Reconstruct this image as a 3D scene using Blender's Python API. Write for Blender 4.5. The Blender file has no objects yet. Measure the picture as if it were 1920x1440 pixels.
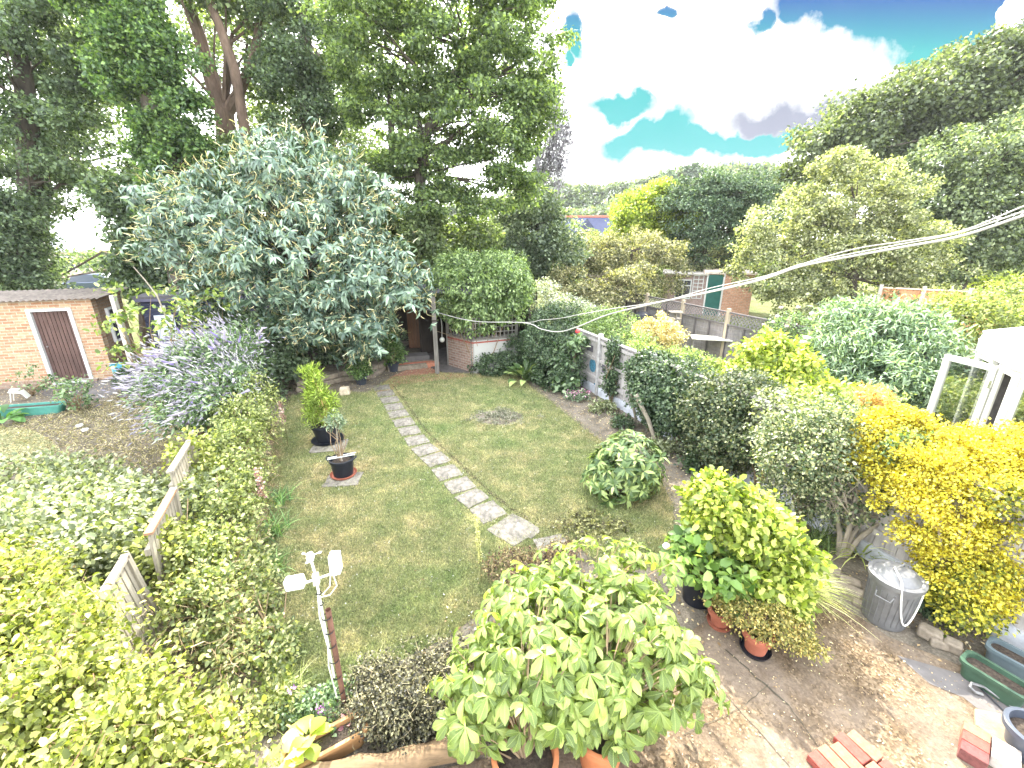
import bpy, math, random
import numpy as np
from mathutils import Vector, Matrix

C = bpy.context.scene.collection
sc = bpy.context.scene
R = math.radians

# ---------------------------------------------------------------- camera
FPX, CAMH = 820.0, 3.8
PITCH = math.atan(FPX / 2398.0)
cam = bpy.data.cameras.new("Camera")
cam.sensor_width = 36.0
cam.lens = 36.0 * FPX / 1920.0
cam.clip_start, cam.clip_end = 0.05, 2000
camo = bpy.data.objects.new("Camera", cam)
C.objects.link(camo)
camo.location = (0, 0, CAMH)
camo.rotation_euler = (math.pi / 2 - PITCH, 0, 0)
sc.camera = camo

# ---------------------------------------------------------------- light
SUN_EL, SUN_AZ = R(43), (-0.12, 0.99)      # azimuth as a ground direction towards the sun
sun = bpy.data.lights.new("sun", 'SUN')
sun.energy = 4.6
sun.angle = R(0.53)
sun.color = (1.0, 0.93, 0.80)
suno = bpy.data.objects.new("sun", sun)
C.objects.link(suno)
sd = Vector((SUN_AZ[0] * math.cos(SUN_EL), SUN_AZ[1] * math.cos(SUN_EL), math.sin(SUN_EL)))
suno.rotation_euler = sd.to_track_quat('Z', 'Y').to_euler()
suno.location = (0, 0, 30)

sc.view_settings.view_transform = 'Standard'
sc.view_settings.look = 'None'
sc.view_settings.gamma = 1
sc.view_settings.exposure = 2.05
sc.cycles.use_adaptive_sampling = True
sc.cycles.adaptive_threshold = 0.02
sc.cycles.max_bounces = 6
sc.cycles.diffuse_bounces = 4
sc.cycles.glossy_bounces = 2
sc.cycles.transmission_bounces = 4
sc.cycles.transparent_max_bounces = 6
sc.cycles.sample_clamp_indirect = 6


def ray(px, py):
    c, s = math.cos(PITCH), math.sin(PITCH)
    u, v = px - 960, 720 - py
    return u, FPX * c + v * s, -FPX * s + v * c


def G(px, py, z=0.0):
    u, dy, dz = ray(px, py)
    t = (z - CAMH) / dz
    return Vector((u * t, dy * t, z))


def Q(px, py, Y):
    u, dy, dz = ray(px, py)
    t = Y / dy
    return Vector((u * t, Y, CAMH + dz * t))


# ---- world: Nishita sky with clouds laid out by direction
w = bpy.data.worlds.new("World")
sc.world = w
w.use_nodes = True
nt = w.node_tree
nt.nodes.clear()
N = nt.nodes.new
L = nt.links.new
out = N('ShaderNodeOutputWorld')
bg = N('ShaderNodeBackground')
bg.inputs['Strength'].default_value = 0.15
L(bg.outputs[0], out.inputs[0])
sky = N('ShaderNodeTexSky')
sky.sky_type = 'NISHITA'
sky.sun_disc = False
sky.sun_elevation = SUN_EL
sky.sun_rotation = math.atan2(SUN_AZ[0], SUN_AZ[1])
sky.air_density = 1.6
sky.ozone_density = 2.2
tc = N('ShaderNodeTexCoord')
sep = N('ShaderNodeSeparateXYZ')
L(tc.outputs['Generated'], sep.inputs[0])


def mth(op, a, b=None, clamp=False):
    m = N('ShaderNodeMath')
    m.operation = op
    m.use_clamp = clamp
    for i, v in enumerate((a, b)):
        if v is None:
            continue
        if isinstance(v, (int, float)):
            m.inputs[i].default_value = v
        else:
            L(v, m.inputs[i])
    return m.outputs[0]


ysafe = mth('MAXIMUM', sep.outputs['Y'], 0.02)
ax = mth('DIVIDE', sep.outputs['X'], ysafe)
az_ = mth('DIVIDE', sep.outputs['Z'], ysafe)
cmb = N('ShaderNodeCombineXYZ')
L(ax, cmb.inputs[0])
L(az_, cmb.inputs[1])
nz = N('ShaderNodeTexNoise')
nz.inputs['Scale'].default_value = 9.0
nz.inputs['Detail'].default_value = 7
nz.inputs['Roughness'].default_value = 0.58
L(cmb.outputs[0], nz.inputs['Vector'])
vs = N('ShaderNodeVectorMath'); vs.operation = 'SUBTRACT'
vs.inputs[1].default_value = (0.5, 0.5, 0.5)
L(nz.outputs['Color'], vs.inputs[0])
vm = N('ShaderNodeVectorMath'); vm.operation = 'SCALE'
vm.inputs['Scale'].default_value = 0.13
L(vs.outputs[0], vm.inputs[0])
va = N('ShaderNodeVectorMath'); va.operation = 'ADD'
L(cmb.outputs[0], va.inputs[0]); L(vm.outputs[0], va.inputs[1])


def hole(px, py, rx, ry, rot, soft=0.9):
    u, dy, dz = ray(px, py)
    mp = N('ShaderNodeMapping')
    mp.vector_type = 'TEXTURE'
    mp.inputs['Location'].default_value = (u / dy, dz / dy, 0)
    mp.inputs['Rotation'].default_value = (0, 0, R(rot))
    mp.inputs['Scale'].default_value = (rx / dy, ry / dy, 1)
    L(va.outputs[0], mp.inputs['Vector'])
    ln = N('ShaderNodeVectorMath'); ln.operation = 'LENGTH'
    # flatten z: the noise z is small
    L(mp.outputs[0], ln.inputs[0])
    mr = N('ShaderNodeMapRange')
    mr.interpolation_type = 'SMOOTHSTEP'
    mr.inputs['From Min'].default_value = 1.0 + soft * 0.5
    mr.inputs['From Max'].default_value = 1.0 - soft * 0.5
    L(ln.outputs['Value'], mr.inputs['Value'])
    return mr.outputs[0]


def maxall(lst):
    o = lst[0]
    for x in lst[1:]:
        o = mth('MAXIMUM', o, x)
    return o


blue = maxall([hole(1755, 5, 290, 95, -17, .5), hole(1870, 80, 120, 62, -25, .5), hole(1560, 5, 110, 46, -5, .7),
               hole(1080, 55, 20, 30, 20), hole(1066, 98, 12, 13, 0), hole(1168, 194, 52, 22, -8),
               hole(1215, 258, 85, 26, 14), hole(1300, 272, 95, 24, -5), hole(1430, 264, 135, 21, 8, .7),
               hole(1240, 3, 26, 10, 0), hole(1432, 40, 26, 18, 60), hole(1500, 12, 40, 22, 10),
               hole(1750, 92, 48, 22, 40)])
blue = mth('MULTIPLY', blue, mth('SUBTRACT', 1.0, hole(1912, 30, 30, 42, 0, .3)))
grey = maxall([hole(1440, 215, 70, 26, 8, 1.2), hole(1560, 203, 130, 24, 12, 1.2)])
viol = hole(1400, 326, 62, 17, -4, .8)
# colours
low = N('ShaderNodeMapRange')          # nearer the horizon the gaps turn turquoise
low.inputs['From Min'].default_value = 0.33
low.inputs['From Max'].default_value = 0.41
L(az_, low.inputs['Value'])
tcol = N('ShaderNodeMix'); tcol.data_type = 'RGBA'
tcol.inputs[6].default_value = (.04, .98, 1.0, 1)
tcol.inputs[7].default_value = (.02, .30, .92, 1)
L(low.outputs[0], tcol.inputs[0])
CL = (15, 15.2, 15.6, 1)


def cmix(fac, a, b):
    m = N('ShaderNodeMix'); m.data_type = 'RGBA'
    for i, v in ((6, a), (7, b)):
        if isinstance(v, tuple):
            m.inputs[i].default_value = v
        else:
            L(v, m.inputs[i])
    L(fac, m.inputs[0])
    return m.outputs[2]




def mrange(v, a, b_):
    r_ = N('ShaderNodeMapRange'); r_.inputs['From Min'].default_value = a; r_.inputs['From Max'].default_value = b_
    L(v, r_.inputs['Value']); return r_.outputs[0]


thin = maxall([blue, grey, viol])       # thin cloud round every gap, then the gap itself
col = cmix(mrange(thin, 0.0, .28), CL, (1.75, 1.8, 1.85, 1))
col = cmix(mrange(grey, .25, .9), col, (.62, .67, .88, 1))
col = cmix(mrange(viol, .25, .8), col, (.2, .28, .85, 1))
blue = mrange(blue, .22, .75)
front = cmix(blue, col, tcol.outputs[2])
# behind the camera: plain broken cloud
nb = N('ShaderNodeTexNoise'); nb.inputs['Scale'].default_value = 2.2; nb.inputs['Detail'].default_value = 6
L(tc.outputs['Generated'], nb.inputs['Vector'])
mb_ = N('ShaderNodeMapRange'); mb_.inputs['From Min'].default_value = .42; mb_.inputs['From Max'].default_value = .56
L(nb.outputs[0], mb_.inputs['Value'])
back = cmix(mb_.outputs[0], sky.outputs[0], (13.5, 13.7, 14.3, 1))
fs = N('ShaderNodeMapRange'); fs.inputs['From Min'].default_value = .1; fs.inputs['From Max'].default_value = .3
L(sep.outputs['Y'], fs.inputs['Value'])
L(cmix(fs.outputs[0], back, front), bg.inputs['Color'])

# ---------------------------------------------------------------- helpers
TH = math.atan(0.4)          # the gardens run away from the house at this angle
MATS = {}


def newmat(name):
    m = bpy.data.materials.new(name)
    m.use_nodes = True
    m.node_tree.nodes.clear()
    return m, m.node_tree.nodes.new, m.node_tree.links.new


def nz_chain(N, L, scale, detail=5, rough=.6, coord='Object', stretch=None):
    tc = N('ShaderNodeTexCoord')
    n = N('ShaderNodeTexNoise')
    n.inputs['Scale'].default_value = scale
    n.inputs['Detail'].default_value = detail
    n.inputs['Roughness'].default_value = rough
    if stretch:
        mp = N('ShaderNodeMapping'); mp.inputs['Scale'].default_value = stretch
        L(tc.outputs[coord], mp.inputs[0]); L(mp.outputs[0], n.inputs['Vector'])
    else:
        L(tc.outputs[coord], n.inputs['Vector'])
    return n.outputs[0]


def ramp(N, L, fac, stops):
    r = N('ShaderNodeValToRGB')
    e = r.color_ramp.elements
    e[0].position, e[0].color = stops[0][0], (*stops[0][1], 1)
    e[1].position, e[1].color = stops[-1][0], (*stops[-1][1], 1)
    for p, c in stops[1:-1]:
        k = e.new(p); k.color = (*c, 1)
    L(fac, r.inputs[0])
    return r.outputs[0]


def mixc(N, L, fac, a, b, mode='MIX'):
    m = N('ShaderNodeMix'); m.data_type = 'RGBA'; m.blend_type = mode
    for i, v in ((6, a), (7, b)):
        if isinstance(v, tuple):
            m.inputs[i].default_value = (*v[:3], 1)
        else:
            L(v, m.inputs[i])
    if isinstance(fac, float):
        m.inputs[0].default_value = fac
    else:
        L(fac, m.inputs[0])
    return m.outputs[2]


def surf(N, L, col, rough=.8, metal=0.0, bump=None, bstr=.3, bdist=.02, spec=.3):
    b = N('ShaderNodeBsdfPrincipled')
    o = N('ShaderNodeOutputMaterial')
    if isinstance(col, tuple):
        b.inputs['Base Color'].default_value = (*col[:3], 1)
    else:
        L(col, b.inputs['Base Color'])
    b.inputs['Roughness'].default_value = rough
    b.inputs['Metallic'].default_value = metal
    b.inputs['Specular IOR Level'].default_value = spec
    if bump is not None:
        bp = N('ShaderNodeBump'); bp.inputs['Strength'].default_value = bstr
        bp.inputs['Distance'].default_value = bdist
        L(bump, bp.inputs['Height']); L(bp.outputs[0], b.inputs['Normal'])
    L(b.outputs[0], o.inputs[0])
    return b


def plain(name, c, rough=.7, metal=0.0, scale=6, var=.35, stretch=None, bstr=.2, spec=.3):
    """weathered plain colour: the noise only mottles it"""
    if name in MATS:
        return MATS[name]
    m, N, L = newmat(name)
    f = nz_chain(N, L, scale, 6, .65, stretch=stretch)
    lo = tuple(v * (1 - var) for v in c)
    hi = tuple(min(1, v * (1 + var)) for v in c)
    colr = ramp(N, L, f, [(.3, lo), (.7, hi)])
    surf(N, L, colr, rough, metal, f, bstr, spec=spec)
    MATS[name] = m
    return m


def leafmat(name, c1, c2, c3=None, trans=.42, rough=.5, tcol=None, vein=False, spec=.35):
    if name in MATS:
        return MATS[name]
    m, N, L = newmat(name)
    g = N('ShaderNodeNewGeometry')
    c3 = c3 or tuple(v * 1.3 for v in c2)
    c1 = tuple(v * .6 for v in c1); c3 = tuple(min(.85, v * 1.15) for v in c3)  # tones spread wider to put light and shade contrast into the leaves
    colr = ramp(N, L, g.outputs['Random Per Island'], [(0.0, c1), (.5, c2), (.85, c3), (1.0, tuple(min(.85, v * 1.5) for v in c3))])
    if vein:
        uv = N('ShaderNodeUVMap')
        sp = N('ShaderNodeSeparateXYZ'); L(uv.outputs[0], sp.inputs[0])
        ab = N('ShaderNodeMath'); ab.operation = 'ABSOLUTE'; L(sp.outputs[1], ab.inputs[0])
        k = N('ShaderNodeMath'); k.operation = 'MULTIPLY_ADD'; k.inputs[1].default_value = -0.9
        L(ab.outputs[0], k.inputs[0]); L(sp.outputs[0], k.inputs[2])
        q = N('ShaderNodeMath'); q.operation = 'MULTIPLY'; q.inputs[1].default_value = 75
        L(k.outputs[0], q.inputs[0])
        sn = N('ShaderNodeMath'); sn.operation = 'SINE'; L(q.outputs[0], sn.inputs[0])
        vr = ramp(N, L, sn.outputs[0], [(.55, (0, 0, 0)), (.98, (1, 1, 1))])
        md = N('ShaderNodeMath'); md.operation = 'LESS_THAN'; md.inputs[1].default_value = .025
        L(ab.outputs[0], md.inputs[0])
        mx = N('ShaderNodeMath'); mx.operation = 'MAXIMUM'; L(vr, mx.inputs[0]); L(md.outputs[0], mx.inputs[1])
        vf = N('ShaderNodeMath'); vf.operation = 'MULTIPLY'; vf.inputs[1].default_value = .45
        L(mx.outputs[0], vf.inputs[0])
        colr = mixc(N, L, vf.outputs[0], colr, tuple(min(1, v * 1.9 + .05) for v in c3))
    b = N('ShaderNodeBsdfPrincipled')
    L(colr, b.inputs['Base Color'])
    b.inputs['Roughness'].default_value = rough
    b.inputs['Specular IOR Level'].default_value = spec
    if vein:
        bp = N('ShaderNodeBump'); bp.inputs['Strength'].default_value = .5; bp.inputs['Distance'].default_value = .004
        bp.invert = True
        L(mx.outputs[0], bp.inputs['Height']); L(bp.outputs[0], b.inputs['Normal'])
    t = N('ShaderNodeBsdfTranslucent')
    tm = mixc(N, L, 1.0, colr, tcol or (1.5, 1.6, .55), 'MULTIPLY')
    L(tm, t.inputs[0])
    mx_ = N('ShaderNodeMixShader'); mx_.inputs[0].default_value = trans
    L(b.outputs[0], mx_.inputs[1]); L(t.outputs[0], mx_.inputs[2])
    o = N('ShaderNodeOutputMaterial'); L(mx_.outputs[0], o.inputs[0])
    MATS[name] = m
    return m


def brickmat(name, c1, c2, mortar, scale=1.0, white=0.0, rot=False):
    if name in MATS:
        return MATS[name]
    m, N, L = newmat(name)
    tc = N('ShaderNodeTexCoord')
    sp = N('ShaderNodeSeparateXYZ'); L(tc.outputs['Object'], sp.inputs[0])
    ad = N('ShaderNodeMath'); L(sp.outputs[0], ad.inputs[0]); L(sp.outputs[1], ad.inputs[1])
    cb = N('ShaderNodeCombineXYZ')
    if rot:
        L(sp.outputs[0], cb.inputs[0]); L(sp.outputs[1], cb.inputs[1])
    else:
        L(ad.outputs[0], cb.inputs[0]); L(sp.outputs[2], cb.inputs[1])
    br = N('ShaderNodeTexBrick')
    br.inputs['Scale'].default_value = 1.0
    br.inputs['Brick Width'].default_value = .225 * scale
    br.inputs['Row Height'].default_value = .075 * scale
    br.inputs['Mortar Size'].default_value = .008 * scale
    br.inputs['Bias'].default_value = 0.0
    br.inputs['Color1'].default_value = (*c1, 1)
    br.inputs['Color2'].default_value = (*c2, 1)
    br.inputs['Mortar'].default_value = (*mortar, 1)
    L(cb.outputs[0], br.inputs['Vector'])
    n = nz_chain(N, L, 14, 6, .7)
    v = ramp(N, L, n, [(.3, (.65, .65, .65)), (.7, (1.25, 1.25, 1.25))])
    colr = mixc(N, L, 1.0, br.outputs['Color'], v, 'MULTIPLY')
    if white > 0:
        n2 = nz_chain(N, L, 2.3, 6, .75)
        wf = ramp(N, L, n2, [(1 - white - .06, (0, 0, 0)), (1 - white + .03, (1, 1, 1))])
        colr = mixc(N, L, wf, colr, (.42, .41, .38))
    surf(N, L, colr, .9, 0, br.outputs['Fac'], .5, .006)
    bp = [x for x in m.node_tree.nodes if x.type == 'BUMP'][0]; bp.invert = True
    MATS[name] = m
    return m


def woodmat(name, c, var=.4, axis='z', rough=.85):
    if name in MATS:
        return MATS[name]
    m, N, L = newmat(name)
    st = {'z': (14, 14, 1.2), 'x': (1.2, 14, 14), 'y': (14, 1.2, 14)}[axis]
    f = nz_chain(N, L, 2.2, 8, .7, stretch=st)
    f2 = nz_chain(N, L, 1.4, 4, .6)
    a = ramp(N, L, f, [(.3, tuple(v * (1 - var) for v in c)), (.7, tuple(v * (1 + var) for v in c))])
    b = ramp(N, L, f2, [(.3, (.75, .75, .75)), (.7, (1.2, 1.2, 1.2))])
    surf(N, L, mixc(N, L, 1.0, a, b, 'MULTIPLY'), rough, 0, f, .35, .004)
    MATS[name] = m
    return m


def tag(o, label=None, cat=None, group=None, kind=None):
    if label: o['label'] = label
    if cat: o['category'] = cat
    if group: o['group'] = group
    if kind: o['kind'] = kind
    return o


def thing(name, label, cat, loc=(0, 0, 0), rz=0.0, group=None):
    o = bpy.data.objects.new(name, None)
    o.empty_display_size = .1
    C.objects.link(o)
    o.location = loc
    o.rotation_euler = (0, 0, rz)
    return tag(o, label, cat, group)


def copy_thing(root, loc, rz, label, scale=1.0):
    r = root.copy(); C.objects.link(r)
    r.location = loc; r.rotation_euler = (0, 0, rz); r.scale = (scale,) * 3
    r['label'] = label
    for ch in list(root.children):
        c = ch.copy(); C.objects.link(c); c.parent = r
        for g in list(ch.children):
            d = g.copy(); C.objects.link(d); d.parent = c
    return r


class MB:
    """collects shapes; build() links them as one mesh object"""
    def __init__(s):
        s.v, s.f = [], []

    def add(s, vs, fs):
        n = len(s.v)
        s.v += [tuple(v) for v in vs]
        s.f += [tuple(n + i for i in f) for f in fs]
        return s

    def box(s, c, d, rz=0.0, rx=0.0, ry=0.0):
        hx, hy, hz = d[0] / 2, d[1] / 2, d[2] / 2
        m = Matrix.Rotation(rz, 3, 'Z') @ Matrix.Rotation(ry, 3, 'Y') @ Matrix.Rotation(rx, 3, 'X')
        vs = [Vector(c) + m @ Vector((x, y, z)) for x in (-hx, hx) for y in (-hy, hy) for z in (-hz, hz)]
        return s.add(vs, [(0, 1, 3, 2), (4, 6, 7, 5), (0, 4, 5, 1), (2, 3, 7, 6), (0, 2, 6, 4), (1, 5, 7, 3)])

    def prism(s, poly, z0, z1):
        n = len(poly)
        vs = [(p[0], p[1], z0) for p in poly] + [(p[0], p[1], z1) for p in poly]
        fs = [tuple(range(n - 1, -1, -1)), tuple(range(n, 2 * n))]
        fs += [(i, (i + 1) % n, n + (i + 1) % n, n + i) for i in range(n)]
        return s.add(vs, fs)

    def tube(s, pts, rad, seg=8, cap=True):
        pts = [Vector(p) for p in pts]
        if not hasattr(rad, '__len__'):
            rad = [rad] * len(pts)
        rings, prev = [], None
        for i, p in enumerate(pts):
            t = (pts[min(i + 1, len(pts) - 1)] - pts[max(i - 1, 0)])
            if t.length < 1e-7: t = Vector((0, 0, 1))
            t.normalize()
            a = prev - t * prev.dot(t) if prev is not None else t.orthogonal()
            if a.length < 1e-5: a = t.orthogonal()
            a.normalize(); prev = a
            b = t.cross(a)
            rings.append([p + (a * math.cos(2 * math.pi * k / seg) + b * math.sin(2 * math.pi * k / seg)) * rad[i]
                          for k in range(seg)])
        vs = [v for r in rings for v in r]
        fs = []
        for i in range(len(rings) - 1):
            for k in range(seg):
                k2 = (k + 1) % seg
                fs.append((i * seg + k, i * seg + k2, (i + 1) * seg + k2, (i + 1) * seg + k))
        if cap:
            fs.append(tuple(range(seg - 1, -1, -1)))
            fs.append(tuple((len(rings) - 1) * seg + k for k in range(seg)))
        return s.add(vs, fs)

    def lathe(s, prof, c=(0, 0, 0), seg=28, close=False, jig=0.0):
        vs, fs, n = [], [], len(prof)
        for r, z in prof:
            for k in range(seg):
                a = 2 * math.pi * k / seg
                vs.append((c[0] + r * math.cos(a), c[1] + r * math.sin(a), c[2] + z))
        for i in range(n - 1):
            for k in range(seg):
                k2 = (k + 1) % seg
                fs.append((i * seg + k, i * seg + k2, (i + 1) * seg + k2, (i + 1) * seg + k))
        if close:
            fs.append(tuple(range(seg - 1, -1, -1)))
            fs.append(tuple((n - 1) * seg + k for k in range(seg)))
        return s.add(vs, fs)

    def build(s, name, mat, parent=None, smooth=False, bevel=0.0):
        me = bpy.data.meshes.new(name)
        me.from_pydata([tuple(v) for v in s.v], [], s.f)
        me.validate()
        if mat: me.materials.append(mat)
        if smooth:
            me.polygons.foreach_set('use_smooth', [True] * len(me.polygons))
        o = bpy.data.objects.new(name, me)
        C.objects.link(o)
        if parent: o.parent = parent
        if bevel:
            b = o.modifiers.new('bevel', 'BEVEL'); b.width = bevel; b.segments = 2; b.limit_method = 'ANGLE'
        if smooth:
            try:
                me.set_sharp_from_angle(angle=R(40))
            except Exception:
                pass
        return o


def np_mesh(name, V, F, mat, parent=None, uv=None, smooth=False):
    """V (n,3); F list of equal-size index arrays [(m,k), ...]"""
    me = bpy.data.meshes.new(name)
    me.vertices.add(len(V))
    me.vertices.foreach_set('co', np.asarray(V, np.float32).ravel())
    loops = np.concatenate([f.ravel() for f in F]).astype(np.int32)
    tot = np.concatenate([np.full(len(f), f.shape[1]) for f in F]).astype(np.int32)
    start = np.concatenate([[0], np.cumsum(tot)[:-1]]).astype(np.int32)
    me.loops.add(len(loops)); me.loops.foreach_set('vertex_index', loops)
    me.polygons.add(len(tot)); me.polygons.foreach_set('loop_start', start)
    me.polygons.foreach_set('loop_total', tot)
    if uv is not None:
        l = me.uv_layers.new(name='UVMap')
        l.data.foreach_set('uv', np.asarray(uv, np.float32)[loops].ravel())
    me.update(calc_edges=True)
    if smooth:
        me.polygons.foreach_set('use_smooth', np.ones(len(tot), bool))
    me.materials.append(mat)
    o = bpy.data.objects.new(name, me)
    C.objects.link(o)
    if parent: o.parent = parent
    return o


# leaf templates: verts (along, across, lift), faces
T_KITE = ([(0, 0, 0), (.45, -.5, .10), (1, 0, -.06), (.45, .5, .10)], [(0, 1, 2), (0, 2, 3)])
T_OVAL = ([(0, 0, 0), (.25, -.42, .08), (.7, -.40, .05), (1, 0, -.12), (.7, .40, .05), (.25, .42, .08),
           (.25, 0, 0), (.7, 0, -.03)],
          [(0, 1, 6), (0, 6, 5), (6, 1, 2, 7), (5, 6, 7, 4), (7, 2, 3), (7, 3, 4)])
T_BIG = ([(0, 0, 0), (.2, -.18, .05), (.45, -.40, .09), (.68, -.5, .05), (.86, -.32, -.06), (1, 0, -.22),
          (.86, .32, -.06), (.68, .5, .05), (.45, .40, .09), (.2, .18, .05),
          (.2, 0, .0), (.45, 0, .02), (.68, 0, -.02), (.86, 0, -.10)],
         [(0, 1, 10), (0, 10, 9), (10, 1, 2, 11), (9, 10, 11, 8), (11, 2, 3, 12), (8, 11, 12, 7),
          (12, 3, 4, 13), (7, 12, 13, 6), (13, 4, 5), (13, 5, 6)])
T_LONG = ([(0, 0, 0), (.35, -.5, .10), (.75, -.34, -.04), (1, 0, -.25), (.75, .34, -.04), (.35, .5, .10),
           (.35, 0, .04), (.75, 0, -.08)],
          [(0, 1, 6), (0, 6, 5), (6, 1, 2, 7), (5, 6, 7, 4), (7, 2, 3), (7, 3, 4)])
T_BLADE = ([(0, -.5, 0), (0, .5, 0), (.4, -.42, .10), (.4, .42, .10), (.75, -.25, .02), (.75, .25, .02), (1, 0, -.25)],
           [(0, 1, 3, 2), (2, 3, 5, 4), (4, 5, 6)])
T_TRI = ([(0, -.5, 0), (0, .5, 0), (1, 0, 0)], [(0, 1, 2)])


def nrm(a):
    return a / np.maximum(np.linalg.norm(a, axis=1, keepdims=True), 1e-9)


def leafmesh(name, P, T, Nn, Ln, Wd, tmpl, mat, parent=None, uv=False, smooth=False):
    P = np.asarray(P); n = len(P)
    T = nrm(T); Nn = Nn - T * np.sum(Nn * T, axis=1, keepdims=True); Nn = nrm(Nn)
    Bn = np.cross(Nn, T)
    tv = np.array(tmpl[0]); k = len(tv)
    Ln = np.broadcast_to(Ln, n)[:, None, None]; Wd = np.broadcast_to(Wd, n)[:, None, None]
    V = (P[:, None, :] + T[:, None, :] * tv[None, :, 0:1] * Ln + Bn[:, None, :] * tv[None, :, 1:2] * Wd
         + Nn[:, None, :] * tv[None, :, 2:3] * Ln)
    V = V.reshape(-1, 3)
    base = (np.arange(n) * k)[:, None]
    tri = [f for f in tmpl[1] if len(f) == 3]; quad = [f for f in tmpl[1] if len(f) == 4]
    F = []
    for grp in (tri, quad):
        if grp:
            F.append(np.concatenate([base + np.array(f)[None, :] for f in grp]))
    U = np.tile(tv[:, :2], (n, 1)) if uv else None
    return np_mesh(name, V, F, mat, parent, U, smooth)


def clumps(blobs, n, rng, shell=.7, up=.25, under=True):
    c = np.array([b[0] for b in blobs], float); r = np.array([b[1] for b in blobs], float)
    area = (r[:, 0] * r[:, 1] + r[:, 0] * r[:, 2] + r[:, 1] * r[:, 2])
    idx = rng.choice(len(blobs), n, p=area / area.sum())
    d = rng.normal(size=(n, 3)); d[:, 2] += up
    d = nrm(d)
    rr = rng.uniform(shell ** 2, 1, n) ** .5
    rr *= 1 + .13 * np.sin(d[:, 0] * 7 + idx) * np.cos(d[:, 2] * 6 + idx) + np.abs(rng.normal(0, .09, n))
    return c[idx] + d * r[idx] * rr[:, None], d


def foliage(name, cp, cd, per, cr, Ln, Wd, tmpl, mat, rng, parent=None, droop=.2, up=.7, flat=.7, out=.5, jit=.5,
            uv=False, sizevar=.35, smooth=False, floor=None):
    n = len(cp)
    k = rng.poisson(per, n).clip(1)
    idx = np.repeat(np.arange(n), k)
    m = len(idx)
    off = rng.normal(size=(m, 3)) * .5
    l = np.linalg.norm(off, axis=1, keepdims=True)
    off = off / np.maximum(l, 1e-6) * np.minimum(l, 1.15)
    cr = np.broadcast_to(cr, n)[idx][:, None]
    csz = rng.uniform(.7, 1.3, n)[idx][:, None]
    P = cp[idx] + off * cr * csz * np.array([1, 1, flat])
    o = nrm(off) * .6 + cd[idx] * .6
    Nn = nrm(o * out + np.array([0, 0, up]) + rng.normal(size=(m, 3)) * jit)
    T = nrm(o * .6 + rng.normal(size=(m, 3)) * .7 - np.array([0, 0, droop]))
    s = rng.uniform(1 - sizevar, 1 + sizevar, m)
    if floor is not None:
        P[:, 2] = np.maximum(P[:, 2], floor + rng.uniform(0.01, .06, m))
    return leafmesh(name, P, T, Nn, Ln * s, Wd * s, tmpl, mat, parent, uv, smooth)


def branches(mb, start, ends, r0, rng, seg=5, sag=.15):
    start = Vector(start)
    for e in ends:
        e = Vector(e)
        m1 = start.lerp(e, .35) + Vector(rng.normal(size=3)) * (e - start).length * .06
        m1.z += (e - start).length * sag
        m2 = start.lerp(e, .7) + Vector(rng.normal(size=3)) * (e - start).length * .07
        m2.z += (e - start).length * sag * .8
        mb.tube([start, m1, m2, e], [r0, r0 * .62, r0 * .35, r0 * .1], seg)


def Bp(px, py, Y, rx, rz, ry):
    """an ellipsoid at distance Y whose centre is seen at px,py; rx, rz in photo pixels, ry in metres"""
    u, dy, dz = ray(px, py)
    s = Y / dy
    return (tuple(Q(px, py, Y)), (rx * s, ry, rz * s))

# ================================================================ the setting
def sheet(name, pts, z, mat, kind='structure'):
    mb = MB(); mb.add([(p[0], p[1], z) for p in pts], [tuple(range(len(pts)))])
    o = mb.build(name, mat)
    if kind: o['kind'] = kind
    return o


def lawn_color(N, L, gain=1.0):
    big = nz_chain(N, L, .55, 4, .6)
    mid = nz_chain(N, L, 2.6, 6, .7)
    fine = nz_chain(N, L, 45, 4, .8)
    k = gain
    a = ramp(N, L, mid, [(.30, (.115 * k, .138 * k, .070 * k)), (.50, (.165 * k, .170 * k, .098 * k)),
                         (.70, (.27 * k, .242 * k, .155 * k))])
    b = ramp(N, L, big, [(.35, (.85, .98, .8)), (.65, (1.15, 1.05, 1.05))])
    c = ramp(N, L, fine, [(.32, (.42, .42, .42)), (.68, (1.5, 1.5, 1.45))])
    return mixc(N, L, 1.0, mixc(N, L, 1.0, a, b, 'MULTIPLY'), c, 'MULTIPLY'), fine


m, N, L = newmat('lawn_turf'); colr, fn = lawn_color(N, L, 1.3); surf(N, L, colr, .95, 0, fn, .8, .03, .1); LAWN = m
m, N, L = newmat('grass_blade'); colr, fn = lawn_color(N, L, 1.9)
gi = N('ShaderNodeNewGeometry'); colr = mixc(N, L, 1.0, colr, ramp(N, L, gi.outputs['Random Per Island'], [(0, (.5, .55, .45)), (.6, (1.1, 1.1, 1.0)), (1, (1.7, 1.6, 1.4))]), 'MULTIPLY')
b = N('ShaderNodeBsdfDiffuse'); L(colr, b.inputs[0]); t = N('ShaderNodeBsdfTranslucent'); L(colr, t.inputs[0])
x = N('ShaderNodeMixShader'); x.inputs[0].default_value = .35; L(b.outputs[0], x.inputs[1]); L(t.outputs[0], x.inputs[2])
o = N('ShaderNodeOutputMaterial'); L(x.outputs[0], o.inputs[0]); BLADE = m

m, N, L = newmat('dry_soil')
f1 = nz_chain(N, L, 3.0, 6, .7); f2 = nz_chain(N, L, 40, 5, .8)
c1 = ramp(N, L, f1, [(.3, (.10, .085, .065)), (.5, (.19, .165, .13)), (.7, (.28, .24, .19))])
c2 = ramp(N, L, f2, [(.3, (.5, .5, .48)), (.55, (1, 1, 1)), (.72, (1.7, 1.65, 1.5))])
surf(N, L, mixc(N, L, 1.0, c1, c2, 'MULTIPLY'), .95, 0, f2, .9, .03, .1); SOIL = m

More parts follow.
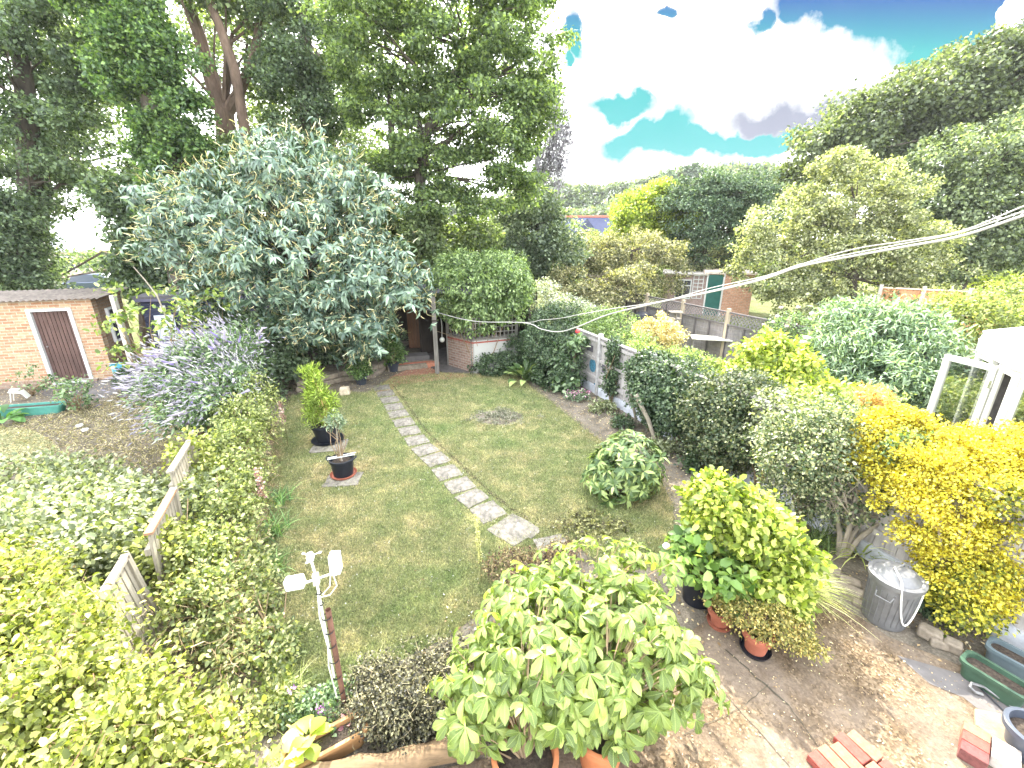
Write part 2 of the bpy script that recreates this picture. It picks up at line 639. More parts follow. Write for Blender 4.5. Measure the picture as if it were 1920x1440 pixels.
m, N, L = newmat('far_ground')
f1 = nz_chain(N, L, .35, 7, .7); f2 = nz_chain(N, L, 18, 5, .8)
c1 = ramp(N, L, f1, [(.3, (.05, .075, .025)), (.5, (.12, .14, .05)), (.7, (.22, .20, .11))])
c2 = ramp(N, L, f2, [(.3, (.6, .6, .6)), (.7, (1.3, 1.3, 1.3))])
surf(N, L, mixc(N, L, 1.0, c1, c2, 'MULTIPLY'), .95, 0, f2, .6, .05, .1); FAR = m

# concrete with exposed aggregate
m, N, L = newmat('old_concrete')
tc = N('ShaderNodeTexCoord')
vo = N('ShaderNodeTexVoronoi'); vo.inputs['Scale'].default_value = 55; L(tc.outputs['Object'], vo.inputs['Vector'])
f1 = nz_chain(N, L, 1.1, 7, .65); f3 = nz_chain(N, L, 30, 4, .7)
wr = ramp(N, L, f1, [(.40, (0, 0, 0)), (.56, (1, 1, 1))])
st = ramp(N, L, vo.outputs['Color'], [(.1, (.06, .042, .025)), (.5, (.135, .095, .055)), (.85, (.21, .155, .10)), (1, (.36, .29, .20))])
pl = ramp(N, L, f3, [(.3, (.12, .093, .068)), (.7, (.20, .158, .118))])
colr = mixc(N, L, wr, pl, st)
f4 = nz_chain(N, L, 2.7, 6, .7)
colr = mixc(N, L, 1.0, colr, ramp(N, L, f4, [(.35, (.62, .6, .58)), (.6, (1.05, 1.05, 1.05))]), 'MULTIPLY')
surf(N, L, colr, .9, 0, vo.outputs['Distance'], .35, .01, .2); CONC = m
SMOOTHC = plain('smooth_concrete', (.12, .11, .105), .85, scale=5, var=.25)
SLAB = plain('paving_slab', (.185, .168, .14), .95, scale=13, var=.55, bstr=.7, spec=.1)
REDBR = brickmat('red_paviour', (.33, .13, .08), (.42, .20, .12), (.25, .2, .15), rot=True)

g = MB(); g.add([(-250, -20, 0), (250, -20, 0), (250, 420, 0), (-250, 420, 0)], [(0, 1, 2, 3)])
o = g.build('ground', FAR); o['kind'] = 'structure'
# bare garden earth of the three plots
sheet('garden_soil', [(-16, 0.2), (8, 0.2), (7, 5), (1.4, 19), (-6, 17), (-18, 13)], .004, SOIL)
lawn_px = [(548, 742), (640, 736), (690, 738), (740, 708), (850, 700), (965, 706), (1030, 752), (1095, 806), (1180, 862),
           (1240, 905), (1262, 950), (1262, 1010), (1240, 1060), (1150, 1075), (1060, 1010), (1010, 1040), (940, 1075),
           (900, 1150), (840, 1195), (720, 1255), (600, 1290), (520, 1280), (490, 1200), (490, 1080), (500, 950), (508, 860), (525, 790)]
lawn_poly = [tuple(G(x, y))[:2] for x, y in lawn_px]
sheet('lawn', lawn_poly, .008, LAWN)
sheet('neighbour_lawn', [tuple(G(x, y))[:2] for x, y in [(0, 800), (60, 806), (90, 822), (110, 845), (70, 862), (0, 866)]], .008, LAWN)
patio = sheet('patio', [(-3.2, .3), (-.95, 2.08), (.2, 2.32), (1.15, 2.75), (1.62, 3.25), (2.4, 3.75), (3.45, 3.95), (3.75, 3.3),
                        (4.3, 2.9), (5.2, 2.5), (5.4, .3)], .012, CONC)
sheet('patio_repair_strip', [(3.66, 3.1), (4.2, 2.86), (4.75, 2.62), (5.2, 2.4), (5.3, 1.2), (4.6, 1.75), (4.5, 2.0), (4.25, 2.12), (4.15, 2.35),
                             (3.98, 2.42), (3.9, 2.7), (3.72, 2.82)], .016, SMOOTHC)
sheet('brick_paving', [tuple(G(x, y))[:2] for x, y in [(700, 735), (735, 706), (768, 692), (815, 690), (840, 694), (886, 707), (850, 711), (800, 716), (750, 722), (722, 742)]], .013, REDBR)
sheet('shed_path', [tuple(G(x, y))[:2] for x, y in [(70, 735), (103, 720), (215, 709), (222, 735), (200, 748), (95, 748)]], .012, SMOOTHC)
# joints and cracks of the patio
mb = MB()
def crack(pts, w, z=.018, seed=1):
    rr = random.Random(seed); P = []
    for a, b2 in zip(pts, pts[1:]):
        for k in range(8):
            t = k / 8; P.append((a[0] + (b2[0] - a[0]) * t + rr.uniform(-1, 1) * w, a[1] + (b2[1] - a[1]) * t + rr.uniform(-1, 1) * w))
    P.append(pts[-1])
    for a, b2 in zip(P, P[1:]):
        d = Vector((b2[0] - a[0], b2[1] - a[1])); n = Vector((-d.y, d.x)).normalized() * w * .5 if d.length else Vector((0, w))
        mb.add([(a[0] - n.x, a[1] - n.y, z), (b2[0] - n.x, b2[1] - n.y, z), (b2[0] + n.x, b2[1] + n.y, z), (a[0] + n.x, a[1] + n.y, z)], [(0, 1, 2, 3)])
crack([tuple(G(1362, 1222))[:2], tuple(G(1478, 1325))[:2]], .012)
crack([tuple(G(1478, 1325))[:2], tuple(G(1560, 1440))[:2]], .005, seed=2)
crack([tuple(G(1330, 1270))[:2], tuple(G(1480, 1440))[:2]], .006, seed=3)
crack([tuple(G(1280, 1380))[:2], tuple(G(1390, 1330))[:2], tuple(G(1440, 1285))[:2]], .005, seed=4)
o = mb.build('patio_joints', plain('joint_dirt', (.05, .045, .03))); o['kind'] = 'structure'

rng = np.random.default_rng(5)


def inpoly(P, poly):
    x, y = P[:, 0], P[:, 1]; ins = np.zeros(len(P), bool); n = len(poly); j = n - 1
    for i in range(n):
        xi, yi = poly[i]; xj, yj = poly[j]
        c = ((yi > y) != (yj > y)) & (x < (xj - xi) * (y - yi) / (yj - yi + 1e-12) + xi)
        ins ^= c; j = i
    return ins


def scatter(poly, n, rng, near=0.0):
    a = np.array(poly); lo, hi = a.min(0), a.max(0)
    P = rng.uniform(lo, hi, (n * 3, 2))
    if near: P = P[rng.uniform(size=len(P)) < np.clip((near / np.maximum(P[:, 1], .1)) ** 1.3, 0, 1)]
    return P[inpoly(P, poly)][:n]


# ---- short grass
slab_px = [(962, 994), (915, 961), (886, 935), (862, 911), (838, 887), (817, 863), (797, 845), (781, 827), (768, 809), (757, 793),
           (747, 777), (739, 764), (731, 751), (723, 739), (716, 728)]
slab_c = [G(x, y) for x, y in slab_px]
P2 = scatter(lawn_poly, 420000, rng, 3.6)
keep = np.ones(len(P2), bool)
for c in slab_c:
    keep &= (((P2[:, 0] - c.x) ** 2 + (P2[:, 1] - c.y) ** 2) > rng.uniform(.14, .25, len(P2)) ** 2)
patchc = G(935, 783)
keep &= (((P2[:, 0] - patchc.x) / .55) ** 2 + ((P2[:, 1] - patchc.y) / .45) ** 2 > 1) | (rng.uniform(size=len(P2)) < .15)
P2 = P2[keep]; n = len(P2)
T = rng.normal(size=(n, 3)) * .6; T[:, 2] = np.abs(T[:, 2]) + .55
o = leafmesh('grass', np.c_[P2, np.full(n, .008)], T, rng.normal(size=(n, 3)), rng.uniform(.015, .05, n) , rng.uniform(.004, .008, n) * (1 + P2[:, 1] * .12), T_TRI, BLADE)
o['kind'] = 'stuff'
# longer tufts along the lawn edges
edge = []
lp = np.array(lawn_poly)
for a, b2 in zip(lp, np.roll(lp, -1, 0)):
    L_ = np.linalg.norm(b2 - a); k = int(L_ * 260)
    t = rng.uniform(size=(k, 1)); edge.append(a + (b2 - a) * t + rng.normal(size=(k, 2)) * .05)
E_ = np.concatenate(edge); n = len(E_)
T = rng.normal(size=(n, 3)) * .6; T[:, 2] = np.abs(T[:, 2]) + .6
o = leafmesh('edge_grass', np.c_[E_, np.full(n, .006)], T, rng.normal(size=(n, 3)), rng.uniform(.03, .08, n), .008, T_TRI, BLADE); o['kind'] = 'stuff'
# leaf litter on the soil
LIT = leafmat('dead_leaf', (.25, .16, .08), (.38, .27, .14), (.55, .45, .27), .1, .9)
big = [(-15, 3), (5.2, 3), (5, 5), (2.2, 12.5), (-6, 12.5), (-13, 11.5)]
P3 = scatter(big, 26000, rng)
inl = inpoly(P3, lawn_poly) | inpoly(P3, [(-.95, 1), (-.9, 2.1), (1.15, 2.75), (3.5, 4), (6, 1)])
P3 = P3[(~inl) | (rng.uniform(size=len(P3)) < .07)]; n = len(P3)
o = leafmesh('leaf_litter', np.c_[P3, np.full(n, .016)], np.c_[rng.normal(size=(n, 2)), rng.normal(size=n) * .15], np.tile([0, 0, 1.], (n, 1)) + rng.normal(size=(n, 3)) * .25,
             rng.uniform(.02, .055, n), rng.uniform(.012, .03, n), T_KITE, LIT); o['kind'] = 'stuff'
P3 = scatter(lawn_poly, 3200, rng); n = len(P3)
o = leafmesh('fallen_petals', np.c_[P3, rng.uniform(.02, .04, n)], np.c_[rng.normal(size=(n, 2)), rng.normal(size=n) * .3], np.tile([0, 0, 1.], (n, 1)) + rng.normal(size=(n, 3)) * .4,
             rng.uniform(.01, .028, n), rng.uniform(.006, .014, n), T_KITE, leafmat('pale_fleck', (.22, .18, .11), (.36, .34, .28), (.5, .5, .44), .1, .9)); o['kind'] = 'stuff'
P3 = scatter([(1.3, 1.6), (3.4, 1.2), (5.0, 2.0), (4.1, 2.9), (3.5, 3.8), (2.6, 3.6), (1.7, 3.1), (1.1, 2.6)], 1500, rng); n = len(P3)
o = leafmesh('patio_debris', np.c_[P3, np.full(n, .021)], np.c_[rng.normal(size=(n, 2)), rng.normal(size=n) * .12], np.tile([0, 0, 1.], (n, 1)) + rng.normal(size=(n, 3)) * .3,
             rng.uniform(.006, .03, n) * rng.uniform(.4, 1, n), rng.uniform(.004, .014, n), T_KITE, LIT); o['kind'] = 'stuff'
# straw and weeds on the neighbour's ground
P3 = scatter([tuple(G(x, y))[:2] for x, y in [(0, 800), (250, 740), (340, 800), (420, 900), (330, 1000), (0, 950)]], 14000, rng)
n = len(P3); T = rng.normal(size=(n, 3)); T[:, 2] = np.abs(T[:, 2]) * .5 + .15
o = leafmesh('dry_weeds', np.c_[P3, np.full(n, .006)], T, rng.normal(size=(n, 3)), rng.uniform(.04, .11, n), .012, T_TRI, leafmat('straw', (.11, .11, .05), (.22, .19, .11), (.40, .35, .22), .3, .8)); o['kind'] = 'stuff'

# ---------------------------------------------------------------- stepping stones
def rock_slab(w, d, h, seed):
    rr = random.Random(seed); n = 12; poly = []
    for k in range(n):
        a = 2 * math.pi * (k + .5) / n
        cx, cy = math.cos(a), math.sin(a); s = 1 / max(abs(cx), abs(cy))
        poly.append((cx * s * w / 2 * rr.uniform(.93, 1.03), cy * s * d / 2 * rr.uniform(.93, 1.03)))
    return MB().prism(poly, 0, h)
sl_lab = ['nearest the leafy pots', 'second from the leafy pots', 'third from the leafy pots', 'fourth from the leafy pots', 'fifth from the leafy pots',
          'sixth from the leafy pots', 'seventh from the leafy pots', 'eighth, half way along the curve', 'seventh from the brick paving',
          'sixth from the brick paving', 'fifth from the brick paving', 'fourth from the brick paving', 'third from the brick paving',
          'second from the brick paving', 'nearest the brick paving']
for i, c in enumerate(slab_c):
    nx = slab_c[min(i + 1, len(slab_c) - 1)] - slab_c[max(i - 1, 0)]
    a = math.atan2(nx.y, nx.x) - math.pi / 2
    step = nx.length / (2 if 0 < i < len(slab_c) - 1 else 1)
    o = rock_slab(.42 if i else .52, step * (.86 if i else .95), .022, i).build('stepping_stone', SLAB, bevel=.006)
    o.location = (c.x, c.y, .004); o.rotation_euler = (0, 0, a + random.Random(i).uniform(-.12, .12))
    tag(o, 'grey stepping stone in the curved path, ' + sl_lab[i], 'paving stone', 'stepping stones across the lawn')
for px, py, w, d, r, lab in [(1035, 1025, .42, .36, .3, 'wide grey slab at the near end of the path beside the leafy pots'),
                             (1000, 1003, .22, .09, .9, 'small dark edging brick at the end of the path')]:
    o = rock_slab(w, d, .025, px).build('paving_slab', SLAB, bevel=.006); c = G(px, py); o.location = (c.x, c.y, .005); o.rotation_euler = (0, 0, r)
    tag(o, lab, 'paving stone')

eg = MB(); pr = None
for i in range(len(slab_c) - 1):
    a, b2 = slab_c[i], slab_c[i + 1]; d_ = (b2 - a).normalized(); n_ = Vector((d_.y, -d_.x, 0)) * .31
    q0, q1 = a + n_, b2 + n_; wv = Vector((d_.y, -d_.x, 0)) * (.03 + .012 * math.sin(i * 2.3))
    if pr: q0 = pr
    eg.add([(q0.x - wv.x, q0.y - wv.y, .014), (q0.x + wv.x, q0.y + wv.y, .014), (q1.x + wv.x, q1.y + wv.y, .014), (q1.x - wv.x, q1.y - wv.y, .014)], [(0, 1, 2, 3)]); pr = q1
eg.build('lawn_edge_groove', plain('groove_earth_shadow', (.06, .05, .035), 1, scale=20, spec=0))['kind'] = 'structure'  # flat strip: earth and the shadow of the edge cut in one dark colour
# rosette weeds in the bare round patch of lawn
cp = np.c_[rng.normal(size=(60, 2)) * [.26, .2] + [patchc.x, patchc.y], np.full(60, .02)]
tag(foliage('bare_patch_weeds', cp, np.tile([0, 0, 1.], (60, 1)), 22, .06, .05, .02, T_KITE,
            leafmat('grey_weed', (.12, .14, .08), (.19, .20, .13), (.27, .25, .19), .1, .9), rng, up=1.2, flat=.25, floor=.01),
    'grey-green patch of flat weeds on the bare round spot in the lawn', 'weeds')
sheet('bare_patch', [(patchc.x + .5 * math.cos(a) * (1 + .12 * math.sin(a * 3)), patchc.y + .38 * math.sin(a)) for a in np.linspace(0, 6.0, 16)], .012, SOIL)

# ---------------------------------------------------------------- brick shed of the left neighbour
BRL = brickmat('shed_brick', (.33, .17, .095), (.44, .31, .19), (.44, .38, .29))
WHITE = plain('white_paint', (.62, .62, .61), .5, scale=4, var=.06, bstr=.05)
WPLAS = plain('white_plastic', (.60, .60, .54), .35, scale=3, var=.03, bstr=.02)
th1 = .33
s = thing('brick_shed', 'low orange-brick shed with a brown plank door and corrugated roof', 'shed', (-11.04, 11.55, 0), th1)
dx0, dx1, dh = -1.38, -.46, 2.0
w_ = MB()
w_.box((dx0 / 2 - 3.0, .11, 1.1), (6.0 + dx0, .22, 2.2))                        # left of the door
w_.v = []; w_.f = []
w_.box(((dx0 - 6) / 2, .11, 1.1), (dx0 + 6, .22, 2.2)); w_.box((dx1 / 2, .11, 1.1), (-dx1, .22, 2.2))
w_.box(((dx0 + dx1) / 2, .11, (dh + 2.2) / 2), (dx1 - dx0, .22, 2.2 - dh))
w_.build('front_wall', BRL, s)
w_ = MB(); w_.box((-.11, .80, 1.1), (.22, 1.16, 2.2)); w_.build('side_wall', brickmat('shed_brick_shaded', (.20, .12, .07), (.28, .18, .11), (.22, .18, .14)), s)  # side wall's shade is put into a darker copy of the brick
MB().box((-3, 1.5, 1.1), (6, .22, 2.2)).build('rear_wall', BRL, s)
fr = MB(); fr.box((dx0 + .04, .1, dh / 2), (.08, .26, dh)); fr.box((dx1 - .04, .1, dh / 2), (.08, .26, dh)); fr.box(((dx0 + dx1) / 2, .1, dh - .035), (dx1 - dx0 - .16, .26, .07)); fr.box(((dx0 + dx1) / 2, .03, .03), (dx1 - dx0 - .16, .3, .06))
fr.build('door_frame', WHITE, s, bevel=.006)
BDOOR = woodmat('brown_door_wood', (.105, .062, .052), .35)
d = MB(); npl = 9; W = dx1 - dx0 - .16
for k in range(npl):
    d.box((dx0 + .08 + W * (k + .5) / npl, .07, 1.0), (W / npl - .012, .035, 1.86))
d.box(((dx0 + dx1) / 2, .095, 1.0), (W, .02, 1.86))
dr = d.build('door', BDOOR, s)
MB().lathe([(.0, 0), (.018, .0), (.018, .03), (0, .03)], (dx0 + .17, .02, 1.0), 10).build('door_handle', plain('dull_metal', (.3, .3, .3), .4, .8), dr)
MB().box(((dx0 + dx1) / 2, -.06, .02), (1.15, .1, .10)).box((-3.5, -.05, .07), (5, .1, .14)).build('step', brickmat('old_brick_step', (.25, .17, .13), (.32, .22, .16), (.3, .27, .22)), s)
# corrugated roof
rf = MB(); nseg = 150; vs = []; fs = []
for i in range(nseg + 1):
    xx = -6.2 + 6.45 * i / nseg; zz = .022 * math.sin(i * math.pi / 1.5 * 1.0)
    for (yy, z0) in ((-.16, 2.24), (1.68, 2.32)):
        vs += [(xx, yy, z0 + zz), (xx, yy, z0 + zz - .012)]
for i in range(nseg):
    a = i * 4; b2 = a + 4
    fs += [(a, b2, b2 + 2, a + 2), (a + 1, a + 3, b2 + 3, b2 + 1), (a, a + 1, b2 + 1, b2), (a + 2, b2 + 2, b2 + 3, a + 3)]
rf.add(vs, fs); rf.build('corrugated_roof', plain('roof_sheet', (.22, .19, .165), .9, scale=5, var=.35), s)
MB().box((-3, -.02, 2.215), (6.1, .05, .045)).box((.02, .76, 2.22), (.05, 1.7, .06)).build('eaves_board', woodmat('eaves_wood', (.28, .2, .15), .3, 'x'), s)
wf = MB(); wf.box((.03, .55, 1.4), (.07, .06, .95)); wf.box((.03, 1.2, 1.4), (.07, .06, .95)); wf.box((.03, .875, .95), (.07, .59, .05)); wf.box((.03, .875, 1.85), (.07, .59, .05))
wd = wf.build('window', WHITE, s)
GLASS, N, L = newmat('dark_glass'); surf(N, L, (.03, .035, .045), .08, 0, spec=.8)
MB().box((.02, .875, 1.4), (.03, .58, .86)).build('pane', GLASS, wd)

# black shed behind it
s = thing('black_shed', 'dark grey-blue painted shed with pale door panels behind the climbing leaves', 'shed', (-10.9, 12.9, 0), .30)
DK = woodmat('dark_cladding', (.045, .05, .085), .3, 'x')
body = MB(); 
for k in range(14): body.box((1.5, .02 + .0, .09 + k * .145), (3.0, .06, .135), rx=.12)
body.box((1.5, 1.0, 1.0), (2.98, 1.94, 2.0)); body.build('wall', DK, s)
MB().box((1.5, 1.0, 2.09), (3.2, 2.3, .07), rx=.03).build('roof', plain('felt', (.09, .085, .09), .9), s)
MB().box((1.5, -.13, 2.0), (3.2, .03, .12)).build('fascia', woodmat('fascia_wood', (.10, .095, .14), .3, 'x'), s)
for (x0, z0, w0, h0) in ((.55, 1.72, .13, .17), (1.0, 1.72, .26, .17)):
    MB().box((x0, -.06, z0), (w0, .03, h0)).build('window_light', WHITE, s)
dd = MB(); dd.box((.52, -.06, 1.15), (.5, .03, .75)); dd.box((.52, -.06, .42), (.5, .03, .60)); dd.build('door_panel', plain('pale_blue_paint', (.62, .66, .72), .6, scale=7, var=.12), s)

CONCP = plain('concrete_post', (.45, .42, .37), .9, scale=12, var=.25, stretch=(1, 1, .3), bstr=.4)
o = MB().prism([(-.055, -.055), (.055, -.055), (.055, .055), (-.055, .055)], 0, 2.4).build('concrete_post', CONCP, bevel=.01)
o.location = (-9.75, 10.8, 0); tag(o, 'tall pale concrete post leaning beside the brick shed corner', 'post')

# green trough planter, ornament, bucket
def rounded_trough(name, label, cat, loc, rz, Lx, Ly, h, mat, soilmat, taper=.86, rim=.015, wallc=None):
    t = thing(name, label, cat, loc, rz)
    def ring(sx, sy, r, z, n=6):
        pts = []
        for cx, cy, a0 in ((1, 1, 0), (-1, 1, 90), (-1, -1, 180), (1, -1, 270)):
            for k in range(n + 1):
                a = R(a0 + 90 * k / n); pts.append((cx * (sx / 2 - r) + r * math.cos(a), cy * (sy / 2 - r) + r * math.sin(a), z))
        return pts
    r = min(Lx, Ly) * .28
    prof = [(taper, 0, 0), (1, h - .03, 0), (1, h - .03, rim), (1, h, rim), (1, h, -.012), (1, h - .05, -.014)]
    vs, fs = [], []
    for f_, z, e in prof:
        vs += ring(Lx * f_ + 2 * e, Ly * f_ + 2 * e, r, z)
    n = len(ring(1, 1, .1, 0))
    for i in range(len(prof) - 1):
        for k in range(n):
            k2 = (k + 1) % n; fs.append((i * n + k, i * n + k2, (i + 1) * n + k2, (i + 1) * n + k))
    fs.append(tuple(range(n - 1, -1, -1)))
    MB().add(vs, fs).build('trough_body', mat, t, smooth=True)
    sv = ring(Lx - .02, Ly - .02, r, h - .045)
    rr = random.Random(3)
    MB().add(sv, [tuple(range(len(sv)))]).build('soil', soilmat, t)
    return t
DSOIL = plain('potting_soil', (.05, .038, .028), .95, scale=35, var=.6, bstr=.9)
TEAL = plain('teal_plastic', (.08, .27, .22), .45, scale=6, var=.15, bstr=.03)
a_, b_ = G(-40, 785), G(122, 772)
rounded_trough('plant_trough', 'long turquoise-green plastic trough on the ground before the brick shed', 'planter',
               ((a_.x + b_.x) / 2, (a_.y + b_.y) / 2 + .05, 0), math.atan2(b_.y - a_.y, b_.x - a_.x), (b_ - a_).length, .3, .2, TEAL, DSOIL, .9)
t = thing('garden_ornament', 'white folded garden ornament standing on dark soil near the brick shed', 'ornament', tuple(G(38, 752)), .5)
mb = MB(); mb.box((0, 0, .24), (.24, .2, .03), ry=.25); mb.box((.13, 0, .16), (.03, .2, .2), ry=-.45); mb.box((-.02, 0, .28), (.16, .14, .06), ry=.2); mb.build('body', WPLAS, t, bevel=.008)
for y in (-.08, .08): MB().tube([(-.08, y, .24), (-.13, y, .02)], .013, 6).build('leg', WPLAS, t)
t = thing('bucket', 'turquoise plastic bucket beside the right corner of the brick shed', 'bucket', tuple(G(232, 712)), 0)
MB().lathe([(.001, 0), (.15, 0), (.19, .42), (.205, .42), (.205, .45), (.18, .45), (.14, .03), (.001, .03)], seg=24).build('tub', plain('blue_plastic', (.12, .42, .55), .4, scale=3, var=.1, bstr=.02), t, smooth=True)
MB().tube([(-.2, 0, .43), (-.15, -.12, .5), (0, -.17, .52), (.15, -.12, .5), (.2, 0, .43)], .008, 6).build('handle', WPLAS, t)

# ---------------------------------------------------------------- bungalow and car far on the left
s = thing('bungalow', 'white-roofed bungalow seen through the gap in the dark trees at left', 'house', tuple(Q(60, 520, 40))[:2] + (0,), -.05)
MB().box((2.5, 3, 1.25), (9, 6, 2.5)).build('wall', plain('render_wall', (.55, .42, .36), .9), s)
rf = MB(); rf.add([(-2.4, -.5, 2.5), (7.4, -.5, 2.5), (7.4, 6.5, 2.5), (-2.4, 6.5, 2.5), (.5, 3, 5.2), (4.8, 3, 5.2)], [(0, 1, 5, 4), (1, 2, 5), (2, 3, 4, 5), (3, 0, 4), (0, 3, 2, 1)])
rf.build('roof', plain('pale_tiles', (.55, .56, .6), .6, scale=2, var=.08), s)
MB().box((2.5, -.52, 2.46), (9.9, .08, .2)).build('fascia', WHITE, s)
for x in (.9, 3.6): 
    f_ = MB().box((x, -.03, 1.4), (1.7, .08, 1.3)).build('window', WHITE, s); MB().box((x - .4, -.08, 1.4), (.7, .03, 1.1)).box((x + .4, -.08, 1.4), (.7, .03, 1.1)).build('pane', GLASS, f_)
s = thing('parked_car', 'dark car parked beyond the black shed, half hidden by leaves', 'car', tuple(Q(186, 530, 29))[:2] + (0,), .15)
CARP, N, L = newmat('car_paint'); surf(N, L, (.05, .07, .11), .2, .3, spec=.7)
sec = [(-2.1, .35), (-2.15, .75), (-1.5, .92), (-.8, 1.42), (.6, 1.45), (1.25, .98), (2.1, .82), (2.2, .4)]
cb = MB(); n = len(sec)
vs = []
for yy, k in ((-.85, 1), (.85, 1)):
    for x, z in sec: vs.append((x, yy * (.82 if z > 1.2 else 1), z))
cb.add(vs, [tuple(range(n)), tuple(range(2 * n - 1, n - 1, -1))] + [(i, n + i, n + (i + 1) % n, (i + 1) % n) for i in range(n)])
cb.build('body', CARP, s, bevel=.05)
MB().add([(-1.45, -.84, .96), (-.82, -.74, 1.37), (.58, -.74, 1.39), (1.15, -.84, 1.0)], [(0, 1, 2, 3)]).build('window', GLASS, s).location = (0, -.03, 0)
for x in (-1.35, 1.35):
    for y in (-.8, .8):
        wh = MB().lathe([(.0, -.1), (.3, -.1), (.32, -.06), (.32, .06), (.3, .1), (0, .1)], seg=20).build('wheel', plain('tyre', (.02, .02, .02)), s)
        wh.rotation_euler = (math.pi / 2, 0, 0); wh.location = (x, y, .32)

# ---------------------------------------------------------------- slate-roofed house beyond the gardens
c = Q(1100, 440, 62)
s = thing('slate_roof_house', 'distant house with grey-blue slate roof, red ridge and red chimney', 'house', (c.x, c.y, 0), .0)
SLATE = plain('slate', (.055, .062, .105), 1, scale=3, var=.12, spec=0); TERR = plain('ridge_tile', (.42, .12, .07), .8)
MB().box((2, 4, 1.6), (16, 8, 3.2)).build('wall', brickmat('far_brick', (.4, .2, .13), (.45, .25, .16), (.5, .45, .4)), s)
hz = Q(1100, 407, 66).z
rf = MB(); rf.add([(-6.6, -.5, 3.1), (10.6, -.5, 3.1), (10.6, 8.5, 3.1), (-6.6, 8.5, 3.1), (-6.6, 4, hz), (10.6, 4, hz)], [(0, 1, 5, 4), (2, 3, 4, 5), (0, 4, 3), (1, 2, 5)])
r_ = rf.build('roof', SLATE, s)
MB().tube([(-6.7, 4, hz + .05), (10.7, 4, hz + .05)], .16, 6).build('ridge', TERR, r_)
ga = MB(); ga.add([(-2.6, -1.6, 3.1), (2.0, -1.6, 3.1), (-.3, -1.6, hz - .35), (-.3, 3.6, hz - .3), (-2.6, 2.5, 3.1), (2.0, 2.5, 3.1)], [(0, 2, 3, 4), (1, 5, 3, 2), (0, 1, 2)])
ga.build('gable', SLATE, s)
ch = MB(); ch.box((6.4, 4.2, hz + .6), (1.0, .8, 3.2)); ch.box((6.4, 4.2, hz + 2.0), (1.2, 1.0, .25)); cc = ch.build('chimney', brickmat('chimney_brick', (.45, .12, .06), (.5, .16, .08), (.4, .3, .25)), r_)
for x in (-.25, .25): MB().lathe([(.14, 0), (.11, .55)], (6.4 + x, 4.2, hz + 2.1), 10).build('chimney_pot', TERR, cc)
# pale house glimpsed low through the middle trees
c = Q(850, 424, 52)
s = thing('pale_house', 'pale rendered house glimpsed low through the big trees above the creeper', 'house', (c.x - 3, c.y, 0), 0)
MB().box((3, 3, 1.5), (9, 6, 3.0)).build('wall', plain('cream_render', (.7, .62, .5), .9), s)
MB().add([(-1.8, -.3, 3), (7.8, -.3, 3), (7.8, 6.3, 3), (-1.8, 6.3, 3), (-1.8, 3, 5.2), (7.8, 3, 5.2)], [(0, 1, 5, 4), (2, 3, 4, 5), (0, 4, 3), (1, 2, 5)]).build('roof', plain('grey_tile', (.5, .5, .52), .8), s)

# ================================================================ summer house under the creeper
OLDW = woodmat('grey_weathered_wood', (.17, .155, .135), .4)
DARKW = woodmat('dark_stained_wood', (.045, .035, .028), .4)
BRS = brickmat('summerhouse_brick', (.25, .15, .11), (.34, .23, .18), (.36, .33, .30), white=.25)
BRW = brickmat('whitened_brick', (.40, .33, .29), (.5, .45, .41), (.45, .42, .4), white=.6)
pA, pB = G(842, 688), G(887, 702)             # low wall, left facet
pC = pB + (pB - pA).length * 0 * pB + Vector((1.25, .52, 0))   # right facet
s = thing('summer_house', 'octagonal brick summer house with dark open front under the creeper dome', 'summer house', (pB.x, pB.y, 0), 0)
def wall_seg(a, b, z0, z1, t, mat, name, parent, org):
    d = (b - a); l = d.length; o = MB().box((l / 2, t / 2, (z0 + z1) / 2), (l, t, z1 - z0)).build(name, mat, parent)
    o.location = a - org; o.rotation_euler = (0, 0, math.atan2(d.y, d.x)); return o
org = Vector((pB.x, pB.y, 0))
wall_seg(pA, pB, 0, .98, .22, BRS, 'low_wall', s, org)
wall_seg(pB + Vector((.02, .01, 0)), pC, 0, .98, .22, BRW, 'low_wall', s, org)
REDP = plain('dark_red_paint', (.30, .08, .06), .8, scale=8)
for a, b2 in ((pA, pB), (pB, pC)):
    d = (b2 - a).normalized(); nrm_ = Vector((d.y, -d.x, 0))
    wall_seg(a + nrm_ * .03, b2 + nrm_ * .03, .985, 1.03, .3, OLDW, 'coping', s, org)
    wall_seg(a + nrm_ * .012, b2 + nrm_ * .012, .90, .94, .05, REDP, 'red_band', s, org)
# trellis above the right and left facets
TRW = woodmat('trellis_wood', (.33, .30, .27), .3)
def trellis(name, a, b, z0, z1, parent, org, n=None, diag=False, st=.012, w=.022, mat=TRW, pitch=.11):
    d = b - a; l = d.length; mb = MB()
    if not diag:
        n = max(2, int(l / pitch)); m_ = max(2, int((z1 - z0) / pitch))
        for k in range(n + 1): mb.box((l * k / n, .04, (z0 + z1) / 2), (w, st, z1 - z0))
        for k in range(m_ + 1): mb.box((l / 2, .04 + st + .001, z0 + (z1 - z0) * k / m_), (l, st, w))
    else:
        h = z1 - z0; k = -h
        while k < l:
            for sgn, yy in ((1, .03), (-1, .03 + st + .001)):
                x0, x1 = k, k + h; za, zb = (z0, z1) if sgn > 0 else (z1, z0)
                if x0 < 0: za += sgn * (-x0); x0 = 0
                if x1 > l: zb -= sgn * (x1 - l); x1 = l
                if x1 - x0 < .02: continue
                L2 = math.hypot(x1 - x0, zb - za)
                mb.box(((x0 + x1) / 2, yy, (za + zb) / 2), (L2, st, w), ry=-math.atan2(zb - za, x1 - x0))
            k += pitch
    o = mb.build(name, mat, parent); o.location = a - org; o.rotation_euler = (0, 0, math.atan2(d.y, d.x)); return o
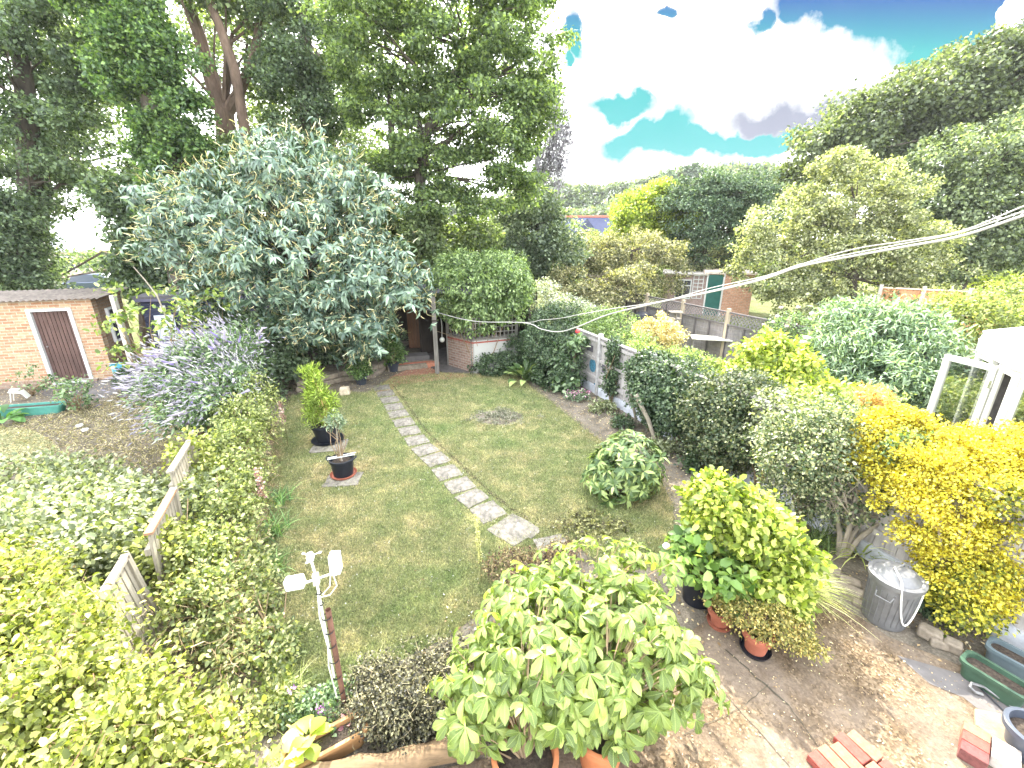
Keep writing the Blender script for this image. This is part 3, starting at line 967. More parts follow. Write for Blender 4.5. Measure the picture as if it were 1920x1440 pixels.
trellis('trellis', pA, pB, 1.03, 1.6, s, org, pitch=.12)
trellis('trellis', pB, pC, 1.03, 1.6, s, org, pitch=.12)
for p in (pA, pB, pC): MB().box((p.x - org.x, p.y - org.y + .06, .8), (.09, .09, 1.6)).build('corner_post', OLDW, s)
cen = pB + Vector((-.1, 1.75, 0))
back = [cen + Vector((1.75 * math.cos(a), 1.75 * math.sin(a), 0)) for a in [R(v) for v in (-5, 40, 85, 130, 175)]]
for a, b2 in zip(back, back[1:]):
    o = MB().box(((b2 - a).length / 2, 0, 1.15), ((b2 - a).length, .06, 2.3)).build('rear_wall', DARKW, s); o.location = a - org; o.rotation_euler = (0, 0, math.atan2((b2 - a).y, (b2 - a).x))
rp = [cen + Vector((1.95 * math.cos(R(v)), 1.95 * math.sin(R(v)), 0)) - org for v in range(-72, 288, 45)]
rb = MB(); rb.add([(p.x, p.y, 2.3) for p in rp] + [(cen.x - org.x, cen.y - org.y, 2.95)], [(i, (i + 1) % 8, 8) for i in range(8)]); rb.build('roof', plain('felt2', (.07, .07, .075), .9), s)
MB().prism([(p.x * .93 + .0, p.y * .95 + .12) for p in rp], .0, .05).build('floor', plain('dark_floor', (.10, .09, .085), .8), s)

# open timber bay left of the summer house
pP = G(820, 701)
s = thing('timber_post', 'weathered square post at the open doorway of the summer house', 'post', (pP.x, pP.y, 0), .2)
MB().box((0, 0, 1.1), (.12, .12, 2.2)).build('shaft', OLDW, s, bevel=.008)
MB().box((0, .0, 1.55), (.15, .15, .04)).build('bracket', DARKW, s)
s = thing('shelter', 'dark open timber lean-to behind the chestnut, left of the summer house', 'shelter', tuple(G(760, 668)), .15)
MB().box((-.2, 1.3, 1.0), (3.2, .06, 2.1)).build('rear_wall', DARKW, s)
MB().box((-1.8, .6, 1.0), (.06, 1.4, 2.1)).build('side_wall', DARKW, s)
pn = MB()
for k in range(8): pn.box((.15 + k * .1, .5, .95), (.092, .03, 1.6))
pn.build('brown_panel', woodmat('brown_panel', (.16, .085, .05), .3), s)
MB().box((-.7, .6, 2.05), (2.3, 1.9, .06), rx=.05).build('roof', plain('felt3', (.06, .06, .06), .9), s)
s = tag(MB().lathe([(.001, -.075), (.04, -.064), (.065, -.038), (.075, 0), (.065, .038), (.04, .064), (.001, .075)], seg=24).build('hanging_float', WPLAS, smooth=True),
        'white ball hanging on a cord in the dark doorway', 'hanging ball')
hp = Q(829, 637, 12.55); s.location = hp
MB().tube([(0, 0, .07), (.015, 0, .4), (-.01, 0, .75), (0, 0, 1.05)], .008, 5).build('cord', WPLAS, s)

# raised stone steps and edging stones
STONE = plain('rough_stone', (.22, .185, .14), .9, scale=10, var=.4, bstr=.6)
def rock(name, loc, d, rz, mat, label, cat, group=None, seed=0):
    rr = random.Random(seed); me = MB(); me.box((0, 0, d[2] / 2), d)
    o = me.build(name, mat)
    b = o.modifiers.new('b', 'BEVEL'); b.width = min(d) * .22; b.segments = 3
    for v in o.data.vertices: v.co += Vector((rr.uniform(-1, 1) * d[0], rr.uniform(-1, 1) * d[1], rr.uniform(-.5, .5) * d[2])) * .07
    o.location = loc; o.rotation_euler = (rr.uniform(-.05, .05), rr.uniform(-.05, .05), rz); tag(o, label, cat, group); return o
stp = thing('garden_steps', 'low stone and brick steps up to the shelter beside the doorway post', 'steps', tuple(G(765, 690)), .35)
MB().box((.1, .0, .07), (1.4, .5, .14)).build('tread', STONE, stp, bevel=.02)
MB().box((.05, .45, .14), (1.3, .45, .28)).build('tread', SMOOTHC, stp, bevel=.02)
MB().box((.1, -.02, .148), (1.25, .1, .02)).build('brick_edge', plain('brick_red_edge', (.38, .14, .09), .9), stp)
sw = thing('stone_retaining_wall', 'low dry-stone retaining wall of the raised bed under the chestnut', 'wall', tuple(G(545, 735)), 0)
pts_px = [(548, 737), (590, 728), (640, 716), (690, 712), (722, 690), (745, 672)]
wp = [G(x, y) for x, y in pts_px]; o0 = Vector(sw.location)
for course in range(2):
    mb = MB(); rr = random.Random(course)
    for a, b2 in zip(wp, wp[1:]):
        l = (b2 - a).length; x = 0
        while x < l:
            sl = rr.uniform(.28, .6); sl = min(sl, l - x)
            if sl < .05: break
            c = a.lerp(b2, (x + sl / 2) / l) - o0
            mb.box((c.x + rr.uniform(-.03, .03), c.y + .12 + course * .05 + rr.uniform(-.03, .03), .07 + course * .135), (sl - .015, .26, .125), rz=math.atan2((b2 - a).y, (b2 - a).x) + rr.uniform(-.06, .06), rx=rr.uniform(-.06, .06))
            x += sl
    mb.build('stone_course', STONE, sw, bevel=.02)
sheet('raised_bed', [(p.x, p.y + .3) for p in wp] + [(-3.2, 15), (-9, 15), (-7, 11)], .27, SOIL)
rock('stone_block', G(648, 740), (.24, .2, .2), .2, plain('pale_stone', (.5, .42, .3), .9, scale=9), 'single pale stone block at the foot of the retaining wall', 'stone', seed=3)
rock('brick_planter', G(812, 688), (.36, .2, .17), .3, plain('terracotta_box', (.42, .17, .10), .8), 'small reddish terracotta box on the step beside the doorway post', 'planter', seed=4)

# ================================================================ boundary fences
GREYP = woodmat('silver_boards', (.36, .335, .32), .3)
def board_fence(name, label, a, b, h, parent_kw, boards=.115, posts=1.83, rails=3, face=-1, base_white=True, topboard=True, missing=()):
    d = b - a; l = d.length; t = thing(name, label, 'fence', a, math.atan2(d.y, d.x))
    npan = max(1, round(l / posts)); pw = l / npan; rr = random.Random(int(l * 100))
    for p in range(npan):
        if p in missing: continue
        x0 = p * pw + .06; x1 = (p + 1) * pw - .06; n = int((x1 - x0) / boards); mb = MB()
        for k in range(n):
            bw = (x1 - x0) / n
            mb.box((x0 + bw * (k + .5), 0, .22 + (h - .22) / 2), (bw - .006, .016 + rr.uniform(0, .004), h - .22 + rr.uniform(-.02, .01)))
        pn_ = mb.build('board_panel', GREYP, t)
        rl = MB()
        for z in np.linspace(.42, h - .09, rails):
            rl.box(((x0 + x1) / 2, face * .035, z), (x1 - x0, .04, .075))
        if topboard: rl.box(((x0 + x1) / 2, face * .03, h + .015), (x1 - x0, .09, .025))
        rl.build('rail', GREYP, pn_)
        if base_white:
            MB().box(((x0 + x1) / 2, face * .02, .11), (x1 - x0, .045, .215)).build('gravel_board', plain('whitened_board', (.48, .50, .54), .85, scale=5, var=.3), t)
    for p in range(npan + 1):
        MB().box((p * pw, face * .02, (h + .1) / 2), (.1, .1, h + .1)).build('post', plain('whitened_post', (.36, .35, .34), .9, scale=9, var=.35), t, bevel=.008)
    return t
fA, fB = Vector((1.45, 12.1, 0)), Vector((4.95, 3.0, 0))
ft = board_fence('timber_fence', 'weathered grey board fence with whitened base along the right of the lawn', fA, fB, 1.45, None, face=-1)
ftm = ft.matrix_basis.copy()
BLUEP = plain('blue_paint', (.06, .18, .26), .7, scale=20, var=.5); BLKP = plain('dark_panel', (.10, .09, .11), .8)
def on_fence(px, py, w, h, mat, name, oval=False):
    # a flat painted shape nailed to the face of the fence
    dirv = (fB - fA).normalized(); nv = Vector((dirv.y, -dirv.x, 0))
    u, dy, dz = ray(px, py)
    den = Vector((u, dy, dz)).dot(nv); t_ = (fA - Vector((0, 0, CAMH))).dot(nv) / den
    p = Vector((0, 0, CAMH)) + Vector((u, dy, dz)) * t_
    x = (p - fA).dot(dirv); mb = MB()
    n = 20 if oval else 4
    if oval: vs = [(x + w / 2 * math.cos(2 * math.pi * k / n), -.018, p.z + h / 2 * math.sin(2 * math.pi * k / n)) for k in range(n)]
    else: vs = [(x - w / 2, -.018, p.z - h / 2), (x + w / 2, -.018, p.z - h / 2), (x + w / 2, -.018, p.z + h / 2), (x - w / 2, -.018, p.z + h / 2)]
    vs2 = [(a, -.012, c) for a, _, c in vs]
    mb.add(vs + vs2, [tuple(range(n))] + [(i, n + i, n + (i + 1) % n, (i + 1) % n) for i in range(n)])
    return mb.build(name, mat, ft)
on_fence(1112, 685, .30, .34, BLUEP, 'painted_oval', True)
on_fence(1117, 727, .14, .22, BLUEP, 'painted_patch')
on_fence(1107, 652, .30, .16, BLKP, 'dark_plaque'); on_fence(1133, 690, .16, .24, BLKP, 'dark_plaque')
# left boundary: three leaning paling panels
PALE = woodmat('pale_palings', (.27, .24, .19), .35)
lf = [((358, 826), (330, 880), 1.25, .10, 'pale slatted fence panel standing just in front of the lilac-flowered bush'),
      ((318, 928), (285, 1010), 1.2, -.1, 'brown-edged slatted fence panel half buried in brambles'),
      ((300, 985), (262, 1110), 1.0, -.08, 'lowest slatted fence panel sinking into yellow-green leaves')]
def lfz(px, z): return None
LX = lambda Y: -2.05 - .42 * Y
for i, (ya, yb, h, lean, lab) in enumerate([(5.3, 4.5, 1.16, .04, lf[0][4]), (4.15, 3.4, 1.12, -.06, lf[1][4]), (3.3, 2.6, 1.0, .10, lf[2][4])]):
    a, b2 = Vector((LX(ya), ya, 0)), Vector((LX(yb), yb, 0)); d = b2 - a
    t = thing('paling_fence', lab, 'fence', a, math.atan2(d.y, d.x), 'paling panels on the left boundary'); t.rotation_euler[0] = lean
    mb = MB(); n = int(d.length / .085); rr = random.Random(i)
    for k in range(n): mb.box((d.length * (k + .5) / n, 0, h / 2 + rr.uniform(-.02, .02)), (d.length / n - .02, .02, h))
    mb.build('palings', PALE, t)
    for z in (.3, h - .18): MB().box((d.length / 2, -.035, z), (d.length, .045, .07)).build('rail', PALE, t)
    rl = MB(); rl.box((d.length / 2, .0, h + .02), (d.length, .07, .025)); rl.build('rail', PALE if i != 1 else woodmat('brown_rail', (.30, .17, .10), .3, 'x'), t)
    MB().box((0, .0, h / 2 + .02), (.07, .07, h + .04)).build('post', PALE, t, bevel=.006)
# right neighbour's far fence with a diagonal lattice on top
def P_on(px, py, z): return G(px, py, z)
qa, qb = G(1160, 544, 1.55), G(1545, 620, 1.55); qa.z = qb.z = 0
ext = (qb - qa).normalized(); qb2 = qb + ext * 3.0
LAT = woodmat('lattice_grey', (.21, .195, .195), .3); LATP = woodmat('lattice_post', (.36, .30, .22), .3)
t = thing('lattice_fence', 'grey featheredge fence with a diagonal lattice top in the neighbouring garden', 'fence', qa, math.atan2(ext.y, ext.x))
ll = (qb2 - qa).length; npan = round(ll / 1.85); pw = ll / npan
for p in range(npan):
    x0, x1 = p * pw + .05, (p + 1) * pw - .05
    mb = MB()
    for k in range(9): mb.box(((x0 + x1) / 2, 0, .06 + k * .13), (x1 - x0, .02, .135), rx=.12)
    pn_ = mb.build('board_panel', LAT, t)
    st_ = MB()
    for k in range(4): st_.box((x0 + (x1 - x0) * k / 3, -.04, .58), (.045, .045, 1.12))
    st_.box(((x0 + x1) / 2, -.04, 1.17), (x1 - x0, .06, .05)); st_.box(((x0 + x1) / 2, 0, 1.535), (x1 - x0, .06, .045)); st_.build('frame', woodmat('fence_frame', (.11, .10, .10), .3), pn_)
    trellis('lattice', Vector((x0, 0, 0)), Vector((x1, 0, 0)), 1.2, 1.51, t, Vector((0, 0, 0)), diag=True, w=.03, mat=LAT, pitch=.13)
for p in range(npan + 1):
    MB().box((p * pw, -.02, .83), (.1, .1, 1.66)).build('post', LATP, t, bevel=.008)
# orange fence further right
OR = woodmat('orange_panels', (.52, .25, .13), .25)
a, b2 = Q(1640, 583, 17.6), Q(1895, 600, 15.6); a.z = b2.z = 0
d = b2 - a; t = thing('orange_fence', 'orange-brown panel fence with a pale concrete post beyond the bushy shrub', 'fence', a, math.atan2(d.y, d.x))
zt = Q(1690, 541, 17.2).z; npan = 3; pw = d.length / npan
for p in range(npan):
    mb = MB()
    for k in range(16): mb.box((p * pw + .06 + (pw - .12) * (k + .5) / 16, 0, zt / 2), ((pw - .12) / 16 - .006, .02, zt - .05))
    pn_ = mb.build('board_panel', OR, t)
    MB().box((p * pw + pw / 2, -.03, zt), (pw - .12, .08, .05)).box((p * pw + pw / 2, -.03, zt * .62), (pw - .12, .04, .06)).build('rail', woodmat('pale_rail', (.66, .5, .38), .2, 'x'), pn_)
for p in range(npan + 1): MB().box((p * pw, -.02, zt / 2 + .06), (.12, .12, zt + .12)).build('post', CONCP, t)

# ================================================================ far brick outhouse with the green door
c0 = Q(1238, 592, 22.5); c1 = Q(1402, 592, 21.2)
s = thing('brick_outhouse', 'flat-roofed brick outhouse with green door and window beyond the lattice fence', 'outhouse', (c0.x, c0.y, 0), math.atan2(c1.y - c0.y, c1.x - c0.x))
ln_ = (Vector((c1.x, c1.y, 0)) - Vector((c0.x, c0.y, 0))).length; hh = Q(1240, 514, 22.5).z
fx = lambda px: (px - 1238) / (1402 - 1238) * ln_
BF1 = brickmat('outhouse_brick_shaded', (.33, .22, .20), (.40, .28, .26), (.36, .3, .28)); BF2 = brickmat('outhouse_brick_lit', (.50, .24, .15), (.60, .32, .21), (.5, .4, .33))  # shaded left part and lit right part painted as two brick tones
MB().box((fx(1317) / 2, 1.2, hh / 2), (fx(1317), 2.4, hh)).build('left_wall', BF1, s)
MB().box(((fx(1317) + ln_) / 2 + .01, 1.2, hh / 2 + .04), (ln_ - fx(1317), 2.5, hh + .08)).build('right_wall', BF2, s)
MB().box((fx(1317) / 2, 1.2, hh + .03), (fx(1317) + .2, 2.7, .06)).build('roof', plain('roof_edge', (.4, .37, .33), .9), s)
MB().box(((fx(1317) + ln_) / 2, 1.2, hh + .13), (ln_ - fx(1317) + .15, 2.7, .1)).build('parapet', plain('parapet', (.62, .52, .45), .9), s)
dx = fx(1334)
MB().box((dx, -.07, .98), (.66, .05, 1.96)).build('door', plain('green_door', (.015, .10, .085), .5, scale=4, var=.2), s)
MB().box((dx - .37, -.08, 1.0), (.07, .08, 2.0)).box((dx + .37, -.08, 1.0), (.07, .08, 2.0)).box((dx, -.08, 2.02), (.81, .08, .06)).build('door_frame', WHITE, s)
wx0, wx1 = fx(1262), fx(1290); wz0, wz1 = Q(1270, 558, 22.4).z, Q(1270, 524, 22.4).z
wf = MB(); 
for x in (wx0, (wx0 + wx1) / 2, wx1): wf.box((x, -.04, (wz0 + wz1) / 2), (.05, .06, wz1 - wz0))
for z in (wz0, wz1, wz0 + (wz1 - wz0) * .7): wf.box(((wx0 + wx1) / 2, -.045, z), (wx1 - wx0 + .05, .06, .045))
wd = wf.build('window', WHITE, s)
MB().box(((wx0 + wx1) / 2, -.012, (wz0 + wz1) / 2), (wx1 - wx0, .02, wz1 - wz0)).build('pane', GLASS, wd)
tl = trellis('wall_trellis', Vector((fx(1294), -.12, 0)), Vector((fx(1312), -.12, 0)), .8, 1.9, s, Vector((0, 0, 0)), mat=WHITE, pitch=.16, w=.035)

# ================================================================ conservatory of the right neighbour
CW = WPLAS
s = thing('conservatory', 'white framed conservatory with its glazed door swung open behind the golden shrub', 'conservatory', (0, 0, 0), 0)
K = [Vector((7.75, 7.0, 0)), Vector((7.12, 6.45, 0)), Vector((6.62, 5.45, 0)), Vector((6.42, 4.35, 0)), Vector((6.9, 3.4, 0))]
K2 = K + [Vector((11.0, 3.0, 0)), Vector((11.5, 7.5, 0))]
EH = 2.12
CG, N, L = newmat('clear_glass')
gb = N('ShaderNodeBsdfGlossy'); gb.inputs['Roughness'].default_value = .03; tb = N('ShaderNodeBsdfTransparent'); mx = N('ShaderNodeMixShader'); mx.inputs[0].default_value = .36; tb.inputs[0].default_value = (.72, .74, .76, 1)
L(tb.outputs[0], mx.inputs[1]); L(gb.outputs[0], mx.inputs[2]); oo = N('ShaderNodeOutputMaterial'); L(mx.outputs[0], oo.inputs[0])
def glazed(a, b, z0, z1, n, name='window', bw=.075):
    d = b - a; l = d.length; mb = MB()
    for k in range(n + 1): mb.box((min(max(l * k / n, bw / 2), l - bw / 2), 0, (z0 + z1) / 2), (bw, .07, z1 - z0))
    for k in range(n):
        for z in (z0 + bw / 2, z1 - bw / 2): mb.box((l * (k + .5) / n, 0, z), (l / n - bw, .068, bw))
    o = mb.build(name, CW, s, bevel=.004); o.location = a; o.rotation_euler = (0, 0, math.atan2(d.y, d.x))
    g_ = MB(); g_.box((l / 2, 0, (z0 + z1) / 2), (l - bw, .01, z1 - z0 - 2 * bw)); gp = g_.build('pane', CG, o); return o
for (a, b2, n) in ((K[0], K[1], 1), (K[1], K[1].lerp(K[2], .45), 1), (K[2], K[3], 2), (K[3], K[4], 2)):
    glazed(a, b2, .12 if n == 1 else .55, EH, n)
MB().box(((K[2].x + K[3].x) / 2, (K[2].y + K[3].y) / 2, .28), ((K[3] - K[2]).length, .12, .52), rz=math.atan2((K[3] - K[2]).y, (K[3] - K[2]).x)).build('dwarf_wall', plain('dwarf_wall', (.6, .55, .5), .9), s)
# open door leaf hinged at the near jamb
hg = K[1].lerp(K[2], .62) + Vector((-.03, 0, 0)); tip = hg + Vector((.02, .78, 0)) + Vector((-.12, -.1, 0))
dl = glazed(hg, tip, .10, 2.06, 1, 'door', .08)
MB().box(((tip - hg).length - .06, -.06, 1.05), (.03, .05, .16)).build('door_handle', plain('chrome', (.6, .6, .6), .25, .9), dl)
for z in (.4, 1.1, 1.8): MB().box((.0, .045, z), (.03, .03, .11)).build('hinge', plain('chrome', (.6, .6, .6)), dl)
for _p in (K[1].lerp(K[2], .66), K[1].lerp(K[2], .97), K[2] + (K[3] - K[2]) * .10):
    MB().box((_p.x, _p.y, 1.1), (.055, .055, 2.04), rz=.3).build('jamb', CW, s, bevel=.005)
MB().box((K[1].lerp(K[2], .8).x, K[1].lerp(K[2], .8).y, 2.06), (.06, .42, .09), rz=-.46).build('lintel', CW, s)
# eaves, gutter, roof
ev = MB(); ctr = Vector((9.0, 5.1, 0))
ring = [k + (k - ctr).normalized() * .06 for k in K2]
ev.prism([(p.x, p.y) for p in ring], EH + .0, EH + .13)
ev.build('eaves', plain('grey_eaves', (.26, .26, .29), .5, scale=3, var=.05), s)
rf = MB(); apex = Vector((9.0, 5.1, 3.0)); r1 = [Vector((p.x, p.y, EH + .135)) for p in ring]
rf.add([tuple(p) for p in r1] + [tuple(apex)], [(i, (i + 1) % len(r1), len(r1)) for i in range(len(r1))])
rf_ = rf.build('roof', plain('polycarbonate', (.70, .70, .70), .3, scale=2, var=.03, bstr=.02), s)
rr_ = MB()
for p in r1: rr_.tube([p + Vector((0, 0, .03)), apex + Vector((0, 0, .03))], .03, 6)
rr_.build('glazing_bar', WHITE, rf_)
MB().prism([(p.x, p.y) for p in K2], 0, .10).build('floor', plain('con_floor', (.35, .3, .27), .7), s)
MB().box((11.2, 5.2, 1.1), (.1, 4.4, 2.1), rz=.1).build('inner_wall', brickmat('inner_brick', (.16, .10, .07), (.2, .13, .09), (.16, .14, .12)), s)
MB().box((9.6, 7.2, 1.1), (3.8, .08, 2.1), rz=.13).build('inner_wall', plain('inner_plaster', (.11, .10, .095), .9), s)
cu = MB()
def curtain(p):
    cu.tube([p + Vector((0, 0, 2.05)), p + Vector((.02, 0, 1.2)), p + Vector((.08, -.08, .5))], [.05, .035, .06], 8)
curtain(K[1].lerp(K[2], .25) + Vector((.18, .0, 0))); curtain(K[2].lerp(K[3], .5) + Vector((.2, 0, 0)))
cu.build('curtain', plain('grey_curtain', (.38, .36, .44), .9), s)
_o = Vector((K[2].x, K[2].y, 0)); s.location = _o
for _c in s.children: _c.location = _c.location - _o
def armchair(x, y, rz, label, c):
    t = thing('armchair', label, 'chair', (x, y, .10), rz)
    mt = plain('upholstery_' + str(c[0]), c, .8, scale=5, var=.08)
    MB().box((0, 0, .36), (.5, .5, .16)).build('seat', mt, t, bevel=.05)
    bk = MB(); n = 9; prof = [(-.26, .4), (-.26, .8), (-.2, .95), (-.1, 1.02), (.1, 1.02), (.2, .95), (.26, .8), (.26, .4)]
    bk.add([(x_, .2, z) for x_, z in prof] + [(x_, .29, z) for x_, z in prof], [tuple(range(8)), tuple(range(15, 7, -1))] + [(i, 8 + i, 8 + (i + 1) % 8, (i + 1) % 8) for i in range(8)])
    bk.build('backrest', mt, t, bevel=.03)
    for xx in (-.22, .22):
        for yy in (-.2, .2): MB().tube([(xx, yy, 0), (xx, yy, .3)], .018, 6).build('leg', DARKW, t)
armchair(7.35, 5.35, 2.0, 'pale blue-grey rounded armchair just inside the open conservatory door', (.6, .66, .7))
armchair(7.1, 4.55, 1.8, 'cream rounded chair inside the conservatory near the golden shrub', (.72, .66, .58))

# ================================================================ neighbour's garden furniture
def slat_chair(loc, rz, label):
    t = thing('garden_chair', label, 'chair', loc, rz); wd_ = woodmat('silvered_teak', (.50, .47, .44), .2, 'x')
    b = MB()
    for k in range(6): b.box((0, .26 + .02 * k, .5 + k * .085), (.62, .02, .06), rx=-.25)
    b.build('backrest', wd_, t)
    b = MB()
    for k in range(5): b.box((0, -.2 + k * .1, .42), (.62, .08, .025))
    b.build('seat', wd_, t)
    for x in (-.3, .3):
        MB().box((x, 0, .62), (.06, .5, .03)).build('armrest', wd_, t)
        for y in (-.22, .24): MB().box((x, y, .31), (.05, .05, .62)).build('leg', wd_, t)
slat_chair(G(1335, 658, 0.0) + Vector((0, 0, 0)), -.5, 'silvered slatted garden chair before the lattice fence')
t = thing('garden_table', 'white-topped garden table in front of the slatted chair', 'table', tuple(G(1355, 676)), -.3)
MB().box((-.42, 0, .7), (1.2, .55, .04)).build('tabletop', plain('cream_top', (.70, .66, .58), .7), t, bevel=.01)
MB().box((.42, .02, .72), (.48, .6, .03)).build('side_leaf', WHITE, t, bevel=.01)
for x in (-.95, .6):
    for y in (-.22, .22): MB().box((x, y, .34), (.04, .04, .68)).build('leg', LAT, t)
t = thing('covered_barbecue', 'black covered barbecue at the left end of the lattice fence', 'barbecue', tuple(G(1200, 635)), .2)
MB().lathe([(.3, 0), (.34, .5), (.36, .8), (.3, .95), (.15, 1.03), (.001, 1.05)], seg=20).build('cover', plain('black_cover', (.02, .022, .03), .5), t, smooth=True)
for px, py, ht, lab in ((1241, 648, 1.5, 'thin black metal stake rising from the orange shrub'),):
    o = MB().tube([(0, 0, 0), (.01, 0, ht)], .014, 6).build('metal_stake', plain('black_iron', (.02, .02, .02), .5)); o.location = G(px, py); tag(o, lab, 'stake')
t = thing('bird_feeder', 'grey bird table on a short pole beside the thin black stake', 'bird table', tuple(G(1258, 662)), 0)
MB().tube([(0, 0, 0), (0, 0, 1.15)], .03, 6).build('pole', OLDW, t); MB().box((0, 0, 1.17), (.34, .3, .03)).build('tray', OLDW, t)
MB().prism([(-.2, -.16), (.2, -.16), (.2, .16), (-.2, .16)], 1.38, 1.41).build('roof', OLDW, t); MB().box((0, 0, 1.28), (.03, .2, .2)).build('stand', OLDW, t)

# ================================================================ things on the lawn and patio
BLK = plain('black_rubber', (.012, .014, .02), .38, scale=4, var=.2, bstr=.05)
TER = plain('terracotta', (.40, .145, .06), .8, scale=7, var=.14, bstr=.08)
TER2 = plain('terracotta_red', (.31, .10, .06), .8, scale=7, var=.16, bstr=.08)
DGR = plain('dark_grey_plastic', (.03, .035, .045), .4, scale=4, var=.2, bstr=.03)
def pot(name, label, loc, r, h, mat, saucer=None, handles=False, lip=.018, group=None, cat='plant pot', taper=.74):
    t = thing(name, label, cat, loc, 0, group)
    rb = r * taper; z0 = .02 if saucer else 0
    MB().lathe([(.001, z0), (rb, z0), (r - .01, z0 + h - .05), (r + lip, z0 + h - .05), (r + lip, z0 + h - .005), (r + lip - .008, z0 + h), (r - .012, z0 + h), (r - .02, z0 + h - .08)], seg=36).build('pot_body', mat, t, smooth=True)
    MB().lathe([(r - .02, z0 + h - .07), (r * .6, z0 + h - .06), (.001, z0 + h - .055)], seg=20).build('soil', DSOIL, t)
    if saucer: MB().lathe([(.001, 0), (r * 1.0, 0), (r * 1.12, .035), (r * 1.09, .035), (r * .98, .012), (.001, .012)], seg=32).build('saucer', saucer, t, smooth=True)
    if handles:
        for sg in (-1, 1):
            MB().tube([(sg * (r + .005), -.07, z0 + h - .02), (sg * (r + .04), -.045, z0 + h + .01), (sg * (r + .05), 0, z0 + h + .015), (sg * (r + .04), .045, z0 + h + .01), (sg * (r + .005), .07, z0 + h - .02)], .011, 6).build('handle', mat, t)
    return t
cA = G(616, 828); cA.z = .03
for c, w_, d_, rz, lab in ((G(618, 838), .62, .5, .15, 'pale paving slab under the larger black tub on the lawn'), (G(644, 901), .56, .42, .1, 'pale split paving slab under the smaller black tub on the lawn')):
    o = rock_slab(w_, d_, .028, int(c.x * 100) % 50).build('paving_slab', SLAB, bevel=.006); o.location = (c.x, c.y, .005); o.rotation_euler = (0, 0, rz); tag(o, lab, 'paving stone')
POT1 = pot('black_tub', 'larger black rubber tub holding the feathery light green shrub', (cA.x, cA.y, .034), .27, .34, BLK, BLK, True, lip=.008, taper=.72)
cB = G(645, 893)
POT2 = pot('black_tub', 'smaller black tub with crossed white canes and a sapling', (cB.x, cB.y, .034), .19, .29, BLK, TER2, True, lip=.006, taper=.82)
ck = thing('cane_bundle', 'white canes laid crossed on the rim of the smaller black tub', 'canes', (cB.x, cB.y, .365), 0)
for a, b2 in (((-.2, -.05), (.2, .12)), ((-.19, -.1), (.21, .05))):
    MB().tube([(a[0], a[1], .0), (b2[0], b2[1], .015)], .009, 6).build('cane', WPLAS, ck)

# weather station
c = G(649, 1338)
s = thing('weather_station', 'white weather station on a white pipe strapped to a rusty stake', 'weather station', (c.x, c.y, 0), .12)
RUST = plain('rust_paint', (.15, .075, .052), .8, scale=10, var=.4)
MB().tube([(0, 0, 0), (0.0, .0, 1.12)], [.021, .021], 14, cap=False).build('stake', RUST, s, smooth=True)
MB().tube([(-.034, -.022, .45), (-.036, -.022, 1.42)], .010, 10).build('mast', WPLAS, s, smooth=True)
MB().tube([(-.036, -.036, .25), (-.05, -.045, .6), (-.03, -.045, .8), (-.052, -.04, 1.1), (-.036, -.042, 1.3)], .006, 6).build('cable', WPLAS, s)
for z in (.28, .45, .62, .78, .92, 1.06, 1.2, 1.3):
    MB().lathe([(.034 if z < 1.1 else .018, -.006), (.036 if z < 1.1 else .021, 0), (.034 if z < 1.1 else .018, .006)], (-.015 if z < 1.1 else -.034, -.01 if z < 1.1 else -.022, z), 12).build('cable_tie', BLK, s)
hd = MB(); hd.box((-.036, -.022, 1.43), (.036, .04, .09)); hd.tube([(-.036, -.022, 1.43), (.09, -.022, 1.47)], .008, 8); hd.tube([(-.036, -.022, 1.43), (-.13, -.022, 1.40)], .009, 8); hd.build('cross_arm', WPLAS, s, smooth=True)
MB().box((-.185, -.022, 1.415), (.13, .075, .085), ry=-.12).box((-.24, -.022, 1.37), (.02, .05, .02)).build('rain_gauge', WPLAS, s, bevel=.012)
MB().box((.115, -.022, 1.56), (.075, .08, .16), ry=.02).box((.10, -.022, 1.475), (.05, .06, .02)).build('sensor_box', WPLAS, s, bevel=.018)
an = MB(); an.tube([(-.036, -.022, 1.47), (-.05, -.015, 1.60)], .010, 8); an.lathe([(.001, -.03), (.02, -.03), (.03, 0), (.022, .03), (.001, .035)], (-.052, -.015, 1.62), 14); an.build('wind_sensor', WPLAS, s, smooth=True)
va_ = MB()
for a in (2.6, 4.7, .5): 
    e = Vector((-.052 + .065 * math.cos(a), -.015 + .065 * math.sin(a), 1.63)); va_.tube([(-.052, -.015, 1.63), e], .004, 5); va_.lathe([(.001, -.012), (.012, 0), (.001, .012)], tuple(e), 8)
va_.build('wind_cups', WPLAS, s)
MB().tube([(.09, -.03, 1.47), (.11, -.05, 1.38), (.05, -.05, 1.30), (-.02, -.04, 1.28)], .004, 5).tube([(.07, -.03, 1.46), (.06, -.05, 1.38), (.0, -.05, 1.31)], .004, 5).build('loose_cable', WPLAS, s)

# tan trough with seedlings at the patio edge
a_, b_ = G(548, 1440, .18), G(676, 1370, .18)
d = b_ - a_; TAN = plain('tan_plastic', (.36, .20, .085), .55, scale=5, var=.1, bstr=.03)
tr = rounded_trough('seedling_trough', 'tan plastic trough with a pale rim, lettuce and dark seedlings in it', 'planter', ((a_.x + b_.x) / 2 - .04, (a_.y + b_.y) / 2 + .06, .012), math.atan2(d.y, d.x), d.length + .10, .17, .17, TAN, DSOIL, .9)
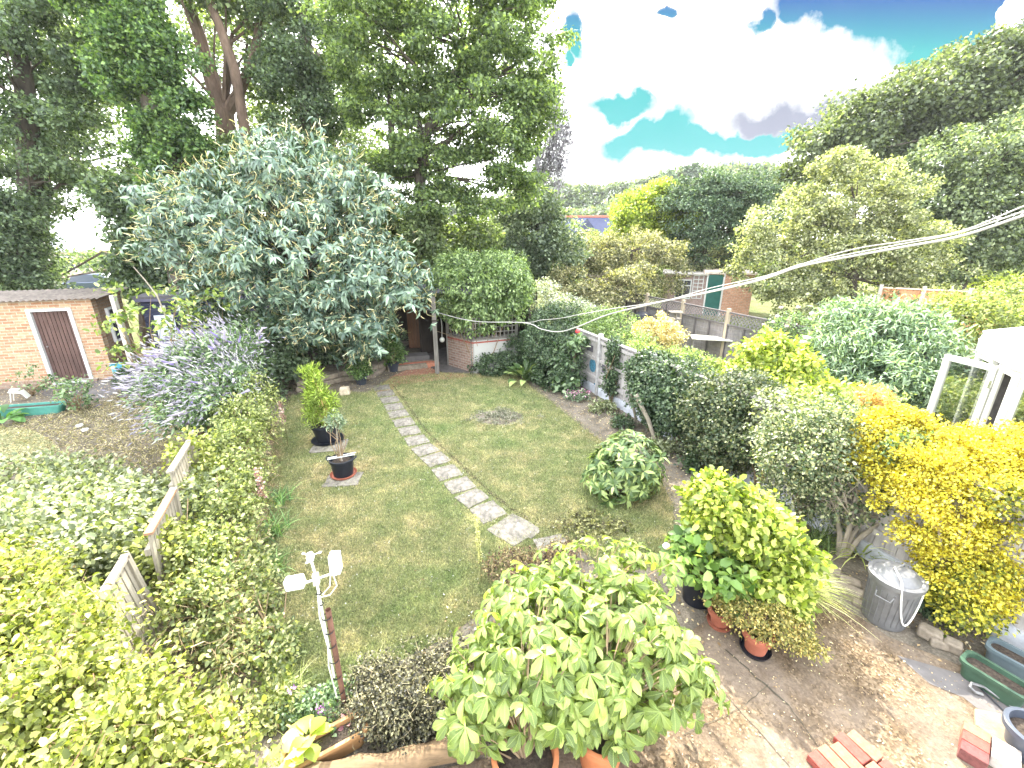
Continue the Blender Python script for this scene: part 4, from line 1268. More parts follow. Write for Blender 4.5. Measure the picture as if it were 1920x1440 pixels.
# sleeper edge: a rough log
c0, c1 = G(560, 1470, .1), G(905, 1392, .1)
dd_ = c1 - c0
s = tag(MB().tube([c0.lerp(c1, t_) + Vector((0, math.sin(t_ * 9) * .015, .0)) for t_ in np.linspace(0, 1, 14)], [.085 + .012 * math.sin(k * 1.9) for k in range(14)], 12).build('log_edging', woodmat('log_wood', (.15, .10, .055), .4, 'x'), smooth=True),
        'rough split log edging the patio below the trough and dark ground cover', 'log')

# galvanised dustbin
c = G(1672, 1160)
GALV, N, L = newmat('galvanised_steel')
f = nz_chain(N, L, 7, 6, .7); col_ = ramp(N, L, f, [(.3, (.12, .12, .12)), (.7, (.20, .20, .20))])
f2_ = nz_chain(N, L, 3, 4, .6); surf(N, L, col_, .55, .35, f, .06, .01, .4)
s = thing('dustbin', 'galvanised steel dustbin with domed lid and a loop of cord beside the golden shrub', 'dustbin', (c.x - .10, c.y + .0, .012), .4)
r_b, r_t, hb = .175, .208, .54
prof = [(.001, 0), (r_b, 0), (r_b + .01, .03)]
for k in range(1, 9):
    z = .03 + (hb - .05) * k / 8; rr2 = r_b + (r_t - r_b) * k / 8; prof.append((rr2, z))
prof += [(r_t + .012, hb - .01), (r_t, hb)]
bd = MB(); bd.lathe(prof, seg=48); bd.build('bin_body', GALV, s, smooth=True)
rb_ = MB()
for k in range(24):
    a = 2 * math.pi * k / 24; rb_.tube([((r_b + .006) * math.cos(a), (r_b + .006) * math.sin(a), .05), ((r_t - .004) * math.cos(a), (r_t - .004) * math.sin(a), hb - .1)], .006, 5)
rb_.build('rib', GALV, s)
lid = MB().lathe([(r_t + .022, hb - .035), (r_t + .026, hb + .012), (r_t + .0, hb + .022), (r_t - .02, hb + .012), (r_t - .05, hb + .035), (.12, hb + .085), (.001, hb + .10)], seg=48).build('lid', GALV, s, smooth=True)
MB().tube([(-.07, 0, hb + .085), (-.06, 0, hb + .125), (.06, 0, hb + .125), (.07, 0, hb + .085)], .009, 8).build('lid_handle', GALV, lid)
for a in (0.2, 3.3):
    ca, sa = math.cos(a), math.sin(a)
    MB().tube([(ca * r_t - sa * .07, sa * r_t + ca * .07, .42), (ca * (r_t + .035) - sa * .06, sa * (r_t + .035) + ca * .06, .38), (ca * (r_t + .035) + sa * .06, sa * (r_t + .035) - ca * .06, .38), (ca * r_t + sa * .07, sa * r_t - ca * .07, .42)], .007, 6).build('side_handle', GALV, s)
CORD = plain('cream_cord', (.75, .73, .66), .8, scale=5, var=.05)
pts = []
for k in range(15):
    t_ = k / 14; a = R(215) + t_ * R(95); rr2 = r_t + .035; zz = hb + .03 - math.sin(math.pi * t_ ** .85) * .46
    rr2 = r_b + (r_t - r_b) * max(0, zz) / hb + .02
    pts.append((rr2 * math.cos(a), rr2 * math.sin(a), zz))
pts = [(-.06, .02, hb + .115), (-.14, -.09, hb + .07)] + pts
MB().tube(pts, .008, 6).build('cord_loop', CORD, s, smooth=True)

# patio pots
specs = [('black_pot', 'black pot of the hydrangea at the left of the patio pot group', (2.02, 3.78, .012), .19, .34, BLK, None),
         ('black_pot', 'black pot under the tall yellow-green shrub, behind the terracotta pots', (2.55, 3.82, .012), .22, .36, DGR, None),
         ('terracotta_pot', 'small reddish terracotta pot at the left front of the patio pot group', (2.13, 3.46, .012), .11, .17, TER2, TER2),
         ('terracotta_pot', 'terracotta pot on a black saucer, nearest of the patio pot group', (2.34, 3.16, .012), .125, .21, TER2, BLK),
         ('terracotta_pot', 'terracotta pot half hidden at the right end of the patio pot group', (2.83, 3.42, .012), .11, .2, TER2, None)]
for nme, lab, loc, r, h, mt, sc_ in specs: pot(nme, lab, loc, r, h, mt, sc_, group=None)
BIGPOT = pot('large_terracotta_pot', 'large orange terracotta pot at the bottom edge, under the big palmate leaves', (.09, 2.04, .012), .215, .40, TER, None, lip=.02)
pot('large_terracotta_pot', 'terracotta pot shaded behind drooping palmate leaves, right of the large one', (.66, 2.22, .012), .19, .36, TER, None, lip=.02)
pot('large_terracotta_pot', 'dark-shaded terracotta pot deep under the middle of the palmate leaves', (.62, 2.78, .012), .2, .36, TER2, None, lip=.02)
# pots by the steps
pot('black_pot', 'black pot with a glossy shrub on the corner of the brick paving', tuple(G(738, 696)), .17, .27, DGR)
pot('black_pot', 'black pot with a small glossy shrub below the stone retaining wall', tuple(G(678, 720)), .16, .24, DGR)

# bricks on the patio
BR1 = plain('loose_brick_orange', (.30, .12, .075), .9, scale=22, var=.28, bstr=.4); BR2 = plain('loose_brick_red', (.24, .06, .045), .9, scale=22, var=.28, bstr=.4)
BR3 = plain('loose_brick_white', (.40, .35, .31), .9, scale=12, var=.2, bstr=.4); BR4 = plain('loose_brick_dark', (.14, .05, .045), .9, scale=22, var=.3, bstr=.4)
base = G(1590, 1372); ax_ = (G(1640, 1408) - G(1590, 1362)).normalized(); px_ = Vector((ax_.y, -ax_.x, 0))
labs = ['farthest row, left', 'farthest row, right', 'second row, left', 'second row, right', 'third row, left', 'third row, right', 'fourth row, left', 'fourth row, right', 'nearest row, left', 'nearest row, right']
for i in range(5):
    for j in range(2):
        o = MB().box((0, 0, .0325), (.21, .098, .065)).build('loose_brick', [BR1, BR2, BR1][(i + j) % 3], bevel=.006)
        p = G(1592, 1375) + ax_ * (.11 + j * .222 + random.Random(i).uniform(-.02, .02)) + px_ * (.05 + i * .106)
        o.location = (p.x, p.y, .017); o.rotation_euler = (0, 0, math.atan2(ax_.y, ax_.x) + random.Random(i * 7 + j).uniform(-.05, .05))
        tag(o, 'orange-red brick laid flat on the patio, %s of the brick rows' % labs[i * 2 + j], 'brick', 'orange bricks laid in rows on the patio')
q = G(1822, 1400); ax2 = (G(1890, 1440) - G(1822, 1400)).normalized(); p2 = Vector((ax2.y, -ax2.x, 0))
for i, (k, j, mt, lab) in enumerate(((0, 0, BR1, 'orange brick at the far corner of the small coloured brick pile'), (1, 0, BR3, 'white brick beside the black pot in the small brick pile'),
                                    (0, 1, BR2, 'bright red brick in the middle of the small coloured brick pile'), (1, 1, BR3, 'pale pinkish brick at the near side of the small brick pile'),
                                    (0, 2, BR4, 'dark maroon brick at the near corner of the small coloured brick pile'))):
    o = MB().box((0, 0, .05), (.15, .1, .1)).build('coloured_brick', mt, bevel=.006); p = q + ax2 * (k * .16) + p2 * (j * .106 - .06)
    o.location = (p.x, p.y, .013); o.rotation_euler = (0, 0, math.atan2(ax2.y, ax2.x)); tag(o, lab, 'brick')
pot('dark_pot', 'dark grey pot cut by the right edge of the picture beside the coloured bricks', tuple(G(1925, 1415)), .17, .26, plain('slate_plastic', (.06, .07, .09), .3, scale=4, var=.2, bstr=.02))
o = MB().prism([(-.02, -.2), (.22, -.24), (.30, -.02), (.16, .16), (-.10, .12), (-.16, -.05)], 0, .045).build('stone_slab', plain('tan_stone', (.24, .18, .115), .9, scale=14, var=.3, bstr=.5), bevel=.012)
o.location = G(1868, 1372) + Vector((0, 0, .014)); o.rotation_euler = (0, 0, -.4); tag(o, 'flat tan stone slab between the brick pile and the dark pot', 'stone')
# green trough at right, with a second blue-green one behind
GRT = plain('green_plastic', (.045, .085, .055), .45, scale=6, var=.3, bstr=.05)
a_, b_ = G(1822, 1240, .18), G(1950, 1318, .18); d = b_ - a_
rounded_trough('green_trough', 'long green trough of dark soil lying along the foot of the right fence', 'planter', ((a_.x + b_.x) / 2, (a_.y + b_.y) / 2 + .06, .02), math.atan2(d.y, d.x), d.length, .2, .17, GRT, DSOIL, .9)
a_, b_ = G(1878, 1218, .2), G(1985, 1275, .2); d = b_ - a_
rounded_trough('grey_trough', 'blue-grey trough behind the green trough against the right fence', 'planter', ((a_.x + b_.x) / 2, (a_.y + b_.y) / 2 + .1, .02), math.atan2(d.y, d.x), d.length, .2, .17, plain('bluegrey_plastic', (.10, .13, .14), .4, scale=4, var=.15, bstr=.02), DSOIL, .9)
t = thing('garden_tool', 'grey hooked metal handle lying on the smooth strip of the patio', 'tool', tuple(G(1830, 1300) + Vector((0, 0, .03))), 0)
hk = [G(1842, 1302, .03), G(1828, 1298, .04), G(1818, 1288, .06), G(1822, 1281, .07), G(1845, 1288, .06), G(1880, 1312, .04), G(1935, 1350, .03)]
o_ = Vector(t.location); MB().tube([p - o_ for p in hk], .013, 8).build('hook', plain('pale_metal', (.25, .25, .25), .4, .6), t, smooth=True)
MB().tube([G(1840, 1292, .03) - o_, G(1897, 1347, .03) - o_], .006, 6).build('rod', BLK, t)

# low stone border at the back of the patio and red edging by the fence
rr = random.Random(8); k = 0
bp = [(1528, 1075), (1546, 1088), (1562, 1100), (1582, 1112), (1600, 1122), (1615, 1136), (1738, 1196), (1760, 1210), (1782, 1218), (1555, 1078), (1590, 1100)]
blab = ['farthest piece of the stone border by the shrub trunk', 'narrow border stone below the striped grass', 'broken border stone beside the dustbin, farther', 'flat layered border stone near the dustbin',
        'last border stone touching the dustbin', 'small border stone in front of the dustbin', 'rounded grey stone right of the dustbin', 'middle rounded stone right of the dustbin', 'rightmost rounded stone under the golden shrub', 'upper layer border stone by the shrub trunk', 'upper layer border stone nearer the dustbin']
for (x, y), lb in zip(bp, blab):
    rock('border_stone', G(x, y), (rr.uniform(.14, .24), .13, rr.uniform(.07, .13)), rr.uniform(-1, -.5), STONE, lb, 'stone', 'stones edging the back of the patio', seed=k); k += 1
a_, b_ = G(1545, 975), G(1665, 1045); d = b_ - a_
t = thing('red_edging', 'dark red painted edging board along the foot of the fence behind the dustbin', 'edging', a_, math.atan2(d.y, d.x)); MB().box((d.length / 2, 0, .09), (d.length, .04, .18)).build('board', REDP, t); MB().box((d.length / 2, .04, .03), (d.length, .04, .06)).build('footing', STONE, t)

# leaning branches that prop up the ivy
BARK = plain('pale_bark', (.30, .26, .20), .9, scale=10, var=.4, stretch=(1, 1, .25), bstr=.5)
p0 = G(1232, 838); p1 = G(1192, 740, .95)
o = MB().tube([p0, p0.lerp(p1, .5) + Vector((.03, 0, .03)), p1], [.03, .04, .045], 8).build('branch_prop', BARK, smooth=True); tag(o, 'bare grey branch leaning against the dark ivy', 'branch')
p0 = G(1195, 800); p1 = G(1183, 738, .8); o = MB().tube([p0, p1], [.025, .03], 8).build('branch_prop', BARK, smooth=True); tag(o, 'short mossy stick left of the longer leaning branch', 'branch')

# washing lines
ROPE = plain('white_rope', (.36, .345, .32), .7, scale=20, var=.1)
def wl(pts): return [Q(px, py, Y) for px, py, Y in pts]
mp = [(800, 580, 12.3), (880, 601, 9.7), (980, 605, 7.5), (1015, 617, 6.9), (1048, 622, 6.5), (1085, 612, 6.1), (1140, 590, 5.5), (1230, 568, 4.85), (1330, 548, 4.35), (1430, 524, 3.85), (1500, 500, 3.5), (1600, 480, 3.2), (1700, 462, 2.95), (1800, 443, 2.7), (1920, 404, 2.5)]
def spline(P, n=8):
    out_ = []
    for i in range(len(P) - 1):
        p0, p1, p2, p3 = P[max(i - 1, 0)], P[i], P[i + 1], P[min(i + 2, len(P) - 1)]
        for k in range(n):
            t_ = k / n; out_.append(.5 * ((2 * p1) + (-p0 + p2) * t_ + (2 * p0 - 5 * p1 + 4 * p2 - p3) * t_ * t_ + (-p0 + 3 * p1 - 3 * p2 + p3) * t_ ** 3))
    return out_ + [P[-1]]
for lab, off, r in (('sagging main white washing line from the summer house past the camera', (0, 0), .0078),
                    ('thinner upper washing line running just above the main one', (0, -9), .0045),
                    ('thin loose washing line twisted round the main line on the right', (0, -16), .004)):
    P = []
    for i, (px, py, Y) in enumerate(mp):
        k = i / 14
        if off[1] == -9 and 3 <= i <= 6: py2 = [600, 597, 590, 580][i - 3]
        else: py2 = py + off[1] * (.05 + .95 * max(0, k - .45) * 1.6) + (4 * math.sin(i * 2.1) if off[1] == -16 else 0)
        P.append(Q(px, py2, Y + (.02 if off[1] else 0)))
    P.append(P[-1] + (P[-1] - P[-2]) * 1.2)
    if off[1] == -16: P = P[6:]
    o = MB().tube(spline(P), r, 6).build('washing_line', ROPE, smooth=True); tag(o, lab, 'washing line')
# clothes-line post of the neighbour

# ================================================================ plants
BARKD = plain('dark_bark', (.085, .07, .055), .95, scale=7, var=.5, stretch=(1, 1, .25), bstr=.7)
BARKM = plain('brown_bark', (.13, .09, .065), .95, scale=7, var=.45, stretch=(1, 1, .25), bstr=.7)
STEM = plain('green_stem', (.16, .17, .06), .8, scale=8, var=.3)
TWIG = plain('twig', (.24, .17, .10), .9, scale=8, var=.3)


def shrub(name, label, cat, base, blobs, ncl, per, cr, ln, wd, tmpl, mat, seed, stems=8, r0=.015, stemmat=None, group=None, shell=.65, part='foliage', floor=.015, **kw):
    rg = np.random.default_rng(seed)
    t = thing(name, label, cat, base, 0, group)
    b = np.array(base, float)
    cp, cd = clumps(blobs, ncl, rg, shell, kw.pop('cup', .25))
    cp = cp - b
    cp[:, 2] = np.maximum(cp[:, 2], .03)
    foliage(part, cp, cd, per, cr, ln, wd, tmpl, mat, rg, t, floor=floor, **kw)
    if stems:
        mb = MB(); ids = rg.choice(ncl, min(stems, ncl), replace=False)
        branches(mb, (0, 0, 0), [tuple(cp[i]) for i in ids], r0, rg, 5, .08)
        mb.build('stem', stemmat or TWIG, t)
    t['_cp'] = 0; del t['_cp']
    return t, cp, cd, rg


def tree(name, label, base, trunk, radii, blobs, ncl, per, cr, ln, wd, mat, seed, nbr=26, bark=None, tmpl=T_KITE, shell=.55, group='trees beyond the gardens', limbs=(), **kw):
    """base on the ground; trunk = points in world space; limbs = extra (points, radii)"""
    rg = np.random.default_rng(seed)
    t = thing(name, label, 'tree', base, 0, group)
    b = np.array(base, float); bv = Vector(base)
    cp, cd = clumps(blobs, ncl, rg, shell, kw.pop('cup', .2)); cp = cp - b
    foliage('crown', cp, cd, per, cr, ln, wd, tmpl, mat, rg, t, **kw)
    mb = MB(); tp = [Vector(p) - bv for p in trunk]
    mb.tube(tp, radii, 10)
    for pts, rd in limbs: mb.tube([Vector(p) - bv for p in pts], rd, 8)
    starts = tp[1:]
    ids = rg.choice(ncl, min(nbr, ncl), replace=False)
    for i in ids:
        e = Vector(cp[i]); st = min(starts, key=lambda p: (p - e).length + (3 if p.z > e.z + .5 else 0))
        branches(mb, st, [tuple(e)], max(.02, min(radii[-1] * .8, (e - st).length * .022)), rg, 5, .05)
    mb.build('trunk', bark or BARKD, t, smooth=True)
    return t


LF_DARK = leafmat('leaf_dark', (.06, .095, .055), (.095, .14, .08), (.15, .20, .12), .40, .4)
LF_IVY = leafmat('leaf_ivy_tree', (.045, .095, .035), (.085, .155, .055), (.16, .235, .08), .35, .35)
LF_MID = leafmat('leaf_mid', (.075, .11, .055), (.12, .165, .08), (.19, .235, .12), .45, .45)
LF_HORN = leafmat('leaf_hornbeam', (.075, .12, .06), (.125, .18, .085), (.21, .27, .12), .48, .45)
LF_LIME = leafmat('leaf_lime', (.13, .19, .03), (.20, .26, .045), (.32, .36, .08), .5, .5)
LF_OAK = leafmat('leaf_oak', (.065, .09, .048), (.105, .135, .07), (.16, .19, .10), .35, .45)
LF_PALE = leafmat('leaf_pale', (.12, .15, .075), (.215, .24, .13), (.38, .38, .25), .4, .5)
LF_CREAM = leafmat('leaf_cream', (.10, .12, .06), (.20, .205, .11), (.36, .33, .21), .35, .6)
LF_CONIF = leafmat('leaf_conifer', (.04, .08, .045), (.075, .125, .07), (.13, .18, .10), .2, .6)
LF_PURP = leafmat('leaf_birch_fringe', (.20, .18, .20), (.26, .25, .27), (.34, .34, .34), .3, .6, tcol=(1, 1, 1))
LF_CHEST = leafmat('leaf_sweet_chestnut', (.045, .090, .060), (.10, .165, .115), (.23, .30, .225), .22, .3, spec=.5)
LF_CREEP = leafmat('leaf_creeper', (.07, .125, .045), (.15, .22, .085), (.27, .34, .16), .4, .4)
LF_HEDGE = leafmat('leaf_ivy_hedge', (.03, .06, .028), (.052, .088, .04), (.10, .14, .07), .2, .42, spec=.35)
LF_RHOD = leafmat('leaf_rhododendron', (.06, .12, .035), (.13, .20, .07), (.28, .34, .12), .22, .35, spec=.35)
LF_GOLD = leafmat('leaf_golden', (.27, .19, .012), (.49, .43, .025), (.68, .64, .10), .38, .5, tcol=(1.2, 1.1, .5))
LF_GOLD_SHADE = leafmat('leaf_golden_shaded', (.07, .11, .02), (.20, .22, .03), (.45, .40, .05), .35, .5)
LF_YG = leafmat('leaf_yellow_green', (.12, .18, .027), (.235, .30, .045), (.43, .45, .13), .45, .45)
LF_HC = leafmat('leaf_horse_chestnut', (.075, .135, .022), (.15, .215, .045), (.25, .30, .085), .36, .33, vein=True, spec=.5)
LF_BRAM = leafmat('leaf_bramble', (.10, .13, .055), (.19, .22, .12), (.34, .36, .24), .35, .45)
LF_HONEY = leafmat('leaf_honeysuckle', (.11, .14, .028), (.22, .25, .06), (.37, .38, .14), .42, .45)
LF_BUD = leafmat('leaf_buddleia', (.06, .12, .05), (.12, .19, .09), (.25, .32, .19), .35, .5)
LF_GREYG = leafmat('leaf_grey_green', (.08, .13, .075), (.16, .22, .14), (.32, .37, .27), .3, .5)
LF_BAMB = leafmat('leaf_feathery', (.16, .24, .04), (.27, .36, .07), (.42, .50, .15), .45, .5)

up1 = dict(up=.7)
# ---- big trees at the back left and centre
# ivy-covered leaning tree
Y = 14.5
tree('ivy_covered_tree', 'tall leaning tree wrapped in bright ivy, left of the forked trunk', (Q(345, 600, Y).x, Y, 0),
     [(Q(345, 600, Y).x, Y, 0), Q(320, 330, Y), Q(285, 180, Y), Q(240, 60, Y), Q(205, -40, Y)], [.42, .36, .3, .24, .18],
     [Bp(215, 10, Y, 75, 70, .8), Bp(265, 110, Y, 85, 70, .8), Bp(300, 200, Y, 75, 70, .8), Bp(330, 300, Y, 60, 70, .8), Bp(345, 390, Y, 60, 60, .8)],
     260, 240, .36, .10, .085, LF_IVY, 11, nbr=10, shell=.45, jit=.6)
Y = 16.0
tree('dark_broadleaf_tree', 'dark dense tree filling the far left edge of the picture', (Q(60, 560, Y).x, Y, 0),
     [(Q(60, 560, Y).x, Y, 0), Q(60, 400, Y), Q(50, 200, Y), Q(30, 20, Y)], [.4, .34, .26, .15],
     [Bp(20, 160, Y, 120, 150, 1.7), Bp(110, 270, Y, 120, 75, 1.6), Bp(30, 370, Y, 90, 50, 1.5), Bp(120, 60, Y, 80, 90, 1.5), Bp(0, 470, Y, 70, 60, 1.2)],
     250, 200, .42, .115, .085, LF_DARK, 12, shell=.55)
Y = 17.5
tree('forked_tree', 'tall tree with a bare brown forked trunk against the bright sky', (Q(425, 600, Y).x, Y, 0),
     [(Q(425, 600, Y).x, Y, 0), Q(428, 420, Y), Q(425, 250, Y), Q(420, 205, Y)], [.45, .38, .33, .30],
     [Bp(330, -20, Y, 120, 60, 1.6), Bp(470, 10, Y, 100, 60, 1.5), Bp(210, 150, Y + 1, 60, 60, 1), Bp(380, 120, Y + 1.5, 60, 60, .7), Bp(505, 150, Y + 1, 50, 80, .8), Bp(440, 350, Y, 80, 50, 1.2)],
     150, 90, .5, .15, .11, LF_MID, 13, bark=BARKM, shell=.3, nbr=30,
     limbs=[([Q(420, 215, Y), Q(395, 150, Y), Q(375, 70, Y), Q(340, -30, Y)], [.27, .22, .2, .14]),
            ([Q(425, 215, Y), Q(450, 170, Y), Q(475, 110, Y), Q(500, -30, Y)], [.2, .17, .14, .09]),
            ([Q(375, 80, Y), Q(355, 20, Y), Q(310, -40, Y)], [.16, .13, .1])])
Y = 16.6
tree('bare_stem_tree', 'slender pale brown stem rising in front of the forked trunk', (Q(455, 600, Y).x, Y, 0),
     [(Q(455, 600, Y).x, Y, 0), Q(460, 250, Y), Q(440, 130, Y), Q(412, 50, Y), Q(380, -30, Y)], [.24, .17, .16, .14, .11],
     [Bp(375, -60, Y, 80, 40, 1.0), Bp(470, 330, Y, 50, 50, .8)], 60, 90, .45, .14, .1, LF_MID, 14, bark=BARKM, nbr=6, shell=.3)
Y = 17.0
tree('dark_upright_tree', 'dark upright tree behind the sweet chestnut, between forked trunk and spreading tree', (Q(578, 600, Y).x, Y, 0),
     [(Q(578, 600, Y).x, Y, 0), Q(578, 300, Y), Q(575, 150, Y), Q(570, -30, Y)], [.3, .26, .22, .15],
     [Bp(575, 60, Y, 90, 110, 1.3), Bp(545, 160, Y, 80, 60, 1.2), Bp(610, 190, Y, 70, 60, 1.2), Bp(560, 260, Y, 70, 50, 1.2), Bp(570, -20, Y, 100, 50, 1.2)],
     190, 180, .38, .10, .08, LF_DARK, 15, shell=.45)
Y = 15.5
bl = [Bp(700, 60, Y, 100, 100, 1.7), Bp(840, 40, Y, 130, 110, 2.0), Bp(960, 70, Y, 90, 120, 1.6), Bp(1000, 180, Y, 50, 60, 1.2), Bp(900, 190, Y, 120, 60, 1.8), Bp(740, 190, Y, 90, 50, 1.5),
      Bp(930, 270, Y, 90, 40, 1.5), Bp(800, 300, Y, 100, 35, 1.5), Bp(960, 340, Y, 55, 35, 1.2), Bp(700, 330, Y, 70, 40, 1.3), Bp(830, 380, Y, 110, 38, 1.3)]
tree('spreading_hornbeam', 'broad layered green tree in the centre whose right edge meets the open sky', (Q(790, 600, Y).x, Y, 0),
     [(Q(790, 600, Y).x, Y, 0), Q(788, 330, Y), Q(800, 250, Y), Q(840, 180, Y), Q(880, 90, Y)], [.20, .18, .16, .12, .06],
     bl, 560, 190, .42, .105, .078, LF_HORN, 16, shell=.35, nbr=90, flat=.38, up=1.0, out=.35,
     limbs=[([Q(735, 290, Y), Q(733, 220, Y), Q(730, 150, Y)], [.12, .1, .08]), ([Q(752, 280, Y), Q(750, 200, Y), Q(765, 120, Y)], [.1, .09, .06]),
            ([Q(790, 290, Y), Q(840, 265, Y), Q(900, 215, Y)], [.12, .08, .04]), ([Q(800, 240, Y), Q(900, 160, Y), Q(985, 110, Y)], [.12, .08, .03])])
Y = 19.5
tree('weeping_birch', 'thin purplish weeping fringe of twigs at the right edge of the spreading tree', (Q(1000, 520, Y).x, Y, 0),
     [(Q(1000, 520, Y).x, Y, 0), Q(1005, 350, Y), Q(1015, 200, Y), Q(1020, 120, Y)], [.2, .15, .1, .04],
     [Bp(1035, 210, Y, 25, 50, .8), Bp(1050, 260, Y, 30, 50, .8), Bp(1035, 320, Y, 28, 45, .8), Bp(1020, 130, Y, 24, 60, .8)], 130, 50, .3, .12, .06, LF_PURP, 17, bark=LF_PURP, shell=.3, nbr=60, droop=1.2, flat=1.5)
Y = 21.5
tree('airy_backdrop_tree', 'thin-crowned tree filling the gaps behind the dark trees at the far left', (Q(60, 560, Y).x, Y, 0),
     [(Q(60, 560, Y).x, Y, 0), Q(75, 300, Y), Q(110, 120, Y)], [.3, .24, .12],
     [Bp(150, 60, Y, 130, 110, 2), Bp(170, 230, Y, 90, 70, 2), Bp(60, 300, Y, 90, 60, 2), Bp(250, 330, Y, 70, 30, 1.5)], 190, 90, .7, .14, .1, LF_MID, 23, shell=.2, nbr=60, flat=.5)
Y = 22.5
tree('airy_backdrop_tree', 'thin-crowned tree glimpsed behind the dark upright tree and the forked trunk', (Q(620, 560, Y).x, Y, 0),
     [(Q(620, 560, Y).x, Y, 0), Q(620, 300, Y), Q(610, 120, Y)], [.3, .24, .12],
     [Bp(520, 250, Y, 60, 70, 2), Bp(640, 270, Y, 80, 60, 2), Bp(660, 120, Y, 70, 80, 2), Bp(400, 60, Y, 60, 60, 1.6), Bp(500, 330, Y, 70, 40, 1.6)], 170, 80, .7, .14, .1, LF_MID, 24, shell=.2, nbr=60, flat=.5)
# mid trees behind the creeper: lower dark mass right of the spreading tree
Y = 19
tree('round_grey_green_tree', 'rounded grey-green tree behind the creeper dome, left of the far slate roof', (Q(1000, 560, Y).x, Y, 0),
     [(Q(1000, 560, Y).x, Y, 0), Q(1000, 480, Y), Q(1000, 420, Y)], [.2, .17, .1],
     [Bp(990, 440, Y, 75, 70, 1.5), Bp(1040, 478, Y, 55, 55, 1.4), Bp(1000, 385, Y, 40, 35, 1), Bp(960, 500, Y, 60, 50, 1.2)], 240, 120, .42, .12, .09, leafmat('leaf_greyg2', (.07, .11, .07), (.12, .16, .105), (.19, .23, .155), .35, .45), 18)
# understorey hedge behind sheds
Y = 15.2
tree('laurel_thicket', 'dark thicket of evergreen leaves behind the two sheds at left', (Q(260, 600, Y).x, Y, 0),
     [(Q(260, 600, Y).x, Y, 0), Q(262, 500, Y), Q(265, 420, Y)], [.16, .13, .08],
     [Bp(265, 430, Y, 45, 75, 1), Bp(270, 370, Y, 90, 40, 1.1), Bp(260, 510, Y, 45, 50, .9), Bp(330, 500, Y, 70, 60, 1), Bp(60, 552, Y, 110, 8, .6), Bp(360, 420, Y, 70, 60, 1)], 300, 110, .4, .13, .1, LF_DARK, 19, shell=.5)
Y = 14.6
tree('dark_yew', 'near-black evergreen rising behind the brick shed roof at the far left', (Q(40, 600, Y).x, Y, 0),
     [(Q(40, 600, Y).x, Y, 0), Q(40, 500, Y), Q(40, 430, Y)], [.16, .13, .08],
     [Bp(10, 470, Y, 60, 75, 1), Bp(55, 530, Y, 45, 18, .7), Bp(20, 400, Y, 50, 50, .9)], 180, 120, .36, .10, .07, LF_DARK, 20, shell=.5)
Y = 16.5
tree('hazel_backdrop', 'mid-green leafy tree low behind the sweet chestnut and creeper', (Q(700, 600, Y).x, Y, 0),
     [(Q(700, 600, Y).x, Y, 0), Q(700, 500, Y), Q(700, 430, Y)], [.16, .13, .08],
     [Bp(640, 420, Y, 110, 70, 1.2), Bp(770, 440, Y, 90, 40, 1.1), Bp(890, 450, Y, 60, 28, 1), Bp(680, 530, Y, 120, 60, 1), Bp(500, 400, Y, 80, 60, 1), Bp(780, 500, Y, 60, 40, .9), Bp(795, 440, 14.9, 45, 45, .4), Bp(805, 480, 14.9, 35, 25, .3), Bp(420, 300, Y, 60, 30, 1)], 420, 110, .42, .12, .09, LF_MID, 21, shell=.5)
Y = 21
tree('lemon_leaved_tree', 'small lemon-yellow leaved tree glimpsed above the left of the creeper dome', (Q(840, 540, Y).x, Y, 0),
     [(Q(840, 540, Y).x, Y, 0), Q(840, 480, Y), Q(842, 450, Y)], [.1, .08, .05], [Bp(845, 446, Y, 45, 16, .8), Bp(900, 470, Y, 50, 20, .8)], 60, 90, .35, .12, .09, LF_LIME, 22)

# ---- right background
Y = 27
tree('great_oak', 'huge oak sloping up to the top right corner against the clouds', (Q(1800, 545, Y).x, Y, 0),
     [(Q(1800, 545, Y).x, Y, 0), Q(1800, 400, Y), Q(1790, 300, Y), Q(1780, 220, Y)], [.7, .6, .45, .25],
     [Bp(1560, 290, Y, 85, 50, 2.2), Bp(1640, 240, Y, 100, 60, 2.5), Bp(1740, 195, Y, 110, 65, 2.8), Bp(1860, 150, Y, 120, 60, 3), Bp(1990, 150, Y, 130, 80, 3), Bp(1850, 230, Y, 130, 50, 2.6), Bp(1620, 330, Y, 110, 40, 2.2), Bp(1510, 335, Y, 50, 25, 1.6), Bp(2050, 60, Y, 120, 90, 3)],
     900, 110, .62, .19, .15, LF_OAK, 31, nbr=60, shell=.6, cup=.5)
Y = 21.5
tree('pale_ash_tree', 'sunlit blue-green tree at the right edge below the great oak', (Q(1795, 560, Y).x, Y, 0),
     [(Q(1795, 565, Y).x, Y, 0), Q(1812, 500, Y), Q(1830, 440, Y), Q(1850, 380, Y)], [.26, .2, .17, .12],
     [Bp(1840, 300, Y, 110, 60, 1.9), Bp(1780, 370, Y, 80, 50, 1.7), Bp(1900, 390, Y, 110, 60, 1.9), Bp(1760, 440, Y, 60, 40, 1.5), Bp(1860, 460, Y, 100, 45, 1.7), Bp(1960, 300, Y, 110, 90, 2), Bp(1780, 505, Y, 40, 20, 1)],
     560, 120, .48, .14, .11, leafmat('leaf_ash', (.08, .115, .065), (.14, .18, .105), (.24, .28, .17), .38, .45), 32, nbr=50, shell=.55, limbs=[([Q(1795, 560, Y), Q(1785, 520, Y), Q(1770, 470, Y)], [.16, .12, .08])])
Y = 18.5
